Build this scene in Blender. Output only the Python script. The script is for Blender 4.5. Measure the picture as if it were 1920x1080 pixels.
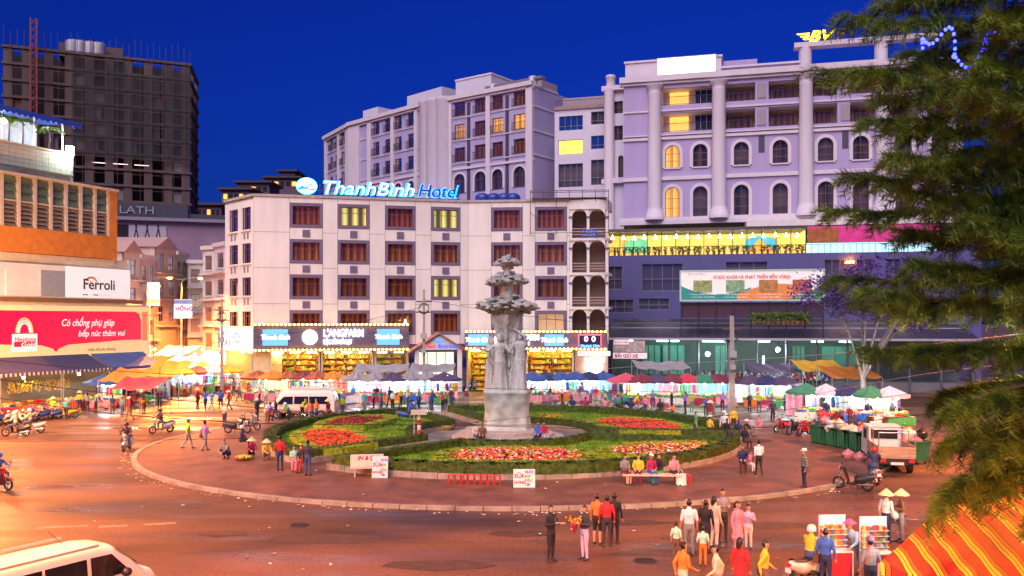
import bpy, bmesh, math, random
import numpy as np
from mathutils import Vector, Matrix, Euler
R = math.radians
random.seed(7)
for o in list(bpy.data.objects): bpy.data.objects.remove(o)
scene = bpy.context.scene
col = scene.collection
# ---------------------------------------------------------------- camera, sky, sun, exposure
FPX, EYE, HZ = 1650.0, 7.5, 600.0           # focal length in photo pixels, eye height, horizon row
cam = bpy.data.cameras.new('camera'); camo = bpy.data.objects.new('camera', cam); col.objects.link(camo)
cam.sensor_width = 36; cam.lens = 36*FPX/1920; cam.shift_y = 60/1920
cam.clip_start = .2; cam.clip_end = 3000
camo.location = (0, 0, EYE); camo.rotation_euler = (R(90), 0, 0)
scene.camera = camo
world = bpy.data.worlds.new('World'); scene.world = world; world.use_nodes = True
nt = world.node_tree; nt.nodes.clear()
sky = nt.nodes.new('ShaderNodeTexSky'); sky.sky_type = 'NISHITA'; sky.sun_disc = False
sky.sun_elevation = R(3); sky.sun_rotation = R(200); sky.altitude = 1500; sky.air_density = 1.3; sky.dust_density = 1.4; sky.ozone_density = 3.0
tint = nt.nodes.new('ShaderNodeMix'); tint.data_type = 'RGBA'; tint.blend_type = 'MULTIPLY'; tint.inputs[0].default_value = 1
tint.inputs[7].default_value = (.028, .115, .95, 1)
bg = nt.nodes.new('ShaderNodeBackground'); bg.inputs[1].default_value = .105
out = nt.nodes.new('ShaderNodeOutputWorld')
nt.links.new(sky.outputs[0], tint.inputs[6]); nt.links.new(tint.outputs[2], bg.inputs[0]); nt.links.new(bg.outputs[0], out.inputs[0])
sun = bpy.data.lights.new('afterglow', 'SUN'); sun.energy = 2.0; sun.angle = R(55); sun.color = (1.0, .86, .9)
suno = bpy.data.objects.new('afterglow', sun); col.objects.link(suno)
suno.rotation_euler = (R(40), 0, R(-18)); suno.location = (0, -20, 60)
scene.view_settings.view_transform = 'Standard'; scene.view_settings.look = 'None'
scene.view_settings.gamma = 1; scene.view_settings.exposure = .92; scene.view_settings.use_curve_mapping = False
cy = scene.cycles
cy.use_denoising = True; cy.max_bounces = 5; cy.diffuse_bounces = 2; cy.glossy_bounces = 2; cy.transmission_bounces = 3
cy.transparent_max_bounces = 10; cy.caustics_reflective = False; cy.caustics_refractive = False; cy.sample_clamp_indirect = 4

# ---------------------------------------------------------------- measuring: a photo row/column plus a real depth gives a place
def at(px, py, Y): return Vector(((px-960)/FPX*Y, Y, EYE-(py-HZ)/FPX*Y))
def gd(px, py, z=0.):
    Y = FPX*(EYE-z)/(py-HZ); return Vector(((px-960)/FPX*Y, Y, z))
def V(*a): return Vector(a)

# ---------------------------------------------------------------- materials
MATS = {}
def M(name, c=(.5, .5, .5), rough=.6, metal=0., var=.14, scale=3., bump=0., bscale=40., emit=None, es=0., streak=False):
    if name in MATS: return MATS[name]
    m = bpy.data.materials.new(name); m.use_nodes = True; n = m.node_tree.nodes; L = m.node_tree.links
    b = n['Principled BSDF']; b.inputs['Roughness'].default_value = rough; b.inputs['Metallic'].default_value = metal
    tc = n.new('ShaderNodeTexCoord')
    if var > 0:
        mp = n.new('ShaderNodeMapping'); mp.inputs['Scale'].default_value = (1, 1, .22 if streak else 1)
        nz = n.new('ShaderNodeTexNoise'); nz.inputs['Scale'].default_value = scale; nz.inputs['Detail'].default_value = 5
        mx = n.new('ShaderNodeMix'); mx.data_type = 'RGBA'
        mx.inputs[6].default_value = (*[max(0, x*(1-var*1.6)) for x in c], 1); mx.inputs[7].default_value = (*[min(1, x*(1+var*1.6)) for x in c], 1)
        L.new(tc.outputs['Object'], mp.inputs[0]); L.new(mp.outputs[0], nz.inputs[0]); L.new(nz.outputs[0], mx.inputs[0]); L.new(mx.outputs[2], b.inputs['Base Color'])
    else: b.inputs['Base Color'].default_value = (*c, 1)
    if bump:
        n2 = n.new('ShaderNodeTexNoise'); n2.inputs['Scale'].default_value = bscale; n2.inputs['Detail'].default_value = 4
        bp = n.new('ShaderNodeBump'); bp.inputs['Strength'].default_value = bump; bp.inputs['Distance'].default_value = .05
        L.new(tc.outputs['Object'], n2.inputs[0]); L.new(n2.outputs[0], bp.inputs['Height']); L.new(bp.outputs[0], b.inputs['Normal'])
    if emit:
        b.inputs['Emission Color'].default_value = (*emit, 1); b.inputs['Emission Strength'].default_value = es
    MATS[name] = m; return m
def E(name, c, s):                       # something that gives off light
    return M(name, tuple(x*.5 for x in c), .5, var=0, emit=c, es=s)
def foliage(name, c, c2, scale=6., trans=.25):
    if name in MATS: return MATS[name]
    m = bpy.data.materials.new(name); m.use_nodes = True; n = m.node_tree.nodes; L = m.node_tree.links
    b = n['Principled BSDF']; b.inputs['Roughness'].default_value = .55
    tc = n.new('ShaderNodeTexCoord'); nz = n.new('ShaderNodeTexNoise'); nz.inputs['Scale'].default_value = scale; nz.inputs['Detail'].default_value = 3
    rp = n.new('ShaderNodeValToRGB'); rp.color_ramp.elements[0].position = .35; rp.color_ramp.elements[1].position = .68
    rp.color_ramp.elements[0].color = (*c, 1); rp.color_ramp.elements[1].color = (*c2, 1)
    tr = n.new('ShaderNodeBsdfTranslucent'); mx = n.new('ShaderNodeMixShader'); mx.inputs[0].default_value = trans
    L.new(tc.outputs['Object'], nz.inputs[0]); L.new(nz.outputs[0], rp.inputs[0]); L.new(rp.outputs[0], b.inputs['Base Color']); L.new(rp.outputs[0], tr.inputs[0])
    L.new(b.outputs[0], mx.inputs[1]); L.new(tr.outputs[0], mx.inputs[2]); L.new(mx.outputs[0], n['Material Output'].inputs[0])
    MATS[name] = m; return m
def glass(name, tint=(.75, .78, .85), refl=.18):
    if name in MATS: return MATS[name]
    m = bpy.data.materials.new(name); m.use_nodes = True; n = m.node_tree.nodes; L = m.node_tree.links; n.clear()
    o = n.new('ShaderNodeOutputMaterial'); t = n.new('ShaderNodeBsdfTransparent'); t.inputs[0].default_value = (*tint, 1)
    g = n.new('ShaderNodeBsdfGlossy'); g.inputs['Roughness'].default_value = .03; f = n.new('ShaderNodeFresnel'); f.inputs[0].default_value = 1.5
    a = n.new('ShaderNodeMath'); a.operation = 'ADD'; a.inputs[1].default_value = refl; a.use_clamp = True
    x = n.new('ShaderNodeMixShader')
    L.new(f.outputs[0], a.inputs[0]); L.new(a.outputs[0], x.inputs[0]); L.new(t.outputs[0], x.inputs[1]); L.new(g.outputs[0], x.inputs[2]); L.new(x.outputs[0], o.inputs[0])
    MATS[name] = m; return m
def striped(name, cols, axis=0, period=.5, rough=.7, emit=0., vary=0.):
    """cloth, slat or curtain coloured in bands along one local axis"""
    if name in MATS: return MATS[name]
    m = bpy.data.materials.new(name); m.use_nodes = True; n = m.node_tree.nodes; L = m.node_tree.links
    b = n['Principled BSDF']; b.inputs['Roughness'].default_value = rough
    tc = n.new('ShaderNodeTexCoord'); sp = n.new('ShaderNodeSeparateXYZ'); L.new(tc.outputs['Object'], sp.inputs[0])
    d = n.new('ShaderNodeMath'); d.operation = 'DIVIDE'; d.inputs[1].default_value = period; L.new(sp.outputs[axis], d.inputs[0])
    src = d.outputs[0]
    if vary:
        oi = n.new('ShaderNodeObjectInfo'); ad = n.new('ShaderNodeMath'); L.new(src, ad.inputs[0]); L.new(oi.outputs['Random'], ad.inputs[1]); src = ad.outputs[0]
    fr = n.new('ShaderNodeMath'); fr.operation = 'FRACT'; L.new(src, fr.inputs[0])
    rp = n.new('ShaderNodeValToRGB'); rp.color_ramp.interpolation = 'CONSTANT' if not vary else 'LINEAR'
    k = len(cols); el = rp.color_ramp.elements
    while len(el) < k: el.new(.5)
    for i, (p, c) in enumerate(cols): el[i].position = p; el[i].color = (*c, 1)
    L.new(fr.outputs[0], rp.inputs[0]); L.new(rp.outputs[0], b.inputs['Base Color'])
    if emit: L.new(rp.outputs[0], b.inputs['Emission Color']); b.inputs['Emission Strength'].default_value = emit
    MATS[name] = m; return m

# ---------------------------------------------------------------- mesh collector
class MB:
    def __init__(s): s.v = []; s.f = []; s.m = []; s.sm = []
    def add(s, vs, fs, mi=0, smooth=False):
        k = len(s.v); s.v += [tuple(p) for p in vs]; s.f += [tuple(i+k for i in f) for f in fs]; s.m += [mi]*len(fs); s.sm += [smooth]*len(fs); return s
    def box(s, a, b, mi=0, skip=''):
        x0, y0, z0 = a; x1, y1, z1 = b
        vs = [(x0,y0,z0),(x1,y0,z0),(x1,y1,z0),(x0,y1,z0),(x0,y0,z1),(x1,y0,z1),(x1,y1,z1),(x0,y1,z1)]
        return s.add(vs, [(0,3,2,1),(4,5,6,7),(0,1,5,4),(1,2,6,5),(2,3,7,6),(3,0,4,7)], mi)
    def cbox(s, c, d, mi=0): return s.box([c[i]-d[i]/2 for i in range(3)], [c[i]+d[i]/2 for i in range(3)], mi)
    def tube(s, p0, p1, r0, r1=None, n=8, mi=0, caps=True, smooth=True):
        p0, p1 = Vector(p0), Vector(p1); r1 = r0 if r1 is None else r1; d = (p1-p0)
        if d.length < 1e-6: return s
        d.normalize(); a = d.orthogonal().normalized(); b = d.cross(a)
        vs = []
        for p, r in ((p0, r0), (p1, r1)):
            vs += [p+(a*math.cos(t)+b*math.sin(t))*r for t in (2*math.pi*i/n for i in range(n))]
        s.add(vs, [(i, (i+1) % n, n+(i+1) % n, n+i) for i in range(n)], mi, smooth)
        if caps: s.add(vs, [tuple(range(n-1, -1, -1)), tuple(range(n, 2*n))], mi)
        return s
    def path(s, pts, r, n=6, mi=0):
        pts = [Vector(p) for p in pts]
        rs = r if isinstance(r, (list, tuple)) else [r]*len(pts)
        vs = []; a = None
        for i, p in enumerate(pts):
            d = (pts[min(i+1, len(pts)-1)]-pts[max(i-1, 0)]).normalized()
            a = d.orthogonal().normalized() if a is None else (a-d*a.dot(d)).normalized()
            b = d.cross(a)
            vs += [p+(a*math.cos(t)+b*math.sin(t))*rs[i] for t in (2*math.pi*j/n for j in range(n))]
        fs = [(i*n+j, i*n+(j+1) % n, (i+1)*n+(j+1) % n, (i+1)*n+j) for i in range(len(pts)-1) for j in range(n)]
        s.add(vs, fs, mi, True); k = (len(pts)-1)*n
        return s.add(vs, [tuple(range(n-1, -1, -1)), tuple(range(k, k+n))], mi)
    def lathe(s, prof, c=(0,0,0), n=16, mi=0, smooth=True, sx=1., sy=1.):
        vs = [(c[0]+r*sx*math.cos(2*math.pi*j/n), c[1]+r*sy*math.sin(2*math.pi*j/n), c[2]+z) for r, z in prof for j in range(n)]
        fs = [(i*n+j, i*n+(j+1) % n, (i+1)*n+(j+1) % n, (i+1)*n+j) for i in range(len(prof)-1) for j in range(n)]
        s.add(vs, fs, mi, smooth); k = (len(prof)-1)*n
        return s.add(vs, [tuple(range(n-1, -1, -1)), tuple(range(k, k+n))], mi)
    def ball(s, c, r, n=10, m=6, mi=0, rz=None):
        rz = r if rz is None else rz
        return s.lathe([(max(1e-4, r*math.sin(math.pi*i/m)), -rz*math.cos(math.pi*i/m)) for i in range(m+1)], c, n, mi)
    def prism(s, pts, z0, z1, mi=0):
        n = len(pts); vs = [(p[0], p[1], z0) for p in pts]+[(p[0], p[1], z1) for p in pts]
        return s.add(vs, [tuple(range(n-1, -1, -1)), tuple(range(n, 2*n))]+[(i, (i+1) % n, n+(i+1) % n, n+i) for i in range(n)], mi)
    def slab(s, pts, y0, y1, mi=0):                      # outline in x,z given thickness along y
        n = len(pts); vs = [(p[0], y0, p[1]) for p in pts]+[(p[0], y1, p[1]) for p in pts]
        return s.add(vs, [tuple(range(n)), tuple(range(2*n-1, n-1, -1))]+[(i, n+i, n+(i+1) % n, (i+1) % n) for i in range(n)], mi)
    def ring(s, o, i, y0, y1, mi=0):                     # frame between two outlines in x,z
        n = len(o); vs = [(p[0], y, p[1]) for y in (y0, y1) for q in (o, i) for p in q]
        fs = []
        for k in range(n):
            j = (k+1) % n
            fs += [(k, j, n+j, n+k), (2*n+k, 3*n+k, 3*n+j, 2*n+j), (k, 2*n+k, 2*n+j, j), (n+k, n+j, 3*n+j, 3*n+k)]
        return s.add(vs, fs, mi)
    def grid(s, fn, nu, nv, mi=0, smooth=True):
        vs = [fn(i/nu, j/nv) for i in range(nu+1) for j in range(nv+1)]
        return s.add(vs, [(i*(nv+1)+j, (i+1)*(nv+1)+j, (i+1)*(nv+1)+j+1, i*(nv+1)+j+1) for i in range(nu) for j in range(nv)], mi, smooth)
    def mesh(s, name, mats):
        me = bpy.data.meshes.new(name); me.from_pydata(s.v, [], s.f)
        for m in (mats if isinstance(mats, (list, tuple)) else [mats]): me.materials.append(m)
        me.polygons.foreach_set('material_index', s.m); me.polygons.foreach_set('use_smooth', s.sm); me.update(); return me
    def build(s, name, mats, parent=None, loc=(0,0,0), rz=0.): return put(s.mesh(name, mats), name, parent, loc, rz)
def put(me, name, parent=None, loc=(0,0,0), rz=0.):
    o = bpy.data.objects.new(name, me); col.objects.link(o); o.location = loc; o.rotation_euler = (0, 0, rz)
    if parent: o.parent = parent
    return o
REG = []
def tag(o, label, cat, group=None):
    o['label'] = label; o['category'] = cat; REG.append(o)
    if group: o['group'] = group
    return o
def thing(name, label, cat, group=None, loc=(0,0,0), rz=0.):
    o = bpy.data.objects.new(name, None); col.objects.link(o); o.location = loc; o.rotation_euler = (0, 0, rz); o.empty_display_size = .2
    return tag(o, label, cat, group)
def struct(o, label=None):
    o['kind'] = 'structure'
    if label: o['label'] = label
    return o
def stuff(o, label=None, cat=None):
    o['kind'] = 'stuff'
    if label: o['label'] = label
    if cat: o['category'] = cat
    return o
def copy_tree(o, loc=None, rz=None, label=None, parent=None, sc=None, mats=None, group=None):
    """copies a thing with its parts and sub-parts; mats maps a part's plain name to another material"""
    c = o.copy(); col.objects.link(c)
    if parent is not None: c.parent = parent
    if loc is not None: c.location = loc
    if rz is not None: c.rotation_euler = (0, 0, rz)
    if sc is not None: c.scale = sc if isinstance(sc, tuple) else (sc, sc, sc)
    if label: c['label'] = label
    if group: c['group'] = group
    if 'category' in c.keys(): REG.append(c)
    if mats and c.type == 'MESH':
        k = c.name.split('.')[0]
        if k in mats:
            mm = mats[k]; mm = mm if isinstance(mm, (list, tuple)) else [mm]
            for i, m in enumerate(mm):
                if m: c.material_slots[i].link = 'OBJECT'; c.material_slots[i].material = m
    for ch in TREE.get(o.name, ()): copy_tree(bpy.data.objects[ch], parent=c, mats=mats)
    return c
TREE = {}
def proto(o):
    """remembers the children of a model once, so copying it needs no search"""
    def rec(x):
        ch = [c for c in bpy.data.objects if c.parent == x]; TREE[x.name] = [c.name for c in ch]
        for c in ch: rec(c)
    rec(o); return o
def drop(o):
    for ch in TREE.get(o.name, []): drop(bpy.data.objects[ch])
    if o in REG: REG.remove(o)
    bpy.data.objects.remove(o)
# ---------------------------------------------------------------- facades
class Fac:
    """a vertical plane from A to B (left to right); u runs along it, z up, y inward"""
    def __init__(s, pa, Ya, pb, Yb, root=None):
        s.A = V((pa-960)/FPX*Ya, Ya); s.B = V((pb-960)/FPX*Yb, Yb); s.L = (s.B-s.A).length; s.d = (s.B-s.A)/s.L
        s.ang = math.atan2(s.d.y, s.d.x); s.root = root; s.off = V(root.location.x, root.location.y) if root else V(0, 0)
    def u(s, px):
        k = (px-960)/FPX; return (k*s.A.y-s.A.x)/(s.d.x-k*s.d.y)
    def Y(s, u): return s.A.y+u*s.d.y
    def z(s, px, py): return EYE-(py-HZ)/FPX*s.Y(s.u(px))
    def P(s, u, y=0., z=0.):
        q = s.A+s.d*u+V(-s.d.y, s.d.x)*y; return V(q.x, q.y, z)
    def put(s, me, name, u=0., z=0., y=0., parent=None):
        p = s.P(u, y, z)
        if parent is None or parent == s.root:
            return put(me, name, s.root, (p.x-s.off.x, p.y-s.off.y, z), s.ang)
        return put(me, name, parent, (0, 0, 0), 0.)
    def build(s, mb, name, mats, u=0., z=0., y=0.): return s.put(mb.mesh(name, mats), name, u, z, y)
def arc(w, h, n=10, x0=0., z0=0., inset=0.):
    """outline of an arched opening, from bottom left over the top to bottom right"""
    r = w/2-inset; zs = z0+h-w/2
    return [(x0+inset, z0+inset)]+[(x0+w/2-r*math.cos(math.pi*i/n), zs+r*math.sin(math.pi*i/n)) for i in range(n+1)]+[(x0+w-inset, z0+inset)]
def rect(w, h, x0=0., z0=0., i=0.): return [(x0+i, z0+i), (x0+i, z0+h-i), (x0+w-i, z0+h-i), (x0+w-i, z0+i)]
def wall(mb, u0, u1, z0, z1, holes=(), rev=.25, mi=0, y=0.):
    us = sorted({u0, u1, *[h[0] for h in holes], *[h[1] for h in holes]}); zs = sorted({z0, z1, *[h[2] for h in holes], *[h[3] for h in holes]})
    us = [x for x in us if u0-1e-6 <= x <= u1+1e-6]; zs = [x for x in zs if z0-1e-6 <= x <= z1+1e-6]
    for i in range(len(us)-1):
        for j in range(len(zs)-1):
            a, b = (us[i]+us[i+1])/2, (zs[j]+zs[j+1])/2
            if any(h[0] < a < h[1] and h[2] < b < h[3] for h in holes): continue
            mb.add([(us[i], y, zs[j]), (us[i+1], y, zs[j]), (us[i+1], y, zs[j+1]), (us[i], y, zs[j+1])], [(0, 1, 2, 3)], mi)
    for h in holes:
        a, b, c, d = h[:4]
        o = arc(b-a, d-c, 10, a, c) if len(h) > 4 and h[4] else rect(b-a, d-c, a, c)
        if len(h) > 4 and h[4]:
            for p, q in zip(o[1:-2], o[2:-1]): mb.add([(p[0], y, p[1]), (q[0], y, q[1]), (q[0], y, d), (p[0], y, d)], [(0, 1, 2, 3)], mi)
        n = len(o)
        mb.add([(p[0], y, p[1]) for p in o]+[(p[0], y+rev, p[1]) for p in o], [(k, n+k, n+(k+1) % n, (k+1) % n) for k in range(n)], mi)
    return mb
def text(name, s, size, mat, parent, loc, rz=0., extrude=.03, align='LEFT', shear=0., bold=0., tilt=90, spacing=1., mat2=None):
    c = bpy.data.curves.new(name, 'FONT'); c.body = s; c.size = size; c.extrude = extrude; c.align_x = align; c.shear = shear; c.offset = bold; c.space_character = spacing; c.resolution_u = 3
    t = bpy.data.objects.new('tmp', c); me = bpy.data.meshes.new_from_object(t); bpy.data.objects.remove(t); bpy.data.curves.remove(c)
    me.name = name; me.materials.clear(); me.materials.append(mat)
    o = bpy.data.objects.new(name, me); col.objects.link(o)
    o.location = loc; o.rotation_euler = (R(tilt), 0, rz)
    if parent: o.parent = parent
    return o
MESH = {}
def shared(key, fn):
    if key not in MESH: MESH[key] = fn()
    return MESH[key]
# ---------------------------------------------------------------- continuous bodies (people and the stone figures)
def loft(mb, pts, rad, n=10):
    pts = [Vector(p) for p in pts]; rad = [(r, r) if not isinstance(r, tuple) else r for r in rad]
    P = list(pts); Q = list(rad)
    d0 = (pts[0]-pts[1]).normalized(); d1 = (pts[-1]-pts[-2]).normalized()
    r0 = min(rad[0]); r1 = min(rad[-1])
    P = [pts[0]+d0*r0*.95, pts[0]+d0*r0*.6]+P+[pts[-1]+d1*r1*.6, pts[-1]+d1*r1*.95]
    Q = [(rad[0][0]*.25, rad[0][1]*.25), (rad[0][0]*.78, rad[0][1]*.78)]+Q+[(rad[-1][0]*.78, rad[-1][1]*.78), (rad[-1][0]*.25, rad[-1][1]*.25)]
    vs = []
    for i, p in enumerate(P):
        d = (P[min(i+1, len(P)-1)]-P[max(i-1, 0)]).normalized()
        a = Vector((1, 0, 0)); a = a-d*a.dot(d)
        if a.length < .2: a = Vector((0, 1, 0)); a = a-d*a.dot(d)
        a.normalize(); b = d.cross(a)
        vs += [p+a*math.cos(t)*Q[i][0]+b*math.sin(t)*Q[i][1] for t in (2*math.pi*j/n for j in range(n))]
    k = len(P)
    mb.add(vs, [(i*n+j, i*n+(j+1) % n, (i+1)*n+(j+1) % n, (i+1)*n+j) for i in range(k-1) for j in range(n)]+[tuple(range(n-1, -1, -1)), tuple(range((k-1)*n, k*n))])
def fuse(name, segs, mats, voxel=.012, smooth=4, disp=0., dscale=1., relabel=None):
    """joins tapered limbs into ONE continuous skin; each face takes the material of the limb it lies on"""
    mb = MB()
    for s in segs: loft(mb, s[0], s[1], s[3] if len(s) > 3 else 10)
    tmp = put(mb.mesh('tmp', mats[0]), 'tmp')
    m = tmp.modifiers.new('r', 'REMESH'); m.mode = 'VOXEL'; m.voxel_size = voxel; m.use_smooth_shade = True
    if smooth: sm = tmp.modifiers.new('s', 'SMOOTH'); sm.iterations = smooth; sm.factor = .5
    if disp:
        tx = bpy.data.textures.new('n', 'CLOUDS'); tx.noise_scale = dscale; tx.noise_depth = 3
        dm = tmp.modifiers.new('d', 'DISPLACE'); dm.texture = tx; dm.strength = disp; dm.mid_level = .5
    dg = bpy.context.evaluated_depsgraph_get(); me = bpy.data.meshes.new_from_object(tmp.evaluated_get(dg)); me.name = name
    old = tmp.data; bpy.data.objects.remove(tmp); bpy.data.meshes.remove(old)
    me.materials.clear()
    for x in mats: me.materials.append(x)
    nf = len(me.polygons)
    if len(mats) > 1:
        co = np.empty(nf*3); me.polygons.foreach_get('center', co); co = co.reshape(-1, 3); best = np.full(nf, 1e9); lab = np.zeros(nf, int)
        for s in segs:
            for i in range(len(s[0])-1):
                a, b = np.array(s[0][i]), np.array(s[0][i+1]); ra, rb = [max(x) if isinstance(x, tuple) else x for x in (s[1][i], s[1][i+1])]
                ab = b-a; t = np.clip(((co-a)@ab)/max(ab@ab, 1e-9), 0, 1); d = np.linalg.norm(co-a-t[:, None]*ab, axis=1)-(ra+(rb-ra)*t)
                k = d < best; best[k] = d[k]; lab[k] = s[2]
        if relabel: lab = relabel(co, lab)
        me.polygons.foreach_set('material_index', lab.astype(np.int32))
    me.polygons.foreach_set('use_smooth', np.ones(nf, bool)); me.update(); return me

# ---------------------------------------------------------------- ground
def asphalt():
    m = bpy.data.materials.new('asphalt'); m.use_nodes = True; n = m.node_tree.nodes; L = m.node_tree.links; b = n['Principled BSDF']
    tc = n.new('ShaderNodeTexCoord')
    def nz(s, d=6, st=(1, 1, 1)):
        mp = n.new('ShaderNodeMapping'); mp.inputs['Scale'].default_value = st; x = n.new('ShaderNodeTexNoise'); x.inputs['Scale'].default_value = s; x.inputs['Detail'].default_value = d
        L.new(tc.outputs['Object'], mp.inputs[0]); L.new(mp.outputs[0], x.inputs[0]); return x
    a, g, w = nz(.16, 6, (.6, 1.6, 1)), nz(9., 4), nz(.3, 4, (.35, 1.4, 1))
    r1 = n.new('ShaderNodeValToRGB'); e = r1.color_ramp.elements; e[0].position = .33; e[0].color = (.05, .026, .016, 1); e[1].position = .64; e[1].color = (.2, .09, .045, 1)
    r2 = n.new('ShaderNodeValToRGB'); e = r2.color_ramp.elements; e[0].position = .35; e[0].color = (.6, .6, .6, 1); e[1].position = .7; e[1].color = (1.25, 1.25, 1.25, 1)
    mx = n.new('ShaderNodeMix'); mx.data_type = 'RGBA'; mx.blend_type = 'MULTIPLY'; mx.inputs[0].default_value = 1
    L.new(a.outputs[0], r1.inputs[0]); L.new(g.outputs[0], r2.inputs[0]); L.new(r1.outputs[0], mx.inputs[6]); L.new(r2.outputs[0], mx.inputs[7]); L.new(mx.outputs[2], b.inputs['Base Color'])
    mr = n.new('ShaderNodeMapRange'); mr.inputs[1].default_value = .35; mr.inputs[2].default_value = .62; mr.inputs[3].default_value = .24; mr.inputs[4].default_value = .76
    b.inputs['Specular IOR Level'].default_value = .45
    L.new(w.outputs[0], mr.inputs[0]); L.new(mr.outputs[0], b.inputs['Roughness'])
    bp = n.new('ShaderNodeBump'); bp.inputs['Strength'].default_value = .5; bp.inputs['Distance'].default_value = .02; L.new(g.outputs[0], bp.inputs['Height']); L.new(bp.outputs[0], b.inputs['Normal'])
    return m
def paving(name, c1, c2, cm, sx, sy):
    m = bpy.data.materials.new(name); m.use_nodes = True; n = m.node_tree.nodes; L = m.node_tree.links; b = n['Principled BSDF']; b.inputs['Roughness'].default_value = .55
    tc = n.new('ShaderNodeTexCoord'); br = n.new('ShaderNodeTexBrick'); br.inputs['Scale'].default_value = 1; br.inputs['Brick Width'].default_value = sx; br.inputs['Row Height'].default_value = sy
    br.inputs['Mortar Size'].default_value = .012; br.inputs['Color1'].default_value = (*c1, 1); br.inputs['Color2'].default_value = (*c2, 1); br.inputs['Mortar'].default_value = (*cm, 1)
    nz = n.new('ShaderNodeTexNoise'); nz.inputs['Scale'].default_value = .7; nz.inputs['Detail'].default_value = 6; mx = n.new('ShaderNodeMix'); mx.data_type = 'RGBA'; mx.blend_type = 'MULTIPLY'; mx.inputs[0].default_value = .8
    rp = n.new('ShaderNodeValToRGB'); rp.color_ramp.elements[0].color = (.45, .43, .42, 1); rp.color_ramp.elements[0].position = .3; rp.color_ramp.elements[1].color = (1.25, 1.2, 1.15, 1); rp.color_ramp.elements[1].position = .7
    L.new(tc.outputs['Object'], br.inputs[0]); L.new(tc.outputs['Object'], nz.inputs[0]); L.new(nz.outputs[0], rp.inputs[0]); L.new(br.outputs[0], mx.inputs[6]); L.new(rp.outputs[0], mx.inputs[7]); L.new(mx.outputs[2], b.inputs['Base Color'])
    bp = n.new('ShaderNodeBump'); bp.inputs['Strength'].default_value = .4; bp.inputs['Distance'].default_value = .01; L.new(br.outputs[1], bp.inputs['Height']); bp.invert = True; L.new(bp.outputs[0], b.inputs['Normal'])
    return m
g = MB().add([(-900, -300, 0), (900, -300, 0), (900, 1500, 0), (-900, 1500, 0)], [(0, 1, 2, 3)]).build('road', asphalt()); struct(g, 'brown grey asphalt road round the traffic island')
ICX, ICY, IA, IB = 0., 53., 21.5, 18.5
def ell(t, k=0.): return (ICX+(IA+k)*math.cos(t), ICY+(IB+k)*math.sin(t))
m_plaza = paving('plaza_paving', (.22, .095, .058), (.17, .075, .05), (.08, .045, .035), .4, .2)
pl = MB().prism([ell(2*math.pi*i/96, -.28) for i in range(96)], -.05, .13).build('pavement', m_plaza); struct(pl, 'reddish paved island of the roundabout')
m_kerb = M('kerb_stone', (.3, .26, .22), .75, var=.45, scale=1.6, bump=.3)
kr = bpy.data.objects.new('kerb', None); col.objects.link(kr); struct(kr, 'pale stone kerb round the island')
NK = 120
for i in range(NK):
    t0, t1 = 2*math.pi*(i+.015)/NK, 2*math.pi*(i+.985)/NK
    h = .15+random.uniform(-.008, .012)
    MB().prism([ell(t0, -.27), ell(t0, 0), ell((t0+t1)/2, .003), ell(t1, 0), ell(t1, -.27)][::-1], -.05, h).build('kerb_stone', m_kerb, kr)
# dusty worn sheets and worn lane paint lying on the asphalt
m_paint = M('lane_paint', (.3, .22, .14), .8, var=.6, scale=4.)
rm = bpy.data.objects.new('road_marking', None); col.objects.link(rm); struct(rm, 'worn pale lane paint in the foreground')
for (a, b, w) in (((70, 990), (165, 986), .16), ((185, 988), (240, 986), .16), ((270, 984), (330, 981), .14)):
    p, q = gd(*a), gd(*b); d = (q-p).normalized(); s = V(-d.y, d.x, 0)*w
    MB().add([p-s+V(0,0,.006), q-s+V(0,0,.006), q+s+V(0,0,.006), p+s+V(0,0,.006)], [(0, 1, 2, 3)]).build('stripe', m_paint, rm)
# mended patches and iron covers in the asphalt
pr_ = random.Random(14)
m_patch = M('patch_tar', (.075, .04, .026), .65, var=.5, scale=2.5, bump=.4, bscale=30.)
for i, (px, py, rx, ry) in enumerate(((330, 950, 1.6, .7), (620, 1010, 2.2, .8), (980, 1000, 1.3, .6), (1180, 980, 1.8, .5), (150, 900, 2.4, .8), (820, 1060, 1.9, .6), (1460, 985, 1.6, .6), (1400, 830, 1.5, 1.2), (420, 1000, .9, .5))):
    p = gd(px, py); q = [(p.x+rx*math.cos(a)*pr_.uniform(.75, 1.15), p.y+ry*math.sin(a)*pr_.uniform(.75, 1.15), .004+.0007*i) for a in [k*2*math.pi/11 for k in range(11)]]
    if ((p.x-ICX)/IA)**2+((p.y-ICY)/IB)**2 < 1.05: q = [(x, y, .137+.0007*i) for x, y, z in q]
    MB().add(q, [tuple(range(11))]).build('road_patch', m_patch, rm)
for i, (px, py) in enumerate(((560, 985), (1210, 1052))):
    p = gd(px, py); t = thing('manhole_cover', 'round iron manhole cover in the %s road' % ('middle of the front', 'right front')[i], 'manhole cover', 'manhole covers', (p.x, p.y, .002)); iron = M('cast_iron', (.05, .04, .038), .5, .4)
    MB().lathe([(.38, 0), (.38, .012), (.34, .016), (.01, .016)], n=28).build('plate', iron, t); m = MB()
    for k in range(-3, 4): m.box((-.28, k*.08-.012, .016), (.28, k*.08+.012, .024))
    m.build('ribs', iron, t)
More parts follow.
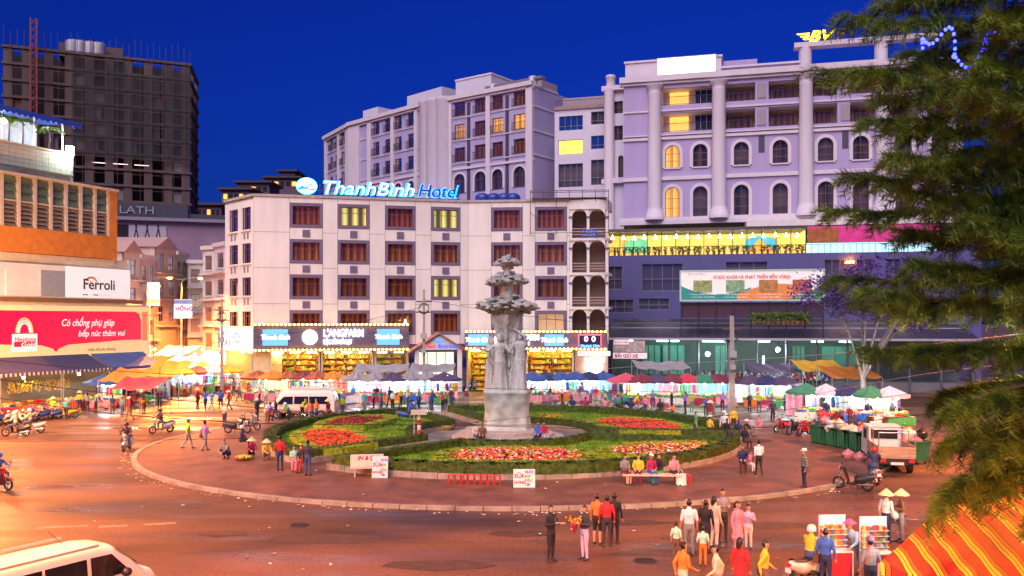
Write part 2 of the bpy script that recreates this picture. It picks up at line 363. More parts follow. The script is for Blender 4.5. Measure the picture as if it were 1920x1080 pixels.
# litter: scraps too small and many to count
lt = MB()
for i in range(420):
    x, y = random.uniform(-16, 16), random.uniform(19, 70)
    if random.random() < .45:
        t = random.uniform(3.3, 6.1); e_ = ell(t, random.uniform(.1, .7)); x, y = e_
    ins = ((x-ICX)/IA)**2+((y-ICY)/IB)**2 < 1
    if math.hypot(x+.5, y-55) < 15: continue
    z = .145 if ins else .012; r = random.uniform(.03, .1); a = random.uniform(0, 6.3)
    vs = [(x+r*k*math.cos(a+j), y+r*math.sin(a+j), z+random.uniform(0, .035)) for j, k in ((0, 1), (1.4, .7), (3.1, 1.2), (4.6, .8))]
    lt.add(vs, [(0, 1, 2, 3)], random.choice((0, 0, 0, 1, 2)))
stuff(lt.build('litter', [M('scrap_paper', (.7, .66, .58)), M('scrap_brown', (.3, .2, .1)), M('scrap_plastic', (.6, .62, .68), .3)]), 'scraps of paper and plastic strewn on the road')

# ---------------------------------------------------------------- garden
SX, SY = -.3, 55.
hedge_dark = foliage('hedge_dark', (.03, .07, .008), (.11, .17, .02), 4.)
hedge_lime = foliage('hedge_lime', (.2, .32, .012), (.46, .55, .03), 5.)
leafgreen = foliage('bed_leaves', (.03, .08, .012), (.09, .16, .03), 6.)
soil = M('soil', (.05, .035, .025), .9, var=.3, scale=8.)
def leafcards(mb, fn, n, size, mi=0, flat=.5):
    for _ in range(n):
        p, nn = fn(); p = Vector(p); d = (Vector(nn)+V(random.uniform(-1, 1), random.uniform(-1, 1), random.uniform(-.5, 1))*flat).normalized()
        a = d.orthogonal().normalized(); a.rotate(Matrix.Rotation(random.uniform(0, 6.28), 3, d)); b = d.cross(a); s = size*random.uniform(.6, 1.3)
        mb.add([p-a*s*.5, p-b*s*.3, p+a*s*.5, p+b*s*.3], [(0, 1, 2, 3)], mi)
def hedge_mesh(pts, w, h, z0, leaf=.13, dens=70, closed=False):
    """clipped hedge along a line: a solid core wrapped in small leaves"""
    mb = MB(); pts = [Vector((p[0], p[1], 0)) for p in pts]; n = len(pts)
    rng = range(n if closed else n-1)
    for i in rng:
        a, b = pts[i], pts[(i+1) % n]; d = (b-a); L = d.length
        if L < .05: continue
        d.normalize(); s = V(-d.y, d.x, 0)*w*.44; e = d*w*.3
        q = [a-e-s, b+e-s, b+e+s, a-e+s]
        mb.prism([(p.x, p.y) for p in q], z0-.02, z0+h*.93)
        def f():
            t = random.uniform(-.25*w/L, 1+.25*w/L); k = random.random(); c = a.lerp(b, t)
            if k < .45: return c+s*random.uniform(-1.1, 1.1)+V(0, 0, z0+h*random.uniform(.93, 1.06)), (0, 0, 1)
            sg = 1 if random.random() < .5 else -1
            return c+s*sg*random.uniform(1., 1.16)+V(0, 0, z0+h*random.uniform(.02, 1)), tuple(s.normalized()*sg)
        leafcards(mb, f, int(L*(w+2*h)*dens), leaf)
    return mb
def inpoly(x, y, P):
    c = False; n = len(P)
    for i in range(n):
        a, b = P[i], P[(i+1) % n]
        if (a[1] > y) != (b[1] > y) and x < (b[0]-a[0])*(y-a[1])/(b[1]-a[1])+a[0]: c = not c
    return c
GZ = .38
GC = (-.5, 55.)
paths = [R(-131), R(-13), R(114)]
lawnm = foliage('lawn', (.08, .22, .008), (.2, .36, .02), 1.6, .1)
def wedge(a0, a1, nm, lab):
    def pt(r, a): return (GC[0]+r*math.cos(a), GC[1]+r*math.sin(a))
    ro, ri = 14.4, 5.6; do, di = 1.1/ro, 1.1/ri
    out_ = [pt(ro, a0+do+(a1-a0-2*do)*i/22) for i in range(23)]; inn = [pt(ri, a1-di-(a1-a0-2*di)*i/10) for i in range(11)]
    P = out_+inn
    ed = bpy.data.objects.new('garden_edge', None); col.objects.link(ed); struct(ed, 'low stone edging of the '+nm+' garden wedge')
    n = len(P)
    for i in range(n):
        a, b = Vector(P[i]), Vector(P[(i+1) % n]); L = (b-a).length; k = max(1, round(L/1.3)); d = (b-a)/L; s = V(-d.y, d.x)*.11
        for j in range(k):
            p, q = a+d*(L*j/k+.01), a+d*(L*(j+1)/k-.01)
            MB().prism([tuple(p-s), tuple(q-s), tuple(q+s), tuple(p+s)], .1, GZ+.03).build('edging_stone', m_kerb, ed)
    so = MB().prism(P, .1, GZ-.02).build('lawn', soil); struct(so, 'soil under the '+nm+' lawn')
    # mown grass
    gb = MB(); xs = [p[0] for p in P]; ys = [p[1] for p in P]; cnt = 0
    while cnt < 15000:
        x, y = random.uniform(min(xs), max(xs)), random.uniform(min(ys), max(ys))
        if not inpoly(x, y, P): continue
        cnt += 1; a = random.uniform(0, 6.28); h = random.uniform(.05, .11); w = .05
        gb.add([(x-w*math.cos(a), y-w*math.sin(a), GZ-.03), (x+w*math.cos(a), y+w*math.sin(a), GZ-.03), (x+random.uniform(-.06, .06), y+random.uniform(-.06, .06), GZ+h)], [(0, 1, 2)])
    gb.add([(p[0], p[1], GZ-.012) for p in P], [tuple(range(n))])
    stuff(gb.build('grass', lawnm), 'short mown grass of the '+nm+' garden wedge', 'grass')
    cx, cy_ = sum(xs)/n, sum(ys)/n
    ins = lambda q, k: [(p[0]+(cx-p[0])*k, p[1]+(cy_-p[1])*k) for p in q]
    tag(hedge_mesh(ins(out_, .05), .8, .5, GZ).build('hedge', hedge_dark), 'dark clipped hedge along the outer rim of the '+nm+' lawn', 'hedge', 'clipped garden hedges')
    for q, w_ in ((inn, 'inner curve'), ([out_[-1], inn[0]], 'far path side' if nm != 'back' else 'back path side'), ([inn[-1], out_[0]], 'near path side')):
        tag(hedge_mesh(ins(q, .06), .6, .42, GZ).build('hedge', hedge_dark), 'dark clipped hedge on the '+w_+' of the '+nm+' lawn', 'hedge', 'clipped garden hedges')
wedge(paths[0], paths[1], 'front', ''); wedge(paths[1], paths[2], 'back', ''); wedge(paths[2], paths[0]+2*math.pi, 'left', '')
def bed(pp, cols, lab, border=hedge_lime, dens=60):
    P = [tuple(gd(x, y, GZ+.2).xy) for x, y in pp]
    Q = []
    for i in range(len(P)):                                # soften the corners
        a, b = Vector(P[i]), Vector(P[(i+1) % len(P)]); Q += [tuple(a.lerp(b, .22)), tuple(a.lerp(b, .78))]
    cxq, cyq = sum(p[0] for p in Q)/len(Q), sum(p[1] for p in Q)/len(Q); Q = [(cxq+(p[0]-cxq)*1.1, cyq+(p[1]-cyq)*1.1) for p in Q]
    t = thing('flower_bed', lab, 'flower bed', 'flower beds of the roundabout garden', (sum(p[0] for p in Q)/len(Q), sum(p[1] for p in Q)/len(Q), GZ-.02))
    o = t.location; Q = [(p[0]-o.x, p[1]-o.y) for p in Q]
    MB().prism(Q, 0, .1).build('soil_mound', soil, t)
    hedge_mesh(Q, .8, .4, 0, .12, 85, True).build('border_hedge', border, t)
    Q = [(p[0]*.86, p[1]*.86) for p in Q]
    fm = MB(); xs = [p[0] for p in Q]; ys = [p[1] for p in Q]; area = abs(sum(Q[i][0]*Q[(i+1) % len(Q)][1]-Q[(i+1) % len(Q)][0]*Q[i][1] for i in range(len(Q))))/2; k = 0; N = int(area*dens)
    while k < N:
        x, y = random.uniform(min(xs), max(xs)), random.uniform(min(ys), max(ys))
        if not inpoly(x, y, Q): continue
        k += 1
        leafcards(fm, lambda: ((x+random.uniform(-.1, .1), y+random.uniform(-.1, .1), random.uniform(.1, .3)), (0, -.3, 1)), 2, .2, 0, .8)
        if random.random() < .72:
            z = random.uniform(.24, .46); r = random.uniform(.05, .1); mi = 1+random.randrange(len(cols)); a = random.uniform(0, 6)
            fm.add([(x, y, z+.05)]+[(x+r*math.cos(a+j*1.2566), y+r*math.sin(a+j*1.2566)-.02, z+random.uniform(-.02, .03)) for j in range(5)], [(0, 1+j, 1+(j+1) % 5) for j in range(5)], mi)
    f = fm.build('flowers', [leafgreen]+cols, t); f['kind'] = 'stuff'
fc = lambda n, c: M('petal_'+n, c, .6, var=.2, scale=9.)
red, orange, dred, pink, white, yel = fc('red', (.62, .03, .02)), fc('orange', (.72, .11, .02)), fc('dark_red', (.16, .006, .016)), fc('pink', (.7, .07, .09)), fc('white', (.75, .7, .6)), fc('yellow', (.65, .38, .03))
bed([(556, 814), (640, 805), (706, 832), (618, 845), (582, 839)], [red, orange, orange], 'bed of orange red flowers with lime green border on the left lawn')
bed([(600, 797), (652, 783), (738, 783), (690, 799), (622, 801)], [dred, dred, red], 'bed of dark crimson flowers behind the orange red bed', dens=45)
bed([(832, 862), (856, 848), (960, 843), (1075, 847), (1112, 863), (1045, 870), (880, 870)], [red, orange, white, yel, pink], 'long bed of mixed flowers in front of the monument')
bed([(1130, 850), (1185, 836), (1318, 833), (1334, 839), (1290, 856), (1190, 859)], [yel, orange, red, white], 'bed of mixed flowers beside the people on the front bench', dens=50)
bed([(1100, 793), (1160, 786), (1232, 790), (1294, 808), (1200, 813)], [red, pink, orange], 'bed of bright pink red flowers on the lawn right of the monument')
bed([(1000, 786), (1010, 780), (1060, 781), (1050, 789)], [yel], 'small bed of yellow leaves just behind the monument', dens=30)
centre = MB().prism([(GC[0]+5.4*math.cos(2*math.pi*i/48), GC[1]+5.4*math.sin(2*math.pi*i/48)) for i in range(48)], .1, .137).build('path', paving('court_paving', (.3, .25, .22), (.26, .22, .2), (.12, .1, .09), .6, .6)); struct(centre, 'paved court round the monument')

# ---------------------------------------------------------------- monument
stone = M('monument_stone', (.52, .52, .48), .8, var=.35, scale=2.2, bump=.5, bscale=12., streak=True)
stone2 = M('weathered_stone', (.37, .36, .34), .85, var=.5, scale=3.5, bump=.7, bscale=9.)
mon = thing('monument', 'tall grey stone monument of robed figures under a tiered pine in the roundabout', 'monument', None, (SX, SY, .13))
mon.scale = (1, 1, .925)
for i, (r, z0, z1) in enumerate(((3.5, 0, .2), (3.0, .2, .42), (2.55, .42, .66))):
    MB().lathe([(.01, z0), (r, z0), (r, z1-.04), (r-.04, z1), (.01, z1)], (.15*(i == 0)-.1, 0, 0), 48, smooth=False).build('step', M('step_stone', (.4, .34, .3), .7, var=.25, bump=.2), mon)
pb = MB(); prof = [(1.62, .66), (1.5, 1.0), (1.46, 1.9), (1.52, 2.9), (1.6, 3.16), (1.5, 3.3)]
def ped(u, v):
    k = v*(len(prof)-1); i = min(int(k), len(prof)-2); f = k-i; r = prof[i][0]*(1-f)+prof[i+1][0]*f; z = prof[i][1]*(1-f)+prof[i+1][1]*f
    a = u*2*math.pi; sq = 1/max(abs(math.cos(a)), abs(math.sin(a)))**.55
    r *= sq*(1+.035*math.sin(a*5+z*2.2)+.03*math.sin(a*9-z*3))*.93
    return (r*math.cos(a), r*.9*math.sin(a), z)
pb.grid(ped, 56, 20)
pb.add([ped(i/56, 1) for i in range(56)], [tuple(range(56))])
pb.build('pedestal', M('pedestal_marble', (.42, .46, .4), .6, var=.5, scale=1.6, bump=.35, bscale=6.), mon)
def figure(x, y, hgt, yaw, arms, sway=0.):
    k = hgt/1.7; c, s = math.cos(yaw), math.sin(yaw)
    def T(p): return (x+(p[0]*c-p[1]*s)*k, y+(p[0]*s+p[1]*c)*k, 3.25+p[2]*k)
    S = [([(0, 0, 0), (0, .01, .5), (sway*.5, 0, .9)], [(.23*k, .19*k), (.19*k, .15*k), (.18*k, .14*k)]),
         ([(sway*.5, 0, .9), (sway, 0, 1.12), (sway, .01, 1.36)], [(.17*k, .13*k), (.14*k, .11*k), (.19*k, .12*k)]),
         ([(sway, 0, 1.36), (sway, -.01, 1.5)], [.06*k, .055*k]), ([(sway, -.02, 1.53), (sway, -.01, 1.66)], [(.08*k, .095*k), (.075*k, .09*k)]),
         ([(sway, .07, 1.68), (sway, .09, 1.42), (sway, .11, 1.1)], [.07*k, .07*k, .04*k])]
    for j in range(7):
        a = j*.9+.3; S.append(([(.2*math.cos(a), .16*math.sin(a), .02), (.12*math.cos(a), .1*math.sin(a), .95)], [.05*k, .02*k]))
    for sd, e, w in arms:
        S.append(([(sway+sd*.17, 0, 1.36), e, w], [.06*k, .05*k, .038*k])); S.append(([w, (w[0]+(w[0]-e[0])*.3, w[1]+(w[1]-e[1])*.3, w[2]+(w[2]-e[2])*.3)], [.04*k, .025*k]))
    return [([T(p) for p in q], r, 0) for q, r in S]
for (x, y, h, yaw, arms, sw) in (
    (-.42, -.75, 3.75, .12, [(-1, (-.36, -.12, 1.2), (-.62, -.2, 1.3)), (1, (.26, -.12, 1.12), (.1, -.24, 1.28))], -.02),
    (.72, -.55, 3.9, -.3, [(-1, (-.3, -.02, 1.08), (-.24, -.1, .78)), (1, (.2, -.1, 1.6), (-.05, -.06, 1.75))], .04),
    (-.98, .1, 3.5, .9, [(-1, (-.28, -.1, 1.1), (-.2, -.2, .9)), (1, (.27, -.05, 1.1), (.24, -.12, .85))], 0.),
    (.5, .85, 3.6, 3.0, [(-1, (-.3, -.05, 1.1), (-.25, -.15, .85)), (1, (.3, 0, 1.15), (.42, -.2, 1.3))], 0.)):
    put(fuse('stone_figure', figure(x, y, h, yaw, arms, sw), [stone], .036, 1, .05, .16), 'stone_figure', mon)
tr = [([(0, .1, 3.1), (.05, .1, 5.5), (.0, .05, 7.2), (-.05, 0, 8.2)], [(.75, .7), (.6, .55), (.6, .55), (1.0, .9)], 0), ([(-.05, 0, 7.6), (0, 0, 9.2), (.05, 0, 10.6), (0, 0, 11.5)], [.62, .5, .36, .2], 0)]
for a in range(6): tr.append(([(.55*math.cos(a), .55*math.sin(a), 3.3), (.5*math.cos(a+.5), .5*math.sin(a+.5), 6.2), (1.0*math.cos(a+.7), .9*math.sin(a+.7), 8.3)], [.16, .12, .16], 0))
put(fuse('trunk', tr, [stone], .05, 1, .16, .25), 'trunk', mon)
rnd = random.Random(3)
def tier(zc, rx, hh, n, tilt):
    S = []
    for i in range(n):
        a = rnd.uniform(0, 6.283); q = math.sqrt(rnd.uniform(.02, 1)); r = rx*q*.92; z = zc+hh*(1-q**1.6)*rnd.uniform(-1, 1)+hh*rnd.uniform(-.16, .16)-hh*.12*q-tilt*r*math.cos(a)
        L = rnd.uniform(.24, .5)*(.55+rx*.22); d = V(math.cos(a), math.sin(a), rnd.uniform(-.3, .15)); p = V(r*math.cos(a), r*math.sin(a)*.9, z)
        w = rnd.uniform(.16, .3)*(.6+rx*.2)
        S.append(([p-d*L*.6, p, p+d*L*.5], [(w*.7, w*.34), (w, w*.42), (w*.5, w*.24)], 0, 8))
    S.append(([(-rx*.6, 0, zc), (0, 0, zc), (rx*.6, 0, zc)], [(.2, .2), (rx*.55, hh*.55), (.2, .2)], 0))
    return S
for zc, rx, rz, n, ti in ((9.0, 1.95, .85, 240, .04), (10.65, 1.36, .68, 140, -.05), (11.9, .82, .55, 80, 0.)):
    put(fuse('stone_canopy', tier(zc, rx, rz, n, ti), [stone2], .042, 0, .12, .12), 'stone_canopy', mon)
# ---------------------------------------------------------------- building pieces
def txt(fac, px0, px1, py, s, mat, hpx=None, y=-.12, name='lettering', parent=None, shear=0., bold=0., extrude=.03, align='fit'):
    """lettering on a facade from column px0 to px1 with its base line on row py"""
    u0, u1 = fac.u(px0), fac.u(px1); z = fac.z((px0+px1)/2, py)
    p = fac.P(u0, y, z); par = parent or fac.root; off = par.location if par else V(0, 0, 0)
    o = text(name, s, 1., mat, par, (p.x-off.x, p.y-off.y, z-off.z), fac.ang, extrude, shear=shear, bold=bold)
    bpy.context.view_layer.update(); d = o.dimensions
    h = (hpx*fac.Y(u0)/FPX) if hpx else d.y*(u1-u0)/max(d.x, .01)
    o.scale = ((u1-u0)/max(d.x, .01), h/max(d.y, .01), 1); return o
def window(fac, u, z, w, h, frame, nv=2, tr=(.66,), arch=False, sur=None, gl=None, back=None, bd=.35, sill=None, rail=None, fw=.06, yin=.14):
    """one window: frame and bars, with pane, surround, curtain, sill or railing as its own pieces"""
    k = (round(w, 2), round(h, 2), nv, tr, arch, fw)
    ol = (lambda i=0.: arc(w, h, 10, 0, 0, i)) if arch else (lambda i=0.: rect(w, h, 0, 0, i))
    def fr():
        m = MB(); m.ring(ol(.005), ol(fw), yin-.05, yin+.04)
        for i in range(1, nv): m.box((w*i/nv-.025, yin-.03, .03), (w*i/nv+.025, yin+.03, h-(.06 if not arch else w*.08)))
        for t in tr: m.box((.03, yin-.035, h*t-.025), (w-.03, yin+.035, h*t+.025))
        return m.mesh('window', frame)
    o = fac.put(shared(('wf', frame.name)+k, fr), 'window', u, z)
    def pane():
        q = ol(.01); return MB().add([(p[0], yin+.01, p[1]) for p in q], [tuple(range(len(q)))]).mesh('pane', gl)
    if gl: put(shared(('wp', gl.name)+k, pane), 'pane', o)
    if sur:
        m_, sw, pr = sur
        so = (lambda: arc(w+2*sw, h+sw, 10, -sw, -.0)) if arch else (lambda: rect(w+2*sw, h+2*sw, -sw, -sw))
        si = (lambda: arc(w, h, 10)) if arch else (lambda: rect(w, h))
        put(shared(('ws', m_.name, sw)+k, lambda: MB().ring(so(), si(), -pr, .06).mesh('surround', m_)), 'surround', o)
    if back:
        put(shared(('wb', back.name)+k, lambda: MB().add([(-.1, bd, -.1), (w+.1, bd, -.1), (w+.1, bd, h+.1), (-.1, bd, h+.1)], [(0, 1, 2, 3)]).mesh('curtain', back)), 'curtain', o)
    if sill: put(shared(('wl', sill.name)+k, lambda: MB().box((-.14, -.16, -.16), (w+.14, .08, -.005)).mesh('sill', sill)), 'sill', o)
    if rail:
        def rl():
            m = MB(); hh = min(1.05, h*.5)
            m.box((-.12, -.36, hh-.05), (w+.12, -.31, hh)); m.box((-.12, -.36, .0), (w+.12, -.31, .05))
            for i in range(int(w/.14)+2): x = -.12+i*(w+.24)/(int(w/.14)+1); m.box((x-.012, -.35, 0), (x+.012, -.32, hh))
            for x in (-.12, w+.09): m.box((x, -.34, 0), (x+.03, .02, .04)); m.box((x, -.34, hh-.05), (x+.03, .02, hh-.01))
            return m.mesh('railing', rail)
        put(shared(('wr', rail.name)+k, rl), 'railing', o)
    return o
def fwall(fac, mb, name, mats): return fac.put(mb.mesh(name, mats), name)
def shell(fac, depth, z0, z1, mat, name='wall', hole_front=True, u0=0., u1=None):
    """sides, back and top behind a facade"""
    u1 = fac.L if u1 is None else u1; m = MB()
    m.add([(u0, .002, z0), (u0, depth, z0), (u1, depth, z0), (u1, .002, z0), (u0, .002, z1), (u0, depth, z1), (u1, depth, z1), (u1, .002, z1)],
          [(0, 4, 5, 1), (1, 5, 6, 2), (2, 6, 7, 3), (4, 7, 6, 5)])
    return fac.put(m.mesh(name, mat), name)
curtain = [striped('curtain_a', [(0, (.3, .07, .03)), (.3, (.75, .25, .08)), (.6, (.16, .035, .02)), (1, (.3, .07, .03))], 0, .55, vary=1),  # light and shade of the curtain folds put into the colour bands
           striped('curtain_b', [(0, (.12, .035, .03)), (.4, (.55, .17, .06)), (.7, (.07, .02, .02)), (1, (.12, .035, .03))], 0, .8, vary=1),
           striped('curtain_c', [(0, (.4, .13, .05)), (.35, (.85, .36, .1)), (.55, (.12, .035, .02)), (1, (.4, .13, .05))], 0, .7, vary=1)]
cur_lit = striped('curtain_lit', [(0, (.1, .06, .02)), (.35, (.75, .7, .22)), (.5, (.55, .6, .2)), (.75, (.06, .05, .03)), (1, (.1, .06, .02))], 0, 1.1, emit=.8, vary=1)
cur_warm = striped('curtain_warm', [(0, (.5, .2, .03)), (.4, (.95, .55, .12)), (1, (.5, .2, .03))], 0, .9, emit=.85, vary=1)
glass_d = glass('window_glass', (.82, .74, .68), .04)
glass_sky = M('blue_mirror_glass', (.01, .04, .22), .08, var=.2, scale=.4)
glass_dk = M('dark_glass', (.02, .02, .03), .06, var=.3, scale=.6)
redframe = M('red_window_frame', (.2, .05, .035), .5)
slate = M('slate_purple_paint', (.16, .12, .21), .7, var=.15)
hwhite = M('hotel_white_paint', (.78, .73, .69), .75, var=.14, scale=.8, bump=.06, streak=True)
hjoint = M('hotel_joint', (.2, .17, .18), .9)
# ---------------------------------------------------------------- the white hotel
HA, HB, HC = (475, 89.), (878, 94.), (1068, 93.)
hr = at(475, 600, 89.)
hotel = thing('hotel', 'white five storey hotel with slate purple window frames behind the roundabout', 'hotel', None, (hr.x, hr.y, 0))
F1 = Fac(*HA, *HB, hotel); F2 = Fac(*HB, *HC, hotel); FL = Fac(422, 94., 475, 89., hotel)
ZT = F1.z(475, 367); S0 = 4.95; S1 = 7.05
rows = [(F1.z(575, a), F1.z(575, b)) for a, b in ((427, 381), (494, 449), (561, 515), (628, 582))]
SW = .3
def hotel_face(fac, cols, u0, u1, lits):
    holes = []
    for a, b in cols:
        for z0, z1 in rows: holes.append((fac.u(a)+SW, fac.u(b)-SW, z0+SW, z1-SW))
    fwall(fac, wall(MB(), u0, u1, S0, ZT-.02, holes, .3), 'wall', hjoint)
    us = [u0]+[v for a, b in cols for v in (fac.u(a), fac.u(b))]+[u1]
    zl = [ZT-.05]+[z0-.42*(z0-rows[i+1][1]) if i < 3 else S0 for i, (z0, z1) in enumerate(rows)]
    for i in range(0, len(us), 2):                                     # plastered panels of the piers, floor by floor
        if us[i+1]-us[i] < .15: continue
        for j in range(4): fac.build(MB().box((us[i]+.02, -.05, zl[j+1]+.02), (us[i+1]-.02, .01, zl[j]-.02)), 'wall_panel', hwhite)
    for k, (a, b) in enumerate(cols):
        a, b = fac.u(a), fac.u(b)
        fac.build(MB().box((a+.02, -.045, rows[0][1]+.02), (b-.02, .01, ZT-.05)), 'wall_panel', hwhite)
        for j, (z0, z1) in enumerate(rows):
            zb = rows[j+1][1]+.02 if j < 3 else S0+.02
            fac.build(MB().box((a+.02, -.045, zb), (b-.02, .01, z0-.02)), 'wall_panel', hwhite)
            if j < 3: fac.build(MB().box(((a+b)/2-.37, -.12, (zb+z0)/2-.36), ((a+b)/2+.37, -.04, (zb+z0)/2+.36)), 'vent_cover', slate)
            lit = lits.get((k, j))
            window(fac, a+SW, z0+SW, b-a-2*SW, z1-z0-2*SW, redframe, 3, (.68,), sur=(slate, SW-.02, .1), gl=glass_d, back=lit or curtain[(k*3+j*2) % 3], bd=.45)
hotel_face(F1, [(543, 605), (633, 693), (722, 779), (808, 863)], 0, F1.L, {(3, 0): cur_lit, (3, 2): cur_lit, (1, 0): cur_lit, (0, 1): curtain[2]})
cream_room = M('lit_room_wall', (.8, .62, .42), .6, emit=(.9, .6, .35), es=.35)
hotel_face(F2, [(921, 980), (1003, 1063)], 0, F2.L, {(1, 3): cream_room})
lcols = [(430, 446), (454, 470)]; lrows = [(433, 391), (495, 458), (555, 521), (612, 584)]
holes = [(FL.u(a), FL.u(b), FL.z(450, y0), FL.z(450, y1)) for a, b in lcols for y0, y1 in lrows]
fwall(FL, wall(MB(), 0, FL.L, S0, ZT-.02, holes, .3), 'wall', hwhite)
for i, h in enumerate(holes):
    window(FL, h[0], h[2], h[1]-h[0], h[3]-h[2], redframe, 3, (.7,), gl=glass_d, back=curtain[i % 3], sill=hwhite)
    if i % 4 < 3:
        for q in (.3, .7): FL.build(MB().box((h[0]+(h[1]-h[0])*q-.14, -.06, h[2]-.95), (h[0]+(h[1]-h[0])*q+.14, .02, h[2]-.3)), 'vent_cover', M('vent_grey', (.25, .2, .22)))
for f, u0, u1 in ((F1, -.1, F1.L), (F2, 0, F2.L), (FL, -.1, FL.L+.05)):
    f.build(MB().box((u0, -.16, ZT-.04), (u1, .3, ZT+.22)), 'parapet', M('parapet_concrete', (.42, .37, .36), .8, var=.3, streak=True))
top = [tuple((F1.P(0)-hr).xy), tuple((F1.P(F1.L)-hr).xy), tuple((F2.P(F2.L)-hr).xy), (F2.P(F2.L, 8)-hr).xy[:], (F1.P(F1.L, 9)-hr).xy[:], (F1.P(4, 9)-hr).xy[:], (FL.P(0)-hr).xy[:]]
MB().prism([tuple(p) for p in top], ZT-.3, ZT-.01).build('roof', M('roof_concrete', (.3, .27, .27), .9), hotel)
# upper body so that the side walls read from a step aside
shell(F2, 8, S0, ZT-.02, hwhite)
# rounded balcony bay at the right end
F3 = Fac(1068, 93., 1120, 92.4, hotel); BW = F3.L+1.1
def bayline(k=0.): return [(-.05, .8), (-.05, -.02-k), (F3.L*.75, -.02-k)]+[(F3.L*.75+(BW-F3.L*.75+k)*math.sin(t*math.pi/16), (1.0)-(1.02+k)*math.cos(t*math.pi/16)) for t in range(1, 9)]+[(BW+k, 4), (-.05, 4)]
bay_z = [S0, F3.z(1095, 575), F3.z(1095, 511), F3.z(1095, 446), ZT]
for z in bay_z[1:4]: F3.build(MB().prism(bayline(.12), z-.28, z), 'balcony_slab', hwhite)
F3.build(MB().prism(bayline(.1), ZT-.9, ZT+.1), 'bay_parapet', hwhite)
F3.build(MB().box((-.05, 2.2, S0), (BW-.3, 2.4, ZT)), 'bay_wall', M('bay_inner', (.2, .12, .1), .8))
pil = [(-.03, .26), (F3.L*.62, F3.L*.62+.28), (BW-.3, BW)]
for j in range(4):
    z0, z1 = bay_z[j], bay_z[j+1]-(.28 if j < 3 else .9)
    m = MB()
    for (a, b), (c, d) in zip(pil, pil[1:]):                            # arched heads between the posts
        q = arc(c-b, z1-z0, 10, b, z0); yy = -.0 if c < BW-.6 else .12
        for p, r in zip(q[1:-2], q[2:-1]): m.add([(p[0], yy, p[1]), (r[0], yy, r[1]), (r[0], yy, z1), (p[0], yy, z1), (p[0], yy+.2, p[1]), (r[0], yy+.2, r[1])], [(0, 1, 2, 3), (0, 4, 5, 1)])
    F3.build(m, 'balcony_arch', hwhite)
    for i, (a, b) in enumerate(pil):
        y0 = 0. if i < 2 else .55
        F3.build(MB().box((a, y0, z0), (b, y0+.3, z1)), 'balcony_post', hwhite)
        F3.build(MB().box((a-.06, y0-.06, z1-(b and .95)), (b+.06, y0+.34, z1-.72)), 'post_capital', slate)
    m = MB()
    for zz in (z0+.35, z0+.65, z0+.95): m.box((pil[0][1], .05, zz), (pil[1][0], .1, zz+.06)); m.box((pil[1][1], .1, zz), (pil[2][0], .15, zz+.06))
    F3.build(m, 'balcony_railing', M('cream_rail', (.6, .45, .4)))
p = F3.P(F3.L*.45, -.2, F3.z(1112, 444)) 
bs = thing('notice_board', 'small blue notice hung on the top corner balcony rail', 'sign', None, tuple(p), F3.ang)
MB().box((0, -.04, 0), (1.7, .03, .75)).build('board', M('notice_blue', (.03, .07, .4), .5), bs)
for k, s in enumerate(('Đ. NGUYỄN T.M.KHAI', '0937 18 23 78')): text('lettering', s, .22, M('white_ink', (.8, .8, .8)), bs, (.08, -.06, .45-.32*k), 0, .005)
# roof things: water tanks, scaffold, stair hut
for i, px in enumerate((905, 925, 945, 962)):
    q = at(px, 370, 97.); t = MB().lathe([(.01, 0), (.78, 0), (.8, .1), (.83, .55), (.79, .6), (.83, .65), (.8, 1.1), (.5, 1.35), (.2, 1.42), (.01, 1.45)], (0, 0, 0), 18).build('water_tank', M('tank_blue', (.02, .05, .3), .4)); t.location = (q.x, q.y, ZT-.02)
    tag(t, 'round blue plastic water tank on the white hotel roof', 'water tank', 'blue tanks on the hotel roof')
sc_ = thing('scaffold', 'rusty pipe scaffold hanging over the right roof edge of the white hotel', 'scaffold', None, tuple(F2.P(F2.u(995), 0, ZT)), F2.ang)
rust = M('rusty_steel', (.16, .08, .06), .7, .4); L_ = F2.u(1066)-F2.u(995)+4.2
for y_ in (-.5, .7):
    for z_ in (.25, 1.05): MB().tube((0, y_, z_), (L_, y_, z_), .035, n=6).build('rail', rust, sc_)
for i in range(7): MB().tube((L_*i/6, -.5, -.1 if i not in (0, 2, 6) else -3.6), (L_*i/6, -.5, 1.1), .035, n=6).build('upright', rust, sc_); MB().tube((L_*i/6, -.5, 1.05), (L_*i/6, .7, 1.05), .03, n=6).build('crosspiece', rust, sc_)
MB().tube((0, -.5, -1.2), (2.2, -.5, -3.3), .03, n=6).build('brace', rust, sc_); MB().tube((0, -.5, -3.4), (L_, -.5, -3.4), .03, n=6).build('rail', rust, sc_)
MB().box((.2, -.45, .28), (L_-.2, .65, .33)).build('deck', M('deck_board', (.12, .09, .1)), sc_)
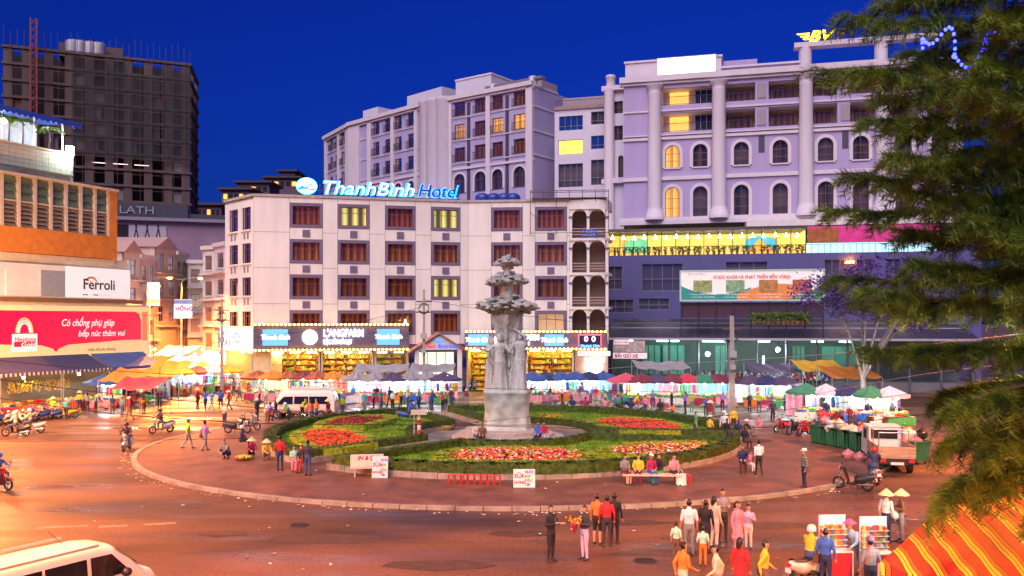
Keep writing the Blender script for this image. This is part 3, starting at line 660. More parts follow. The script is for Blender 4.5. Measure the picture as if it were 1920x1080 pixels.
# neon roof sign
neon_b, neon_w, neon_t = E('neon_blue', (.0, .12, 1.), 9.), E('neon_white', (.45, .8, 1.), 2.2), E('neon_teal', (.12, .75, .8), 2.)
sg = thing('roof_sign', 'blue neon hotel name sign standing on the white hotel roof', 'sign', None, tuple(F1.P(F1.u(600), .3, ZT+.2)), F1.ang)
sl = F1.u(862)-F1.u(600)
fr = MB()
for z_ in (.12, .62): fr.box((-.3, .28, z_), (sl+.2, .36, z_+.07))
for i in range(15): x = i*sl/14; fr.box((x-.03, .26, -.1), (x+.03, .34, 1.3)); fr.tube((x, .3, 1.1), (x, 1.6, -.1), .025, n=5)
fr.build('sign_frame', M('sign_frame_grey', (.1, .1, .13), .5, .5), sg)
for nm, s, a, b in (('word', 'Thanh', 600, 698), ('word', 'Bình', 705, 774), ('word', 'Hotel', 783, 862)):
    for mt, bo, y_, ex in ((neon_b, .045, .16, .05), (neon_t if s != 'Hotel' else M('sign_face_blue', (.02, .05, .25), .4), .012, .04, .03), (neon_w, -.02, -.03, .0)):
        if mt is neon_w and s == 'Hotel': continue
        o = text('letters', s, 1.9, mt, sg, (F1.u(a)-F1.u(600), y_, .3), 0, ex, shear=.25, bold=bo); bpy.context.view_layer.update()
        o.scale.x = (F1.u(b)-F1.u(a))/o.dimensions.x; o.scale.y = 1.
lg = thing('sign_logo', 'oval glowing mountain logo at the left end of the hotel roof sign', 'sign', None, tuple(F1.P(F1.u(575), .3, ZT+.25)), F1.ang)
el = lambda rx, rz, n=28: [(rx*math.cos(-t*2*math.pi/n), .95+rz*math.sin(-t*2*math.pi/n)) for t in range(n)]
MB().slab(el(1.0, .8), -.1, .1).build('disc', E('logo_pale_green', (.55, .9, .6), 1.1), lg)
MB().ring(el(1.06, .86), el(.97, .77), -.14, .12).build('rim', neon_t, lg)
MB().slab([(-.93, .65), (-.45, .98), (-.1, .8), (.35, 1.2), (.93, .75), (.7, .45), (0, .24), (-.7, .4)], -.16, -.1).build('mountain', E('logo_blue', (.02, .2, .8), 1.3), lg)
MB().slab([(-.8, .5), (-.2, .62), (.5, .5), (.75, .5), (.2, .3), (-.4, .3)], -.2, -.16).build('wave', neon_w, lg)
text('letters', 'DLT', .42, E('logo_white', (1, 1, 1), 1.5), lg, (.1, -.22, .68), 0, .01, shear=.3, bold=.02); MB().box((-.05, -.05, -.3), (.05, .05, .2)).build('post', rust, lg)
# ---------------------------------------------------------------- shop row under the hotel
warmlamp = E('shop_tube', (1., .72, .3), 55.); bulbm = E('festoon_bulb', (1., .62, .12), 14.); wlit = E('sign_white', (.9, .93, 1.), 2.6); cream = M('shop_cream', (.75, .6, .36), .6)
band = M('sign_band_boards', (.13, .1, .16), .6, var=.3, scale=1.); bluelit = E('lightbox_blue', (.1, .3, .85), 1.1)
goods_cols = [M('goods_%d' % i, c, .5, var=.2, scale=5) for i, c in enumerate([(.7, .4, .04), (.75, .6, .1), (.6, .1, .03), (.15, .35, .05), (.7, .65, .55), (.5, .25, .05), (.1, .15, .4), (.65, .05, .12)])]
def sign_band(fac, a, b, ytop, ybot, label, mid, parts):
    u0, u1 = fac.u(a), fac.u(b); z1, z0 = fac.z((a+b)/2, ytop), fac.z((a+b)/2, ybot)
    t = thing('sign_band', label, 'sign', 'shop sign bands', tuple(fac.P(u0, -.55, 0)), fac.ang); L = u1-u0; n = 9
    for i in range(n): MB().box((0, -.02-.01*(i % 2), z0+.22+(z1-z0-.44)*i/n), (L, .5, z0+.22+(z1-z0-.44)*(i+.93)/n)).build('slat', band, t)
    for z in (z1-.16, z0): MB().box((-.05, -.16, z), (L+.05, .5, z+.17)).build('rail', M('sign_rail', (.3, .18, .06), .5), t)
    k = int(L/.42)
    me = shared('bulb', lambda: MB().ball((0, 0, 0), .1, 8, 5).mesh('bulb', bulbm))
    for z in (z1-.08, z0+.08):
        for i in range(k): put(me, 'bulb', t, ((i+.5)*L/k, -.24, z))
    for kind, pa, pb, s in parts:
        x0, x1 = fac.u(pa)-u0, fac.u(pb)-u0; zc = (z0+z1)/2; hh = (z1-z0)
        if kind == 'box':
            MB().box((x0, -.14, zc-hh*.3), (x1, -.03, zc+hh*.3)).build('lightbox', bluelit, t)
            o = text('lettering', s, .62, wlit, t, ((x0+x1)/2, -.17, zc-.18), 0, .012, 'CENTER', .15, .015)
        elif kind == 'disc': MB().slab([((x0+x1)/2+(x1-x0)/2*math.cos(-j*.2618), zc+(x1-x0)/2*math.sin(-j*.2618)) for j in range(24)], -.2, -.03).build('disc', E('sign_disc', (1., .93, .75), 4.), t)
        else:
            for q, (ss, sz, dz) in enumerate(s):
                o = text('lettering', ss, sz, wlit, t, (x0, -.16, zc+dz), 0, .06, 'LEFT', 0, .02); bpy.context.view_layer.update(); o.scale.x = (x1-x0)*(1 if q == 0 else .72)/o.dimensions.x
    return t
sign_band(F1, 475, 766, 607, 657, 'shop sign band of dark boards and festoon bulbs left of the hotel door', 0,
          [('box', 493, 540, 'Thanh Bình'), ('disc', 567, 595, ''), ('text', 606, 680, [("L'ANGFARM", 1.1, .05), ('ĐẶC SẢN ĐÀ LẠT', .6, -.68)]), ('box', 706, 748, 'Thanh Bình')])
F2b = Fac(872, 93.6, 1138, 91.8, hotel)
sign_band(F2b, 873, 1139, 620, 655, 'shop sign band with festoon bulbs behind the monument', 0,
          [('box', 880, 918, 'Thanh Bình'), ('disc', 928, 946, ''), ('text', 950, 1011, [("L'ANGFARM", .8, .02), ('ĐẶC SẢN', .45, -.5)]), ('box', 1022, 1058, 'Thanh Bình')])
# glowing white corner box on the side street
cb = thing('corner_sign', 'glowing white shop sign on the left corner of the hotel', 'sign', None, tuple(FL.P(0, -.5, 0)), FL.ang)
cz0, cz1 = FL.z(450, 655), FL.z(450, 615)
MB().box((-.1, 0, cz0), (FL.L, .45, cz1)).build('lightbox', E('sign_cold', (.75, .82, 1.), 1.5), cb)
for z in (cz0-.15, cz1): MB().box((-.15, -.1, z), (FL.L+.05, .5, z+.15)).build('rail', E('rail_glow', (1., .6, .15), 2.), cb)
text('lettering', 'ĐẶC SẢN', 1.0, M('sign_ink', (.12, .12, .16)), cb, (.5, -.04, cz0+1.15), 0, .01, bold=.02); text('lettering', 'ĐÀ LẠT', 1.0, M('sign_ink'), cb, (1.2, -.04, cz0+.2), 0, .01, bold=.02)
def shop(fac, a, b, ytop, label, wallm, lampm, shelves=True, depth=3.2):
    u0, u1 = fac.u(a), fac.u(b); z1 = fac.z((a+b)/2, ytop); L = u1-u0
    t = thing('shop', label, 'shop', 'shops at street level', tuple(fac.P(u0, .1, 0)), fac.ang)
    MB().add([(0, 0, .1), (0, depth, .1), (L, depth, .1), (L, 0, .1), (0, 0, z1), (0, depth, z1), (L, depth, z1), (L, 0, z1)], [(0, 3, 2, 1), (1, 2, 6, 5), (0, 1, 5, 4), (3, 7, 6, 2), (4, 5, 6, 7)]).build('room', wallm, t)
    for x in (0, L-.18): MB().box((x, -.15, 0), (x+.18, .1, z1)).build('door_post', M('post_cream', (.6, .5, .4)), t)
    for i in range(max(2, int(L/1.6))): q = (i+.5)*L/max(2, int(L/1.6)); MB().box((q-.5, depth*.35, z1-.12), (q+.5, depth*.35+.14, z1-.04)).build('tube_light', lampm, t)
    if shelves:
        for i in range(max(1, int(L/2.2))):
            x0 = .3+i*(L-.4)/max(1, int(L/2.2)); x1 = x0+(L-.4)/max(1, int(L/2.2))-.25
            s = MB()
            for k in range(6): s.box((x0, depth-.6, .3+k*.62), (x1, depth-.05, .34+k*.62))
            s.box((x0-.04, depth-.6, .1), (x0, depth-.05, 3.7)); s.box((x1, depth-.6, .1), (x1+.04, depth-.05, 3.7)); s.build('shelf', M('shelf_wood', (.4, .22, .08)), t)
            gm = MB()
            for k in range(6):
                x = x0+.05
                while x < x1-.2:
                    w = random.uniform(.12, .34); gm.box((x, depth-.55, .341+k*.62), (x+w-.02, depth-.2, .341+k*.62+random.uniform(.2, .48)), random.choice((0, 1, 1, 0, 5, 3, 4, 2))); x += w
            gm.build('goods', goods_cols, t)['kind'] = 'stuff'
    return t
yelw = M('shop_yellow_wall', (.85, .6, .12), .6)
shop(F1, 505, 600, 660, 'bright yellow shop with full shelves under the left sign band', yelw, warmlamp)
shop(F1, 602, 700, 660, 'yellow lit shop with shelves under the sign lettering', cream, warmlamp)
shop(F1, 702, 766, 660, 'shop with pale window next to the hotel door', cream, E('shop_tube_pale', (1, .85, .6), 10.))
shop(F2b, 875, 925, 657, 'narrow yellow shop right of the hotel door', yelw, warmlamp)
shop(F2b, 985, 1076, 657, 'yellow shop with heaped shelves right of the monument', yelw, warmlamp)
shop(FL, 424, 473, 660, 'corner shop opening on the side street', cream, warmlamp, False)
F1.build(MB().box((0, .12, 0), (F1.u(505), .4, S0)), 'ground_wall', cream); F2b.build(MB().box((F2b.u(1078), .1, 0), (F2b.u(1140), .5, 5.2)), 'ground_wall', M('wood_cladding', (.45, .28, .2), .6))
F2b.build(MB().box((F2b.u(926), .3, 0), (F2b.u(984), .6, 5.2)), 'ground_wall', cream)
cs = thing('coffee_sign', 'white glowing coffee shop lettering over a bright round disc', 'sign', None, tuple(F2b.P(F2b.u(1084), -.1, 0)), F2b.ang)
z_ = F2b.z(1105, 669)
text('lettering', "L'ANGFARM", .62, wlit, cs, (0, -.02, z_+.15), 0, .03, bold=.02); text('lettering', 'COFFEE', .6, wlit, cs, (.7, -.02, z_-.5), 0, .03, bold=.02)
MB().slab([(1.6+.86*math.cos(-j*.2618), F2b.z(1108, 689)+.86*math.sin(-j*.2618)) for j in range(24)], -.2, .05).build('disc', E('coffee_disc', (.95, .97, 1.), 5.), cs)
rn = thing('neon_sign', 'neon sign with red rim and two pink figures above the coffee sign', 'sign', None, tuple(F2b.P(F2b.u(1086), -.8, 0)), F2b.ang)
za, zb = F2b.z(1105, 653), F2b.z(1105, 628); wn = F2b.u(1127)-F2b.u(1086)
MB().box((0, 0, za), (wn, .12, zb)).build('board', M('neon_board', (.02, .02, .06), .4), rn); MB().ring(rect(wn+.1, zb-za+.1, -.05, za-.05), rect(wn-.06, zb-za-.06, .03, za+.03), -.05, .14).build('rim', E('neon_red', (1, .05, .08), 4.), rn)
for x in (.33, .67): MB().ring([(wn*x+.2*math.cos(-j*.6283), (za+zb)/2+.3+.3*math.sin(-j*.6283)) for j in range(10)], [(wn*x+.1*math.cos(-j*.6283), (za+zb)/2+.3+.18*math.sin(-j*.6283)) for j in range(10)], -.05, -.01).build('emblem', E('neon_pink', (1, .3, .5), 4.), rn)
o = text('lettering', 'TRUNG TÂM', .34, E('neon_cyan', (.1, .6, 1.), 3.5), rn, (wn/2, -.02, za+.14), 0, .01, 'CENTER')
# hotel entrance gable
eg = thing('entrance_gable', 'gabled hotel entrance porch with red and blue lettering', 'porch', None, tuple(F1.P(F1.u(818), -1.8, 0)), F1.ang)
gw = (F1.u(866)-F1.u(770))/2; ze = F1.z(818, 655); zp = F1.z(818, 628)+.15
MB().slab([(-gw, ze), (0, zp), (gw, ze)], 0, .25).build('gable', M('gable_white', (.78, .76, .76), .6), eg)
for s in (-1, 1): MB().add([(0, -.35, zp+.12), (s*(gw+.35), -.35, ze-.12), (s*(gw+.35), 2., ze-.12), (0, 2., zp+.12), (0, -.35, zp), (s*(gw+.35), -.35, ze-.26), (s*(gw+.35), 2., ze-.26), (0, 2., zp)], [(0, 1, 2, 3), (7, 6, 5, 4), (0, 4, 5, 1), (1, 5, 6, 2)]).build('roof_slope', M('porch_tile', (.45, .2, .12), .7), eg)
for s in (-1, 1): MB().box((s*gw*.82-.22, .0, 0), (s*gw*.82+.22, .4, ze)).build('post', hwhite, eg)
text('lettering', 'Thanh', .52, E('porch_red', (.9, .04, .04), .7), eg, (-1.62, -.03, ze+.22), 0, .01, bold=.012); text('lettering', 'Bình', .52, E('porch_blue', (.05, .12, .75), .8), eg, (-.12, -.03, ze+.22), 0, .01, bold=.012); text('lettering', 'Hotel', .52, E('porch_blue', (.05, .12, .75), .8), eg, (.8, -.03, ze+.22), 0, .01, bold=.012)
MB().slab([(.4*math.cos(-j*.35), ze+1.0+.25*math.sin(-j*.35)) for j in range(18)], -.05, 0).build('logo', E('porch_logo', (.1, .25, .8), .9), eg)
MB().box((-gw*.7, 1.9, 0), (gw*.7, 2., ze-.3)).build('glass_front', E('lobby_glow', (.75, .9, .6), .8), eg)
for i in range(5): MB().box((-gw*.7+i*gw*.35-.04, 1.8, 0), (-gw*.7+i*gw*.35+.04, 1.9, ze-.3)).build('mullion', M('porch_frame', (.3, .3, .3)), eg)
# ---------------------------------------------------------------- the lilac hotel: right wing
lilac = M('lilac_paint', (.42, .33, .56), .75, var=.08, scale=.7, streak=True); lwhite = M('lilac_white_trim', (.66, .58, .64), .7, var=.08, scale=1., streak=True)
brownf = M('brown_window_frame', (.2, .09, .04), .5); darkrail = M('dark_iron', (.03, .03, .04), .5, .3)
room_a = striped('room_dim', [(0, (.06, .04, .05)), (.4, (.16, .13, .14)), (.7, (.03, .025, .04)), (1, (.06, .04, .05))], 0, 1.3, vary=1)
room_b = striped('room_blind', [(0, (.2, .17, .18)), (.5, (.1, .09, .12)), (1, (.2, .17, .18))], 2, 2.6, vary=1)
q = at(1170, 600, 110.)
wing = thing('lilac_hotel_wing', 'large lilac hotel wing with white columns and arched windows on the right', 'hotel', None, (q.x, q.y, 0))
FR = Fac(1170, 110., 1800, 100., wing)
zr = lambda py, px=1390: FR.z(px, py)
ZB, ZTOP = zr(412), zr(137)
arow = [(zr(403), zr(346)), (zr(309), zr(266))]; brow = [(zr(240), zr(204)), (zr(189), zr(156))]
acols = [1261, 1313, 1390, 1463, 1548, 1614, 1694, 1762]; aw = 1.75
holes = []
for px in acols:
    u = FR.u(px)
    for z0, z1 in arow: holes.append((u-aw/2, u+aw/2, z0, z1, True))
bcols = [(1241, 1338), (1358, 1416), (1441, 1500), (1522, 1570), (1594, 1642), (1668, 1716), (1738, 1790)]
for a, b in bcols:
    for z0, z1 in brow: holes.append((FR.u(a), FR.u(b), z0, z1))
fwall(FR, wall(MB(), 0, FR.L, ZB, ZTOP, holes, .35), 'wall', lilac)
shell(FR, 16, 0, ZTOP-.01, lilac)
for i, px in enumerate(acols):
    u = FR.u(px)
    for j, (z0, z1) in enumerate(arow):
        window(FR, u-aw/2, z0, aw, z1-z0, brownf, 2, (.3, .62), True, sur=(lwhite, .38, .12), gl=glass_d, back=cur_warm if i == 0 else (room_a, room_b)[(i+j) % 2], bd=.5, sill=lwhite)
for i, (a, b) in enumerate(bcols):
    for j, (z0, z1) in enumerate(brow):
        u0, u1 = FR.u(a), FR.u(b)
        FR.build(MB().add([(u0, .3, z0), (u0, 2.2, z0), (u1, 2.2, z0), (u1, .3, z0), (u0, .3, z1), (u0, 2.2, z1), (u1, 2.2, z1), (u1, .3, z1)], [(0, 3, 2, 1), (1, 2, 6, 5), (0, 1, 5, 4), (3, 7, 6, 2), (4, 5, 6, 7)]), 'balcony_niche', lwhite)
        w = u1-u0
        if i == 0:
            FR.build(MB().box((u0+.8, 2., z0), (u0+3.1, 2.15, z1-.1)), 'lit_door', E('warm_room', (1., .5, .1), .8))
            window(FR, u0+3.9, z0+.05, w-4.1, z1-z0-.15, lwhite, 3, (), gl=glass_dk, yin=1.4)
        else:
            window(FR, u0+.35, z0+.05, w-.7, (z1-z0)*.84, M('teak_frame', (.36, .15, .04), .5), 4, (), gl=glass_d, back=curtain[(i+j) % 3], yin=1.8, bd=2.1, fw=.2)
        m = MB(); m.box((u0, .02, z0+1.0), (u1, .07, z0+1.06)); m.box((u0, .02, z0+.08), (u1, .07, z0+.13))
        for k in range(int(w/.18)): m.box((u0+k*w/int(w/.18)+.05, .03, z0), (u0+k*w/int(w/.18)+.075, .06, z0+1.0))
        FR.build(m, 'railing', darkrail)
for py, h, pr in ((329, .45, .22), (252, .35, .2), (246, .15, .3), (199, .2, .15)): z = zr(py); FR.build(MB().box((-.1, -pr, z-h/2), (FR.L, .02, z+h/2)), 'moulding', lwhite)
for z, h, pr in ((ZTOP, .7, .55), (ZTOP-.55, .3, .3), (ZB-.1, .5, .7), (ZB+.35, .35, .4)): FR.build(MB().box((-.5, -pr, z-h/2), (FR.L, .3, z+h/2)), 'cornice', lwhite)
for px in (1228, 1348, 1511, 1655, 1790):
    u = FR.u(px); h = ZTOP-.9-ZB-.2
    FR.build(MB().lathe([(1.2, 0), (1.2, .5), (1.05, .6), (1.05, 1.0), (.92, 1.1), (.86, 1.6), (.82, h*.5), (.76, h-1.2), (.78, h-1.1), (.78, h-.9), (.76, h-.8), (.78, h-.5), (1., h-.2), (1.05, h)], (0, -.35, 0), 20), 'column', lwhite, u, ZB+.2)
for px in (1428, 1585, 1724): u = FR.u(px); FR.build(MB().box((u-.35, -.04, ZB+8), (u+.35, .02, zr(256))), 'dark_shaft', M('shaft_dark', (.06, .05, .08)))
for px in (1428, 1585):
    u = FR.u(px)
    for z0, z1 in brow: FR.build(MB().box((u-.5, -.1, z0+.2), (u+.5, .02, z1-.2)), 'louvre_panel', M('louvre_grey', (.32, .26, .3)))
# penthouse with the lit billboard, roof frame with logo
pz = ZTOP+.35; ph = FR.z(1260, 108)
FR.build(MB().box((0, 1.2, pz), (FR.u(1352), 9, ph)), 'penthouse', lwhite); FR.build(MB().box((-.15, 1.05, ph), (FR.u(1352)+.15, 9.1, ph+.25)), 'penthouse_coping', lwhite)
FR.build(MB().box((FR.u(1352)+.01, 3., pz), (FR.u(1420), 9, pz+2.1)), 'penthouse_step', lilac)
tb = thing('roof_billboard', 'brightly lit white billboard with faint red writing on the lilac hotel roof', 'billboard', None, tuple(FR.P(FR.u(1232), .85, pz+.25)), FR.ang)
bw, bh = FR.u(1341)-FR.u(1232), FR.z(1285, 104)-pz-.2
MB().box((0, 0, 0), (bw, .25, bh)).build('screen', E('billboard_white', (.93, 1., .97), 1.8), tb); MB().ring(rect(bw+.2, bh+.2, -.1, -.1), rect(bw, bh), -.05, .27).build('frame', lwhite, tb)
for i, x in enumerate((.62, .74, .8, .92)): MB().slab([(bw*x, bh*.35), (bw*x+.12, bh*.35), (bw*x+.3+.2*(i % 2), bh*(.55+.08*i)), (bw*x+.2, bh*.5)], -.03, -.005).build('print_stroke', M('print_red', (.5, .05, .08)), tb)
for i in range(9): MB().slab([(bw*(.1+.05*i), bh*.12), (bw*(.1+.05*i)+.2, bh*.12), (bw*(.1+.05*i)+.22, bh*.2), (bw*(.1+.05*i)+.05, bh*.19)], -.03, -.005).build('print_stroke', M('print_grey', (.5, .5, .55)), tb)
rf = thing('roof_frame', 'white roof beam on round posts above the lilac hotel', 'frame', None, tuple(FR.P(FR.u(1352), 1., pz)), FR.ang)
U = lambda px: FR.u(px)-FR.u(1352)
h1, h2 = FR.z(1430, 116)-pz, FR.z(1511, 80)-pz
MB().box((0, 0, h1-.12), (U(1511), 1., h1+.12)).build('beam', lwhite, rf); MB().box((U(1490), -.3, h2-.25), (U(1800), 1.2, h2+.3)).build('beam', lwhite, rf)
for px in (1511, 1655): MB().tube((U(px), .4, 0), (U(px), .4, h2-.25), .75, n=18).build('post', lwhite, rf)
lb = thing('roof_logo', 'yellow glowing winged logo letters on the lilac hotel roof beam', 'sign', None, tuple(FR.P(FR.u(1488), .9, pz+h2+.35)), FR.ang)
gold = E('logo_gold', (1., .72, .02), 2.2)
for i, (z, L_) in enumerate(((.95, 1.5), (.62, 1.1), (.3, .8))): MB().slab([(1.9-L_, z+.12), (1.9, z+.12), (1.85, z), (2.1-L_, z)], 0, .2).build('wing_bar', gold, lb)
text('letters', 'BV', 1.75, gold, lb, (1.7, 0, .02), 0, .1, shear=.3, bold=.04).scale.x = 1.25; text('letters', 'F', 1.75, M('logo_dim_glow', (.35, .14, .02), emit=(.5, .2, .03), es=.25), lb, (4.75, 0, .02), 0, .1, shear=.3, bold=.04)  # the F is no lamp; a faint glow is put into its material
# set-back bay left of the wing
q = at(1135, 600, 114.)
FB = Fac(1134, 114., 1176, 113., None)
sb = thing('hotel_link_tower', 'narrow white stair bay between the two lilac hotel wings', 'building', None, tuple(FB.P(0))); FB.root = sb; FB.off = sb.location.xy
zb = lambda py: FB.z(1155, py); hs = [(FB.u(1150), FB.u(1168), zb(b), zb(a)) for a, b in ((190, 213), (236, 263))]+[(FB.u(1159), FB.u(1169), zb(333), zb(292), True)]
fwall(FB, wall(MB(), 0, FB.L, 0, zb(168), hs, .4), 'wall', M('link_white', (.62, .57, .66), .75, var=.08)); shell(FB, 10, 0, zb(168)-.01, lwhite)
for h in hs: window(FB, h[0], h[2], h[1]-h[0], h[3]-h[2], brownf, 2, (.5,), len(h) > 4, gl=glass_d, back=room_a)
FB.build(MB().lathe([(.9, 0), (.7, .4), (.66, 20), (.7, 20.4)], (0, -.2, 0), 16), 'column', lwhite, FB.u(1143), zb(168)-20.4)
for z in (zb(166), zb(340)): FB.build(MB().box((-.3, -.6, z-.3), (FB.L, .1, z+.3)), 'cornice', lwhite)
FB.build(MB().lathe([(.6, 0), (.6, 1.2), (.7, 1.3), (.6, 1.6)], (0, .6, 0), 14), 'roof_post', lwhite, FB.u(1143), zb(166)+.3)
# linking block with blue and lit windows
FK = Fac(1040, 118., 1138, 116., None); lk = thing('link_building', 'pale link building with blue mirror panes and one lit yellow window', 'building', None, tuple(FK.P(0))); FK.root = lk; FK.off = lk.location.xy
zk = lambda py: FK.z(1090, py)
specs = [(1048, 1093, 243, 216, glass_sky, None), (1047, 1093, 288, 261, glass_d, E('yellow_room', (1., .62, .08), 1.7)), (1047, 1093, 350, 306, glass_d, room_b), (1108, 1134, 235, 211, glass_d, room_a), (1108, 1134, 281, 256, glass_sky, None), (1108, 1134, 348, 301, glass_d, room_b)]
hs = [(FK.u(a), FK.u(b), zk(y0), zk(y1)) for a, b, y0, y1, *_ in specs]
fwall(FK, wall(MB(), 0, FK.L, 0, zk(200), hs, .4), 'wall', M('link_white')); shell(FK, 8, 0, zk(200)-.01, M('link_white'))
for h, s in zip(hs, specs): window(FK, h[0], h[2], h[1]-h[0], h[3]-h[2], M('grey_frame', (.25, .25, .3)), 4 if s[1]-s[0] > 30 else 2, (.3,), gl=s[4], back=s[5])
FK.build(MB().box((0, -.2, zk(204)), (FK.L, .1, zk(200)+.2)), 'coping', M('coping_brown', (.3, .2, .2))); 
m = MB(); zt = zk(200)
m.box((0, .2, zt+1.), (FK.L, .26, zt+1.06))
for i in range(30): m.box((FK.L*i/30, .2, zt), (FK.L*i/30+.04, .24, zt+1.))
FK.build(m, 'railing', darkrail); FK.build(MB().box((.2, 4, zt), (FK.L, 7, zk(168))), 'roof_room', M('terrace_room', (.36, .28, .3))); FK.build(MB().box((FK.u(1079), 3.9, zk(196)), (FK.u(1092), 4, zk(184))), 'lit_window', E('yellow_room', (1., .62, .08), 1.7))
# ---------------------------------------------------------------- the lilac hotel: curved left wing
q = at(1000, 600, 121.)
lw = thing('lilac_hotel_curved_wing', 'curved lilac hotel wing with rows of balconies behind the white hotel', 'hotel', None, (q.x, q.y, 0))
G3 = Fac(842, 130., 1000, 121., lw); G2 = Fac(655, 147., 795, 133., lw); G1 = Fac(610, 158., 657, 147., lw); GS = Fac(1000, 121., 1046, 126., lw); GT = Fac(790, 133., 846, 130., lw)
ZG = G3.z(973, 161)
bands = [(G3.z(973, b), G3.z(973, a)) for a, b in ((171, 198), (214, 243), (260, 288))]; arb = (G3.z(973, 350), G3.z(973, 312))
lil2 = M('lilac_wing_paint', (.42, .36, .58), .75, var=.08, scale=.6, streak=True)
def gwing(fac, cols, pils, arch=True, nwin=1):
    hs = [(fac.u(a), fac.u(b), z0, z1) for a, b in cols for z0, z1 in bands]; ha = [(fac.u(a), fac.u(b), *arb, True) for a, b in cols] if arch else []
    fwall(fac, wall(MB(), 0, fac.L, 12, ZG, hs+ha, .4), 'wall', lil2)
    for i, h in enumerate(hs): window(fac, h[0], h[2], h[1]-h[0], h[3]-h[2], brownf, 2, (.8,), gl=glass_d, back=(cur_warm if i in (1, 7, 10) else curtain[2 if i % 2 else 0]), rail=darkrail, fw=.1)
    for h in ha: window(fac, h[0], h[2], h[1]-h[0], h[3]-h[2], brownf, 2, (.6,), True, sur=(lwhite, .3, .1), gl=glass_d, back=room_a)
    for a, b in pils: fac.build(MB().box((fac.u(a), -.35, 12), (fac.u(b), .05, ZG)), 'pilaster', lwhite)
    for z, h, pr in ((ZG, .6, .6), (ZG-.5, .3, .35), (arb[1]+.75, .35, .2)): fac.build(MB().box((-.1, -pr, z-h/2), (fac.L+.1, .2, z+h/2)), 'cornice', lwhite)
    for z0, z1 in bands: fac.build(MB().box((0, -.12, z0-.35), (fac.L, .02, z0-.2)), 'string_course', lwhite)
gwing(G3, [(852, 872), (890, 911), (923, 943), (963, 985)], [(843, 849), (913, 921), (988, 1000)])
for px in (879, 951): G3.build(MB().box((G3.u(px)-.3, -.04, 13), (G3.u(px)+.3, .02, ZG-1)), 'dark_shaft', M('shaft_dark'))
gwing(G2, [(700, 711), (722, 733), (741, 753), (765, 777)], [(691, 698), (735, 741), (779, 785), (655, 676)])
for px in (681, 788): 
    for z0, z1 in bands: window(G2, G2.u(px), z0+.2, .9, 1.3, lwhite, 1, (), gl=glass_dk)
gwing(G1, [(619, 624), (629, 634), (640, 646)], [(611, 614), (635, 638), (650, 657)], False)
GS.build(MB().box((0, 0, 10), (GS.L, .3, ZG-.1)), 'side_wall', M('side_mauve', (.46, .38, .5), .75)); 
for z in [b[0]-.3 for b in bands]+[ZG-.2]: GS.build(MB().box((0, -.12, z-.15), (GS.L, 0, z+.1)), 'string_course', lwhite)
for fac in (G1, G2, G3): fac.build(MB().box((0, .45, 10), (fac.L, 9, ZG-.3)), 'body', lil2)
GT.build(MB().add([(0, 0, 10)], []), 'hidden', lwhite) if False else None
for px, r in ((800, 1.6), (815, 1.9), (832, 1.9)): GT.build(MB().lathe([(r, 0), (r, ZG-10.3), (r+.15, ZG-10.1), (r+.15, ZG-9.6)], (0, .8, 0), 20), 'round_bay', M('round_white', (.7, .64, .72), .75, var=.06, streak=True), GT.u(px), 10.)
G2.build(MB().box((G2.u(735), 3, ZG), (G2.u(800), 11, G2.z(790, 158))), 'roof_block', M('link_white')); G3.build(MB().box((-.4, 2, ZG), (G3.u(905), 10, G3.z(850, 145))), 'roof_block', M('link_white')); G3.build(MB().box((-.5, 1.9, G3.z(850, 145)), (G3.u(905)+.1, 10.1, G3.z(850, 145)+.25)), 'roof_coping', lwhite)
G2.build(MB().box((G2.u(662), 2, ZG), (G2.u(690), 9, G2.z(690, 196))), 'roof_block', M('link_white')); G2.build(MB().box((G2.u(690)+.05, 3.5, ZG), (G2.u(735), 9, G2.z(700, 212))), 'roof_block', lilac)
G3.build(MB().box((G3.u(905), .5, G3.z(990, 148)), (G3.L+1, 1.6, G3.z(990, 148)+.3)), 'roof_beam', M('beam_dark', (.2, .17, .2)))
for px in (918, 992): G3.build(MB().tube((0, 0, 0), (0, 0, G3.z(990, 148)-ZG+.5), .6, n=14), 'roof_post', lwhite, G3.u(px), ZG, 1.)
G3.build(MB().box((G3.u(900), 4, ZG), (G3.u(985), 8, ZG+1.6)), 'roof_room', M('terrace_room'))
# small tiled roof hut in front of the curved wing
hu = at(676, 372, 104.); hut = thing('roof_hut', 'small pagoda roofed hut on the roof behind the neon sign', 'hut', None, (hu.x, hu.y, ZT-.3))
MB().box((-1.9, -1, 0), (1.9, 1.5, 2.4)).build('wall', M('hut_wall', (.3, .25, .42)), hut)
MB().add([(-2.6, -1.7, 2.3), (2.6, -1.7, 2.3), (2.6, 2.2, 2.3), (-2.6, 2.2, 2.3), (-1.4, 0, 3.5), (1.4, 0, 3.5)], [(0, 1, 5, 4), (1, 2, 5), (2, 3, 4, 5), (3, 0, 4), (0, 3, 2, 1)]).build('roof', M('hut_tile', (.1, .06, .12), .7, bump=.4), hut)
MB().box((-3.2, 8, -8), (3.2, 9, .1)).build('base', lilac, hut)
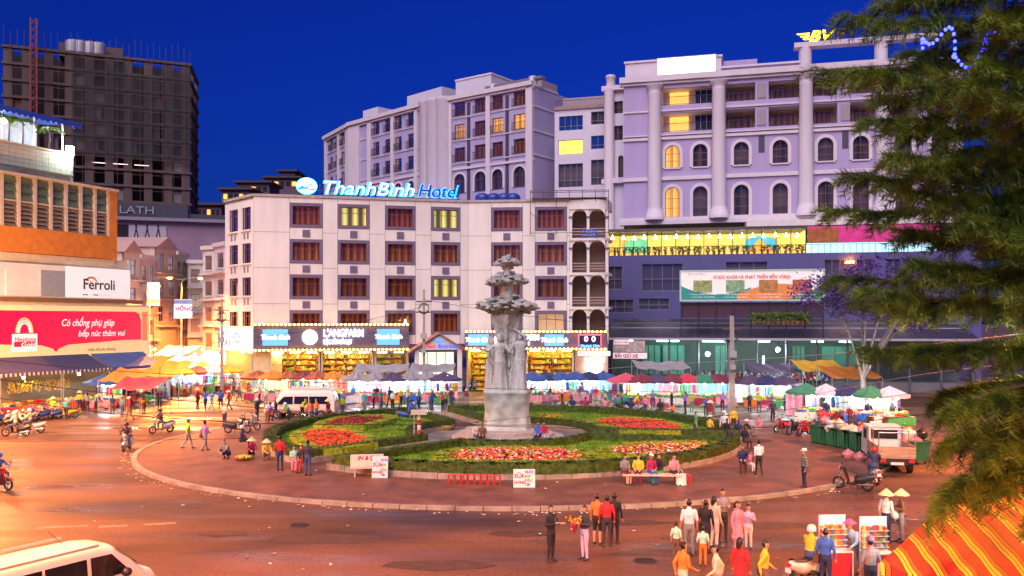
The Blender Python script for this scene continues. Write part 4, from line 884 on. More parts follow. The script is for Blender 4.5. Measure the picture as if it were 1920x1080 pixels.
# ---------------------------------------------------------------- market podium with the terrace restaurant
FP = Fac(1136, 106., 1840, 98., None); pod = thing('market_hall', 'long purple market building with a lit restaurant terrace above', 'market hall', None, tuple(FP.P(0))); FP.root = pod; FP.off = pod.location.xy
zp_ = lambda py, px=1390: FP.z(px, py)
mauve = M('podium_mauve', (.1, .095, .26), .8, var=.12, scale=.5, streak=True)
ZW = zp_(476); ZC = zp_(598)
pw = [(1137, 1167, 541, 497, 2), (1203, 1281, 545, 493, 4), (1360, 1440, 512, 491, 3), (1545, 1636, 538, 489, 6), (1660, 1720, 538, 489, 4), (1137, 1188, 586, 561, 3), (1197, 1255, 581, 559, 3), (1545, 1640, 579, 560, 4)]
hs = [(FP.u(a)+.02, FP.u(b), zp_(y0), zp_(y1)) for a, b, y0, y1, n in pw]
fwall(FP, wall(MB(), 0, FP.L, 1.0, ZW, hs, .3), 'wall', mauve)
for h, (a, b, y0, y1, n) in zip(hs, pw): window(FP, h[0], h[2], h[1]-h[0], h[3]-h[2], M('grey_frame'), n, (.45,), gl=glass_d, back=striped('rust_shutter', [(0, (.2, .07, .05)), (.5, (.34, .14, .1)), (1, (.2, .07, .05))], 0, .4, vary=1) if a in (1545, 1660) and y0 < 550 else room_a)
FP.build(MB().box((0, .32, 1), (FP.L, 14, ZW-.02)), 'body', mauve)
wl = thing('wall_lamp', 'small orange lamp glowing on the purple market wall', 'lamp', None, tuple(FP.P(FP.u(1593), -.3, zp_(494))), FP.ang)
MB().box((-.4, -.25, -.1), (.4, .1, .1)).build('lamp_head', E('lamp_orange', (1., .35, .05), 30.), wl); MB().tube((0, .1, 0), (0, .4, .1), .05).build('bracket', darkrail, wl)
# terrace glazing
u0, u1 = FP.u(1136), FP.u(1512); zt0, zt1 = ZW+.05, zp_(431)
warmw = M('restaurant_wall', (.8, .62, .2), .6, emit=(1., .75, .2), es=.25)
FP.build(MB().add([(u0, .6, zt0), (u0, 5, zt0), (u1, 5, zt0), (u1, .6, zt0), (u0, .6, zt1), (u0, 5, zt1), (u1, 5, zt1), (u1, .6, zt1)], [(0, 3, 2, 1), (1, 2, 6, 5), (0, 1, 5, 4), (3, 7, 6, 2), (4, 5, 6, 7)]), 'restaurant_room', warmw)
FP.build(MB().box((-.2, -.1, zt1), (FP.L, 5.4, zt1+.35)), 'terrace_roof', M('terrace_roof_dark', (.1, .08, .1))); FP.build(MB().box((FP.u(1400), -.2, zt1+.36), (FP.L, 5., zp_(414))), 'white_fascia', M('fascia_white', (.75, .7, .66)))
n = 14
for i in range(n+1): x = u0+(u1-u0)*i/n; FP.build(MB().box((x-.04, .5, zt0), (x+.04, .6, zt1)), 'mullion', darkrail)
for i in range(n): x0, x1 = u0+(u1-u0)*i/n+.04, u0+(u1-u0)*(i+1)/n-.04; FP.build(MB().add([(x0, .55, zt0), (x1, .55, zt0), (x1, .55, zt1), (x0, .55, zt1)], [(0, 1, 2, 3)]), 'pane', glass('clear_pane', (.95, .95, .95), .03))
for i in range(18): x = u0+(u1-u0)*(i+.5)/18; FP.build(MB().lathe([(.25, 0), (.08, .2), (.03, .45)], (0, 2.2+.6*(i % 3), 0), 10), 'pendant_lamp', E('pendant', (1., .8, .4), 22.), x, zt1-.6)
mu = [(1166, 1214, (.1, .45, .3)), (1400, 1466, (.05, .35, .7))]
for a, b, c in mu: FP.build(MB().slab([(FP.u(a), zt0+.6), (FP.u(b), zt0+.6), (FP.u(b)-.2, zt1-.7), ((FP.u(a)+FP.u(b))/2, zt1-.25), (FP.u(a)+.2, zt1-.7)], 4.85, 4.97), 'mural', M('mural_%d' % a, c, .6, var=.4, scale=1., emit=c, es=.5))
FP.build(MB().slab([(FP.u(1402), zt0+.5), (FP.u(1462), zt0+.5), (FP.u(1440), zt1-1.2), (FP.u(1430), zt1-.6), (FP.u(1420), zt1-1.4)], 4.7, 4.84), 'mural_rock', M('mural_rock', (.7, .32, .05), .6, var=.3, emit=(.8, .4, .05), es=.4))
m = MB(); m.box((0, -.05, ZW+.95), (FP.L, .0, ZW+1.0))
for i in range(60): m.box((FP.L*i/60, -.05, ZW), (FP.L*i/60+.05, 0, ZW+.95))
FP.build(m, 'terrace_railing', darkrail)
pm = foliage('pot_leaves', (.03, .07, .015), (.12, .16, .03), 5.)
for i in range(34):
    t = MB(); t.lathe([(.12, 0), (.18, .35)], (0, 0, 0), 8, 1); leafcards(t, lambda: ((random.gauss(0, .17), random.gauss(0, .15), random.uniform(.35, .95)), (0, -1, .4)), 40, .26, 0, 1.)
    x = u0+(u1-u0)*(i+.5+random.uniform(-.3, .3))/34; p = FP.P(x, .25, ZW+.02)
    pp = thing('potted_plant', 'small potted plant on the rail of the lit restaurant terrace', 'plant', 'plants along the restaurant terrace', tuple(p)); t.build('leaves', [pm, M('pot_clay', (.3, .14, .08))], pp)
mb_ = thing('flower_billboard', 'long billboard printed with pink blossom trees beside the restaurant terrace', 'billboard', None, tuple(FP.P(FP.u(1514), -.15, zp_(457))), FP.ang)
L_ = FP.u(1760)-FP.u(1514); MB().box((0, 0, 0), (L_, .2, zp_(427)-zp_(457))).build('print', M('blossom_print', (.42, .02, .16), .5, var=.6, scale=1.2, emit=(.5, .03, .18), es=.35), mb_); MB().box((0, -.03, 0), (3.4, -.001, 1.6)).build('print_corner', M('blossom_rust', (.4, .12, .03), .5, var=.5, scale=1.5), mb_)
FP.build(MB().box((FP.u(1514), .8, ZW), (FP.u(1760), 1., zp_(457))), 'cold_room', E('cold_room_glow', (.45, .8, .9), .9))
# street canopy and hall
FCn = Fac(1138, 95., 1840, 88., None); can = thing('street_canopy', 'long dark sheet metal canopy along the market hall front', 'canopy', None, tuple(FCn.P(0))); FCn.root = can; FCn.off = can.location.xy
zc0 = FCn.z(1390, 636); tinm = M('dark_tin', (.05, .045, .075), .5, .4, var=.3, scale=.6)
W_ = FCn.L; dp = 9.5
for i in range(20): FCn.build(MB().add([(W_*i/20+.02, -.2, zc0), (W_*(i+1)/20-.02, -.2, zc0), (W_*(i+1)/20-.02, dp, ZC), (W_*i/20+.02, dp, ZC), (W_*i/20+.02, -.2, zc0-.08), (W_*(i+1)/20-.02, -.2, zc0-.08), (W_*(i+1)/20-.02, dp, ZC-.08), (W_*i/20+.02, dp, ZC-.08)], [(0, 1, 2, 3), (7, 6, 5, 4), (0, 4, 5, 1), (1, 5, 6, 2), (3, 7, 4, 0)]), 'roof_sheet', tinm)
FCn.build(MB().box((0, -.3, zc0-.12), (W_, -.22, zc0+.12)), 'gutter', M('gutter_grey', (.4, .36, .42), .5)); FCn.build(MB().box((0, dp*.5, (zc0+ZC)/2+.02), (W_, dp*.5+.15, (zc0+ZC)/2+.12)), 'ridge_strip', M('gutter_grey'))
for i in range(13): FCn.build(MB().tube((0, 0, 0), (0, 0, zc0-.1), .14, n=10), 'post', M('post_dark', (.1, .1, .13), .6), .6+i*(W_-1.2)/12, 0, .4)
FCn.build(MB().box((0, 2., -.02), (W_, 14, 1.0)), 'hall_floor', M('hall_floor', (.2, .19, .2), .7))
teal = E('hall_tube', (.35, 1., .75), 18.)
for px in (1172, 1240, 1262, 1330, 1352, 1440, 1545, 1600): FCn.build(MB().box((-.6, 4.4, 0), (.6, 4.55, .12)), 'tube_light', teal, FCn.u(px), 5.1)
hw = M('hall_green_wall', (.2, .42, .36), .6, var=.2, scale=1.)
for i, (a, b) in enumerate(((1200, 1236), (1240, 1285), (1345, 1378), (1500, 1526), (1560, 1640))):
    for k in range(3): FCn.build(MB().box((.05, 6.6, 0), ((FCn.u(b)-FCn.u(a))/3-.05, 6.7, 3.3)), 'shutter', hw, FCn.u(a)+k*(FCn.u(b)-FCn.u(a))/3, 1.3)
FCn.build(MB().box((0, 7., 1.), (W_, 7.3, ZC-.4)), 'hall_wall', M('hall_grey', (.16, .17, .18), .8))
for px, Yo in ((1327, 1.5), (1459, 1.5)):
    p = FCn.P(FCn.u(px), .2, FCn.z(px, 664 if px == 1327 else 656)); f = thing('floodlight', 'round white floodlight hung under the market canopy', 'lamp', 'floodlights under the canopy', tuple(p))
    MB().ball((0, 0, 0), .22).build('bulb', E('flood_white', (.8, 1., .95), 130.), f); MB().tube((0, 0, .2), (0, 0, .9), .03).build('rod', darkrail, f)
lt_ = thing('tube_lamp', 'upright glowing cyan tube lamp under the market canopy', 'lamp', None, tuple(FCn.P(FCn.u(1432), .3, FCn.z(1432, 697)))); MB().tube((0, 0, 0), (0, 0, 1.6), .09).build('tube', E('cyan_tube', (.3, .95, 1.), 30.), lt_); MB().box((-.1, .05, -.1), (.1, .12, 1.7)).build('holder', darkrail, lt_)
# parking sign
ps = thing('parking_sign', 'pink and white parking sign at the left end of the market canopy', 'sign', None, tuple(FCn.P(FCn.u(1150), -.5, FCn.z(1180, 672))), FCn.ang)
MB().box((0, 0, 0), (3.6, .08, .62)).build('board', M('sign_pink', (.8, .6, .62), emit=(.8, .6, .62), es=.25), ps); MB().box((0, .1, .7), (3.4, .16, 1.9)).build('picture_board', M('sign_pics', (.45, .35, .33), .5, var=.6, scale=2.), ps); MB().box((.1, 0.02, 1.5), (1.7, .09, 2.)).build('board', M('sign_pink'), ps)
text('lettering', 'BÃI GIỮ XE', .5, M('sign_crimson', (.5, .03, .12)), ps, (.18, -.02, .12), 0, .005, bold=.015); text('lettering', 'BẢNG HIỆU', .3, M('sign_crimson'), ps, (.15, 0., 1.65), 0, .005)
for x in (.1, 3.4): MB().tube((x, .2, -3), (x, .2, 2), .04).build('pole', darkrail, ps)
# health billboard
FH = Fac(1277, 94., 1544, 91., None); hb = thing('health_billboard', 'wide green and white health slogan billboard on the market canopy', 'billboard', None, tuple(FH.P(0))); FH.root = hb; FH.off = hb.location.xy
za, zb2 = FH.z(1410, 562), FH.z(1410, 508)
FH.build(MB().box((0, 0, za), (FH.L, .15, zb2)), 'panel', M('board_cream', (.75, .72, .68), emit=(.8, .76, .7), es=.18)); FH.build(MB().ring(rect(FH.L+.3, zb2-za+.3, -.15, za-.15), rect(FH.L, zb2-za, 0, za), -.08, .2), 'frame', M('frame_greenish', (.45, .6, .5)))
def wavep(fn, x0, x1, n=18): return [(x0, za+.02)]+[(x0+(x1-x0)*i/n, za+fn(i/n)*(zb2-za)) for i in range(n+1)]+[(x1, za+.02)]
FH.build(MB().slab(wavep(lambda t: .5-.3*math.sin(t*3.0)**.8, 0.02, FH.L*.5), -.02, -.002), 'print_wave', M('print_teal', (.02, .22, .2), emit=(.02, .22, .2), es=.2)); FH.build(MB().slab(wavep(lambda t: .2+.35*math.sin(t*3.1), FH.L*.4, FH.L-.02), -.04, -.021), 'print_wave', M('print_orange', (.6, .2, .06), emit=(.6, .2, .06), es=.2)); FH.build(MB().slab(wavep(lambda t: .55*t*t*(2.2-1.5*t), FH.L*.72, FH.L-.02), -.06, -.041), 'print_wave', M('print_green', (.06, .3, .1)))
rdm = M('slogan_red', (.65, .02, .03), emit=(.7, .02, .03), es=.2); wht = M('print_white', (.8, .8, .78), emit=(.8, .8, .8), es=.2)
txt(FH, 1337, 1482, 522, 'VÌ SỨC KHỎE VÀ PHÁT TRIỂN BỀN VỮNG', rdm, 9, -.07, extrude=.004, bold=.02)
txt(FH, 1290, 1322, 515, 'SỞ Y TẾ LÂM ĐỒNG', M('sign_ink'), 3, -.07, extrude=.004)
for i, (px, c) in enumerate(((1300, (.3, .35, .12)), (1361, (.25, .42, .22)), (1423, (.55, .22, .06)), (1486, (.5, .12, .08)))):
    FH.build(MB().box((FH.u(px), -.09, FH.z(1410, 547)), (FH.u(px+35), -.062, FH.z(1410, 525))), 'print_photo', M('photo_%d' % i, c, .6, var=.7, scale=2.2))
    for k, s in enumerate(('* Thực phẩm an toàn', 'vì sức khỏe cộng đồng')): txt(FH, px-9+4*k, px+44-4*k, 553+5*k, s, wht, 3.6, -.09, extrude=.004)
for i in range(9): FH.build(MB().box((FH.L*i/8-.06, .2, 5.4), (FH.L*i/8+.06, .35, zb2)), 'support', darkrail)
FH.build(MB().box((0, .4, za-1.9), (FH.L, 1.6, za-.3)), 'back_awning', M('awning_maroon', (.06, .025, .05), .7))
for i in range(12):
    p = FH.P(FH.L*(.52+.4*i/12), -.4, za-2.6); t = MB(); leafcards(t, lambda: ((random.gauss(0, .3), random.gauss(0, .2), random.uniform(.2, 1.2)), (0, -1, .4)), 60, .4, 0, 1.); t.lathe([(.2, 0), (.3, .4)], (0, 0, 0), 8, 1)
    tag(t.build('shrub', [hedge_dark, M('pot_clay')], None, tuple(p)), 'dark shrub in a pot on the canopy under the health billboard', 'shrub', 'shrubs under the billboard')
# ---------------------------------------------------------------- corner building on the left with the advertising boards
FA = Fac(-140, 65.6, 270, 84.8, None)
lb_ = thing('corner_building', 'old corner building with an orange band and louvred windows on the left', 'building', None, tuple(FA.P(0))); FA.root = lb_; FA.off = lb_.location.xy
za_ = lambda py, px=215: FA.z(px, py)
UR = FA.u(216); orange_p = M('orange_roughcast', (.8, .27, .045), .85, var=.2, scale=2., bump=.6, bscale=14.); offw = M('aged_white_paint', (.72, .62, .5), .8, var=.2, scale=1.2, streak=True)
z_o0, z_o1, z_j0, z_j1 = za_(487), za_(445), za_(443), za_(362)
FA.build(MB().box((0, -.25, z_o0), (UR, 6, z_o1)), 'orange_band', orange_p); FA.build(MB().box((FA.u(202), -.25, z_o1), (UR, 6, z_j1+.1)), 'orange_end', orange_p)
FA.build(MB().box((0, -.4, z_j1+.1), (UR+.1, 6, z_j1+.3)), 'ledge', offw); FA.build(MB().box((0, .4, z_o1), (FA.u(202), 6, z_j1+.1)), 'wall', M('dark_interior', (.05, .06, .05)))
nb = 11; UJ = FA.u(202); zm = za_(402)
for i in range(nb+1):
    x = UJ*i/nb; FA.build(MB().box((x-.13, -.2, z_o1), (x+.13, .4, z_j1+.1)), 'mullion', offw)
grn = M('jalousie_glass', (.16, .24, .17), .2, var=.4, scale=.7); lou = M('louvre_wood', (.34, .27, .22), .7, var=.25)
for i in range(nb):
    x0, x1 = UJ*i/nb+.13, UJ*(i+1)/nb-.13
    for k in range(3): z = zm+.1+(z_j1-zm)*k/3; FA.build(MB().add([(x0, -.05, z), (x1, -.05, z), (x1, .12, z+(z_j1-zm)/3), (x0, .12, z+(z_j1-zm)/3)], [(0, 1, 2, 3)]), 'pane', grn)
    for k in range(6): z = z_o1+.05+(zm-z_o1)*k/6; FA.build(MB().add([(x0, -.12, z), (x1, -.12, z), (x1, .08, z+.26), (x0, .08, z+.26), (x0, -.09, z-.03), (x1, -.09, z-.03)], [(0, 1, 2, 3), (0, 4, 5, 1)]), 'louvre_slat', lou)
    FA.build(MB().box((x0, -.14, zm-.03), (x1, .1, zm+.07)), 'transom', offw)
# upper wall of square tiles and roof terrace
U2 = FA.u(152); z_t = za_(290, 150)
tile = M('wall_tile', (.6, .58, .46), .5, var=.12)
FA.build(MB().box((0, 1.02, z_j1+.3), (U2-.01, 6, z_t)), 'upper_wall', M('tile_joint', (.3, .28, .24)))
nx, nz_ = 22, 5
tm = shared('wtile', lambda: MB().box((.012, 0, .012), (U2/nx-.012, .06, (z_t-z_j1-1.1)/nz_-.012)).mesh('tile', tile))
for i in range(nx):
    for k in range(nz_): FA.put(tm, 'tile', U2*i/nx, z_j1+1.1+(z_t-z_j1-1.1)*k/nz_, .97)
for k in range(5): FA.build(MB().box((FA.u(50), .6, z_j1+.34+k*.14), (FA.u(142), 1., z_j1+.42+k*.14)), 'stacked_plank', lou)
FA.build(MB().box((0, .9, z_t), (U2+.1, 1.15, z_t+.15)), 'coping', offw); FA.build(MB().box((0, 5.6, z_t), (U2, 5.9, z_t+4.2)), 'terrace_wall', M('terrace_white', (.75, .72, .78)))
zaw = za_(232, 150)
FA.build(MB().add([(0, .2, zaw), (U2+.3, .2, zaw), (U2+.3, 6, zaw+.5), (0, 6, zaw+.5), (0, .2, zaw+.08), (U2+.3, .2, zaw+.08), (U2+.3, 6, zaw+.58), (0, 6, zaw+.58)], [(3, 2, 1, 0), (4, 5, 6, 7), (0, 1, 5, 4), (1, 2, 6, 5)]), 'awning', M('awning_blue', (.04, .12, .6), .5))
nsc = 26; val = [(0, 0)]
for i in range(nsc): val += [((i+.0)*(U2+.3)/nsc, -.3), ((i+.5)*(U2+.3)/nsc, -.5), ((i+1)*(U2+.3)/nsc, -.3)]
val += [(U2+.3, 0)]
FA.build(MB().slab([(x, zaw+z) for x, z in val], .16, .19), 'valance', M('valance_blue', (.03, .08, .5), .6))
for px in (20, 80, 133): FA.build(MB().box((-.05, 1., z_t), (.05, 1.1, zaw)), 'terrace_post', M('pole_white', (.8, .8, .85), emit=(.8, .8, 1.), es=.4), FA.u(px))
fl = thing('terrace_floodlight', 'dazzling white floodlight on the corner of the roof terrace', 'lamp', None, tuple(FA.P(FA.u(139), .5, za_(279, 140))), FA.ang)
MB().box((-.3, -.1, -.25), (.3, .15, .25)).build('lamp_head', E('flood_cold', (.8, 1., .95), 160.), fl); MB().tube((0, .15, 0), (0, .6, -.5), .05).build('bracket', darkrail, fl)
for i, px in enumerate((8, 26, 45)):
    p = FA.P(FA.u(px), 2.5, z_t+2.1); g = thing('globe_lamp', 'warm white globe lamp hanging on the roof terrace', 'lamp', 'terrace lamps', tuple(p)); MB().ball((0, 0, 0), .24).build('globe', E('globe_warm', (1., .85, .6), 45.), g); MB().tube((0, 0, .2), (0, 0, 1.8), .02).build('cable', darkrail, g)
palm = foliage('palm_leaf', (.05, .14, .02), (.2, .32, .04), 3.)
def palm_plant(p, lab, h=1.6, s=1.):
    t = thing('palm_plant', lab, 'palm', 'palms on the roof terrace', p); MB().path([(0, 0, 0), (.05, 0, h*.5), (0, 0, h)], [.09, .07, .05]).build('trunk', M('palm_trunk', (.25, .2, .3)), t)
    m = MB()
    for i in range(11):
        a = i*2.4; L = random.uniform(.8, 1.2)*s
        for k in range(9):
            f = k/9; x, z = L*f, h+.5*s*f-1.0*s*f*f
            for sd in (-1, 1):
                w = .32*s*(1-f*.6); c, s_ = math.cos(a), math.sin(a)
                q = [(x, 0, z), (x+.1, sd*.03, z), (x+.22, sd*w, z-.12), (x+.12, sd*w*.9, z-.14)]
                m.add([(u*c-v*s_, u*s_+v*c, w_) for u, v, w_ in q], [(0, 1, 2, 3)])
    m.build('fronds', palm, t); return t
palm_plant(tuple(FA.P(FA.u(100), .5, z_t+.1)), 'small palm at the right end of the roof terrace', 1.8)
for px in (12, 40, 66): palm_plant(tuple(FA.P(FA.u(px), 1.5, z_t+.1)), 'leafy palm under the blue terrace awning', 2.2, 1.2)
# lower body, soffit and boards
FA.build(MB().box((0, .2, 4.6), (FA.u(240), 6, z_o0-.02)), 'lower_wall', offw); FA.build(MB().box((0, -.1, z_o0-.5), (UR-.2, .2, z_o0-.05)), 'soffit', M('soffit_cream', (.75, .66, .52)))
FA.build(MB().box((0, .4, 0), (FA.u(262), 6, 4.6)), 'ground_wall', M('shop_dark', (.2, .15, .1)))
FA.build(MB().box((0, -.5, za_(569)), (FA.u(262), .3, za_(562))), 'ledge', M('ledge_brown', (.26, .13, .08)))
bz0, bz1 = za_(559, 180), za_(503, 180)
fb = thing('white_billboard', 'white billboard with dark lettering and a small orange arc', 'billboard', None, tuple(FA.P(FA.u(119), -.35, bz0)), FA.ang); bl = FA.u(239)-FA.u(119)
MB().box((0, 0, 0), (bl, .2, bz1-bz0)).build('panel', M('board_white', (.8, .79, .82), emit=(.8, .8, .85), es=.3), fb)
ink = M('ink_plum', (.06, .02, .04)); o = text('lettering', 'Ferroli', 1.3, ink, fb, (bl*.24, -.02, .78), 0, .006, bold=.02); bpy.context.view_layer.update(); o.scale.x = bl*.49/o.dimensions.x
MB().ring([(bl*.37+.62*math.cos(t), 1.42+.5*math.sin(t)) for t in [2.8-i*.25 for i in range(11)]]+[(bl*.37+.6, 1.4)], [(bl*.37+.5*math.cos(t), 1.4+.34*math.sin(t)) for t in [2.8-i*.25 for i in range(11)]]+[(bl*.37+.58, 1.4)], -.02, -.002).build('arc', M('print_orange_arc', (.75, .2, .02)), fb)
for x, c in ((.24, (.02, .35, .1)), (.4, (.6, .02, .05))): MB().box((bl*x, -.012, .22), (bl*(x+.08), -.002, .32)).build('flag_bar', M('bar_%d' % (x*100), c), fb)
text('lettering', 'ITALIA', .2, M('ink_grey', (.5, .5, .52)), fb, (bl*.55, -.01, .2), 0, .003, spacing=1.6)
ib = thing('interior_billboard', 'billboard showing a pale bathroom left of the white lettered board', 'billboard', None, tuple(FA.P(FA.u(-60), -.35, bz0)), FA.ang); il = FA.u(117)-FA.u(-60)
MB().box((0, 0, 0), (il, .2, bz1-bz0)).build('panel', M('photo_beige', (.6, .52, .46), .5, var=.25, scale=.6, emit=(.6, .5, .45), es=.25), ib)
for x0, x1, z0, z1, c in ((.72, .995, .02, 2.25, (.26, .24, .26)), (.7, .79, .5, 2.1, (.6, .58, .56)), (.73, .78, .7, 1.9, (.35, .4, .42)), (.8, .92, .6, .9, (.75, .73, .72)), (.9, .96, .2, .9, (.7, .68, .68)), (.93, .97, 1.2, 1.5, (.08, .07, .08)), (.335, .35, 0, 2.2, (.75, .75, .78))): MB().box((il*x0, -.012-.01*x0*z1, z0), (il*x1, -.002, z1)).build('photo_shape', M('photo_%.2f' % x0, c, .5, var=.2, emit=c, es=.2), ib)
rz0, rz1 = za_(668, 130), za_(574, 130)
nbd = thing('red_billboard', 'big red billboard with white script slogan above the market awnings', 'billboard', None, tuple(FA.P(FA.u(-60), -.75, rz0)), FA.ang); rl = FA.u(266)-FA.u(-60); hh = rz1-rz0
MB().box((0, 0, 0), (rl, .35, hh)).build('panel', M('board_yellow', (.78, .6, .3), emit=(.8, .62, .3), es=.3), nbd)
crim = M('board_crimson', (.62, .005, .05), .4, emit=(.75, .0, .06), es=.4)
x5 = FA.u(253)-FA.u(-60)
rp = [(.05, hh*.9), (x5-.8, hh*.9), (x5-.25, hh*.86), (x5, hh*.7), (x5, hh*.3)]
xn = FA.u(93)-FA.u(-60)
rp += [(x5-2, hh*.3), (xn+1.2, hh*.24), (xn+.3, hh*.17), (xn, hh*.1), (xn-.3, hh*.17), (xn-1.4, hh*.24), (.05, hh*.3)]
MB().slab(rp[::-1][::-1], -.03, -.004).build('red_field', crim, nbd)
ws = M('script_white', (.85, .82, .8), emit=(.9, .88, .85), es=.35)
def bt(px0, px1, py, s, h, mat=ws, sh=.25, y=-.05, bo=.008):
    x0, x1 = FA.u(px0)-FA.u(-60), FA.u(px1)-FA.u(-60); o = text('lettering', s, 1., mat, nbd, (x0, y, FA.z((px0+px1)/2, py)-rz0), 0, .006, shear=sh, bold=bo); bpy.context.view_layer.update(); o.scale = ((x1-x0)/o.dimensions.x, h*FA.Y(FA.u(px0))/FPX/o.dimensions.y, 1)
bt(102, 201, 611, 'Có chồng phụ giúp', 22); bt(134, 222, 630, 'bếp núc thêm vui', 19); bt(152, 205, 657, 'Hiểu để yêu thương', 8, M('script_tan', (.45, .2, .08)))
MB().box((FA.u(10)-FA.u(-60), -.07, FA.z(33, 659)-rz0), (FA.u(57)-FA.u(-60), -.035, FA.z(33, 626)-rz0)).build('emblem_panel', ws, nbd)
MB().box((FA.u(13)-FA.u(-60), -.09, FA.z(33, 650)-rz0), (FA.u(54)-FA.u(-60), -.072, FA.z(33, 640)-rz0)).build('emblem_band', crim, nbd)
bt(14, 54, 639, 'Neptune', 10, M('emblem_ink', (.5, .01, .04)), 0, -.1, .012); bt(26, 53, 650, 'Gold', 9, ws, 0, -.12, .012)
cx = FA.u(33)-FA.u(-60); cz = FA.z(33, 624)-rz0
for k, c in enumerate(((.8, .6, .2), (.7, .7, .85), (.85, .75, .6))): MB().ring([(cx+(.8-.13*k)*math.cos(t), cz+(1.25-.2*k)*math.sin(t)) for t in [math.pi-i*math.pi/12 for i in range(13)]], [(cx+(.68-.13*k)*math.cos(t), cz+(1.12-.2*k)*math.sin(t)) for t in [math.pi-i*math.pi/12 for i in range(13)]], -.08, -.04).build('emblem_arch', M('emblem_%d' % k, c, emit=c, es=.3), nbd)
MB().box((x5+.15, -.05, hh*.28), (rl-.1, -.003, hh*.9)).build('end_panel', M('panel_orange', (.75, .22, .12), emit=(.8, .2, .1), es=.3), nbd)
MB().box((-.1, .0, hh), (rl+.1, .4, hh+.15)).build('top_rail', offw, nbd)
# ---------------------------------------------------------------- unfinished tower block
FT = Fac(8, 160., 356, 172., None); tw = thing('unfinished_tower', 'dark unfinished concrete tower block under scaffolding at the left', 'tower block', None, tuple(FT.P(0))); FT.root = tw; FT.off = tw.location.xy
conc = M('raw_concrete', (.13, .09, .085), .9, var=.3, scale=.4, streak=True); dk = M('inside_shade', (.018, .012, .018), .9)
TZ = FT.z(356, 120); pitch = (FT.z(356, 120)-FT.z(356, 341))/7.6
FS = Fac(356, 172., 371, 186., tw)
k = 0; z = TZ
while z > 4:
    FT.build(MB().box((-.4, -.5, z-.45), (FT.L+.3, .6, z)), 'floor_slab', conc); FS.build(MB().box((0, -.3, z-.45), (FS.L, .3, z)), 'floor_slab', conc); z -= pitch
for px in (15, 50, 92, 130, 167, 205, 240, 278, 315, 348): u = FT.u(px); FT.build(MB().box((u-.75, -.25, 0), (u+.75, .75, TZ-.46)), 'column', conc)
for u in (.4, FS.L*.5, FS.L-.5): FS.build(MB().box((u-.5, 0, 0), (u+.5, .6, TZ-.46)), 'column', conc)
FT.build(MB().box((0, 5.5, 0), (FT.L-.5, 13, TZ-.1)), 'core', dk)  # near-black box: the shade inside the tower is put into its colour
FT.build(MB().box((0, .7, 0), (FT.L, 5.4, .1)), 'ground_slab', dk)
for j in range(16):
    for i, px in enumerate((32, 71, 111, 148, 186, 222, 259, 296, 331)):
        if random.random() < .22: u = FT.u(px); FT.build(MB().box((u-1.5, .3, TZ-pitch*(j+1)+.05), (u+random.uniform(-.6, 1.5), .5, TZ-pitch*j-.5)), 'infill_panel', random.choice((M('infill_brick', (.2, .1, .09), .9), M('infill_block', (.26, .22, .24), .9), M('infill_pale', (.3, .23, .25), .9))))
for i in range(3): FT.build(MB().box((0, -.25, 0), (2.6, -.2, .12)), 'tube_light', E('site_tube', (1., .7, .6), 1.2), FT.u(172+i*40), FT.z(200, 305)-.2)
net = bpy.data.materials.new('safety_net'); net.use_nodes = True; nn = net.node_tree.nodes; LL = net.node_tree.links
tb_ = nn.new('ShaderNodeBsdfTransparent'); mx_ = nn.new('ShaderNodeMixShader'); mx_.inputs[0].default_value = .5; nn['Principled BSDF'].inputs['Base Color'].default_value = (.06, .055, .06, 1); nn['Principled BSDF'].inputs['Roughness'].default_value = 1
LL.new(tb_.outputs[0], mx_.inputs[1]); LL.new(nn['Principled BSDF'].outputs[0], mx_.inputs[2]); LL.new(mx_.outputs[0], nn['Material Output'].inputs[0])
for i, (a, b, y0, y1) in enumerate(((135, 236, 118, 300), (238, 300, 140, 302), (302, 358, 122, 302))): FT.build(MB().grid(lambda s, t: (FT.u(a)+(FT.u(b)-FT.u(a))*s, -.9-.25*math.sin(s*9+t*7), FT.z(260, y1)+(FT.z(260, y0)-FT.z(260, y1))*t), 12, 8), 'safety_net', net)
m = shared('rebar', lambda: MB().tube((0, 0, 0), (0, 0, 3.2), .05, n=4).mesh('scaffold_pole', rust))
for i in range(30): FT.put(m, 'scaffold_pole', FT.L*i/29, TZ-.4+random.uniform(-.8, .9), -.8)
sp_ = shared('pole_long', lambda: MB().tube((0, 0, 0), (0, 0, 38.), .05, n=4).mesh('scaffold_pole', rust))
for i in range(16): FT.put(sp_, 'scaffold_pole', FT.L*(i+.5)/16, TZ-38, -1.1)
for j in range(9): FT.build(MB().tube((0, -1.1, 0), (FT.L, -1.1, 0), .05, n=4), 'scaffold_rail', rust, 0, TZ-1.2-pitch*j)
mast = thing('hoist_mast', 'tall red steel hoist mast on the unfinished tower', 'mast', None, tuple(FT.P(FT.u(66), -2.2, 0)), FT.ang); mz = FT.z(66, 42)
for dx in (-.5, .5):
    for dy in (-.5, .5): MB().box((dx-.09, dy-.09, 20), (dx+.09, dy+.09, mz)).build('mast_leg', M('mast_red', (.28, .05, .05), .6), mast)
m = MB()
for i in range(30): z0 = 20+(mz-20)*i/30; z1 = 20+(mz-20)*(i+1)/30; m.tube((-.5, -.5, z0), (.5, -.5, z1), .06, n=4); m.tube((.5, -.5, z0), (-.5, -.5, z1), .05, n=4)
m.build('lattice', M('mast_red'), mast)
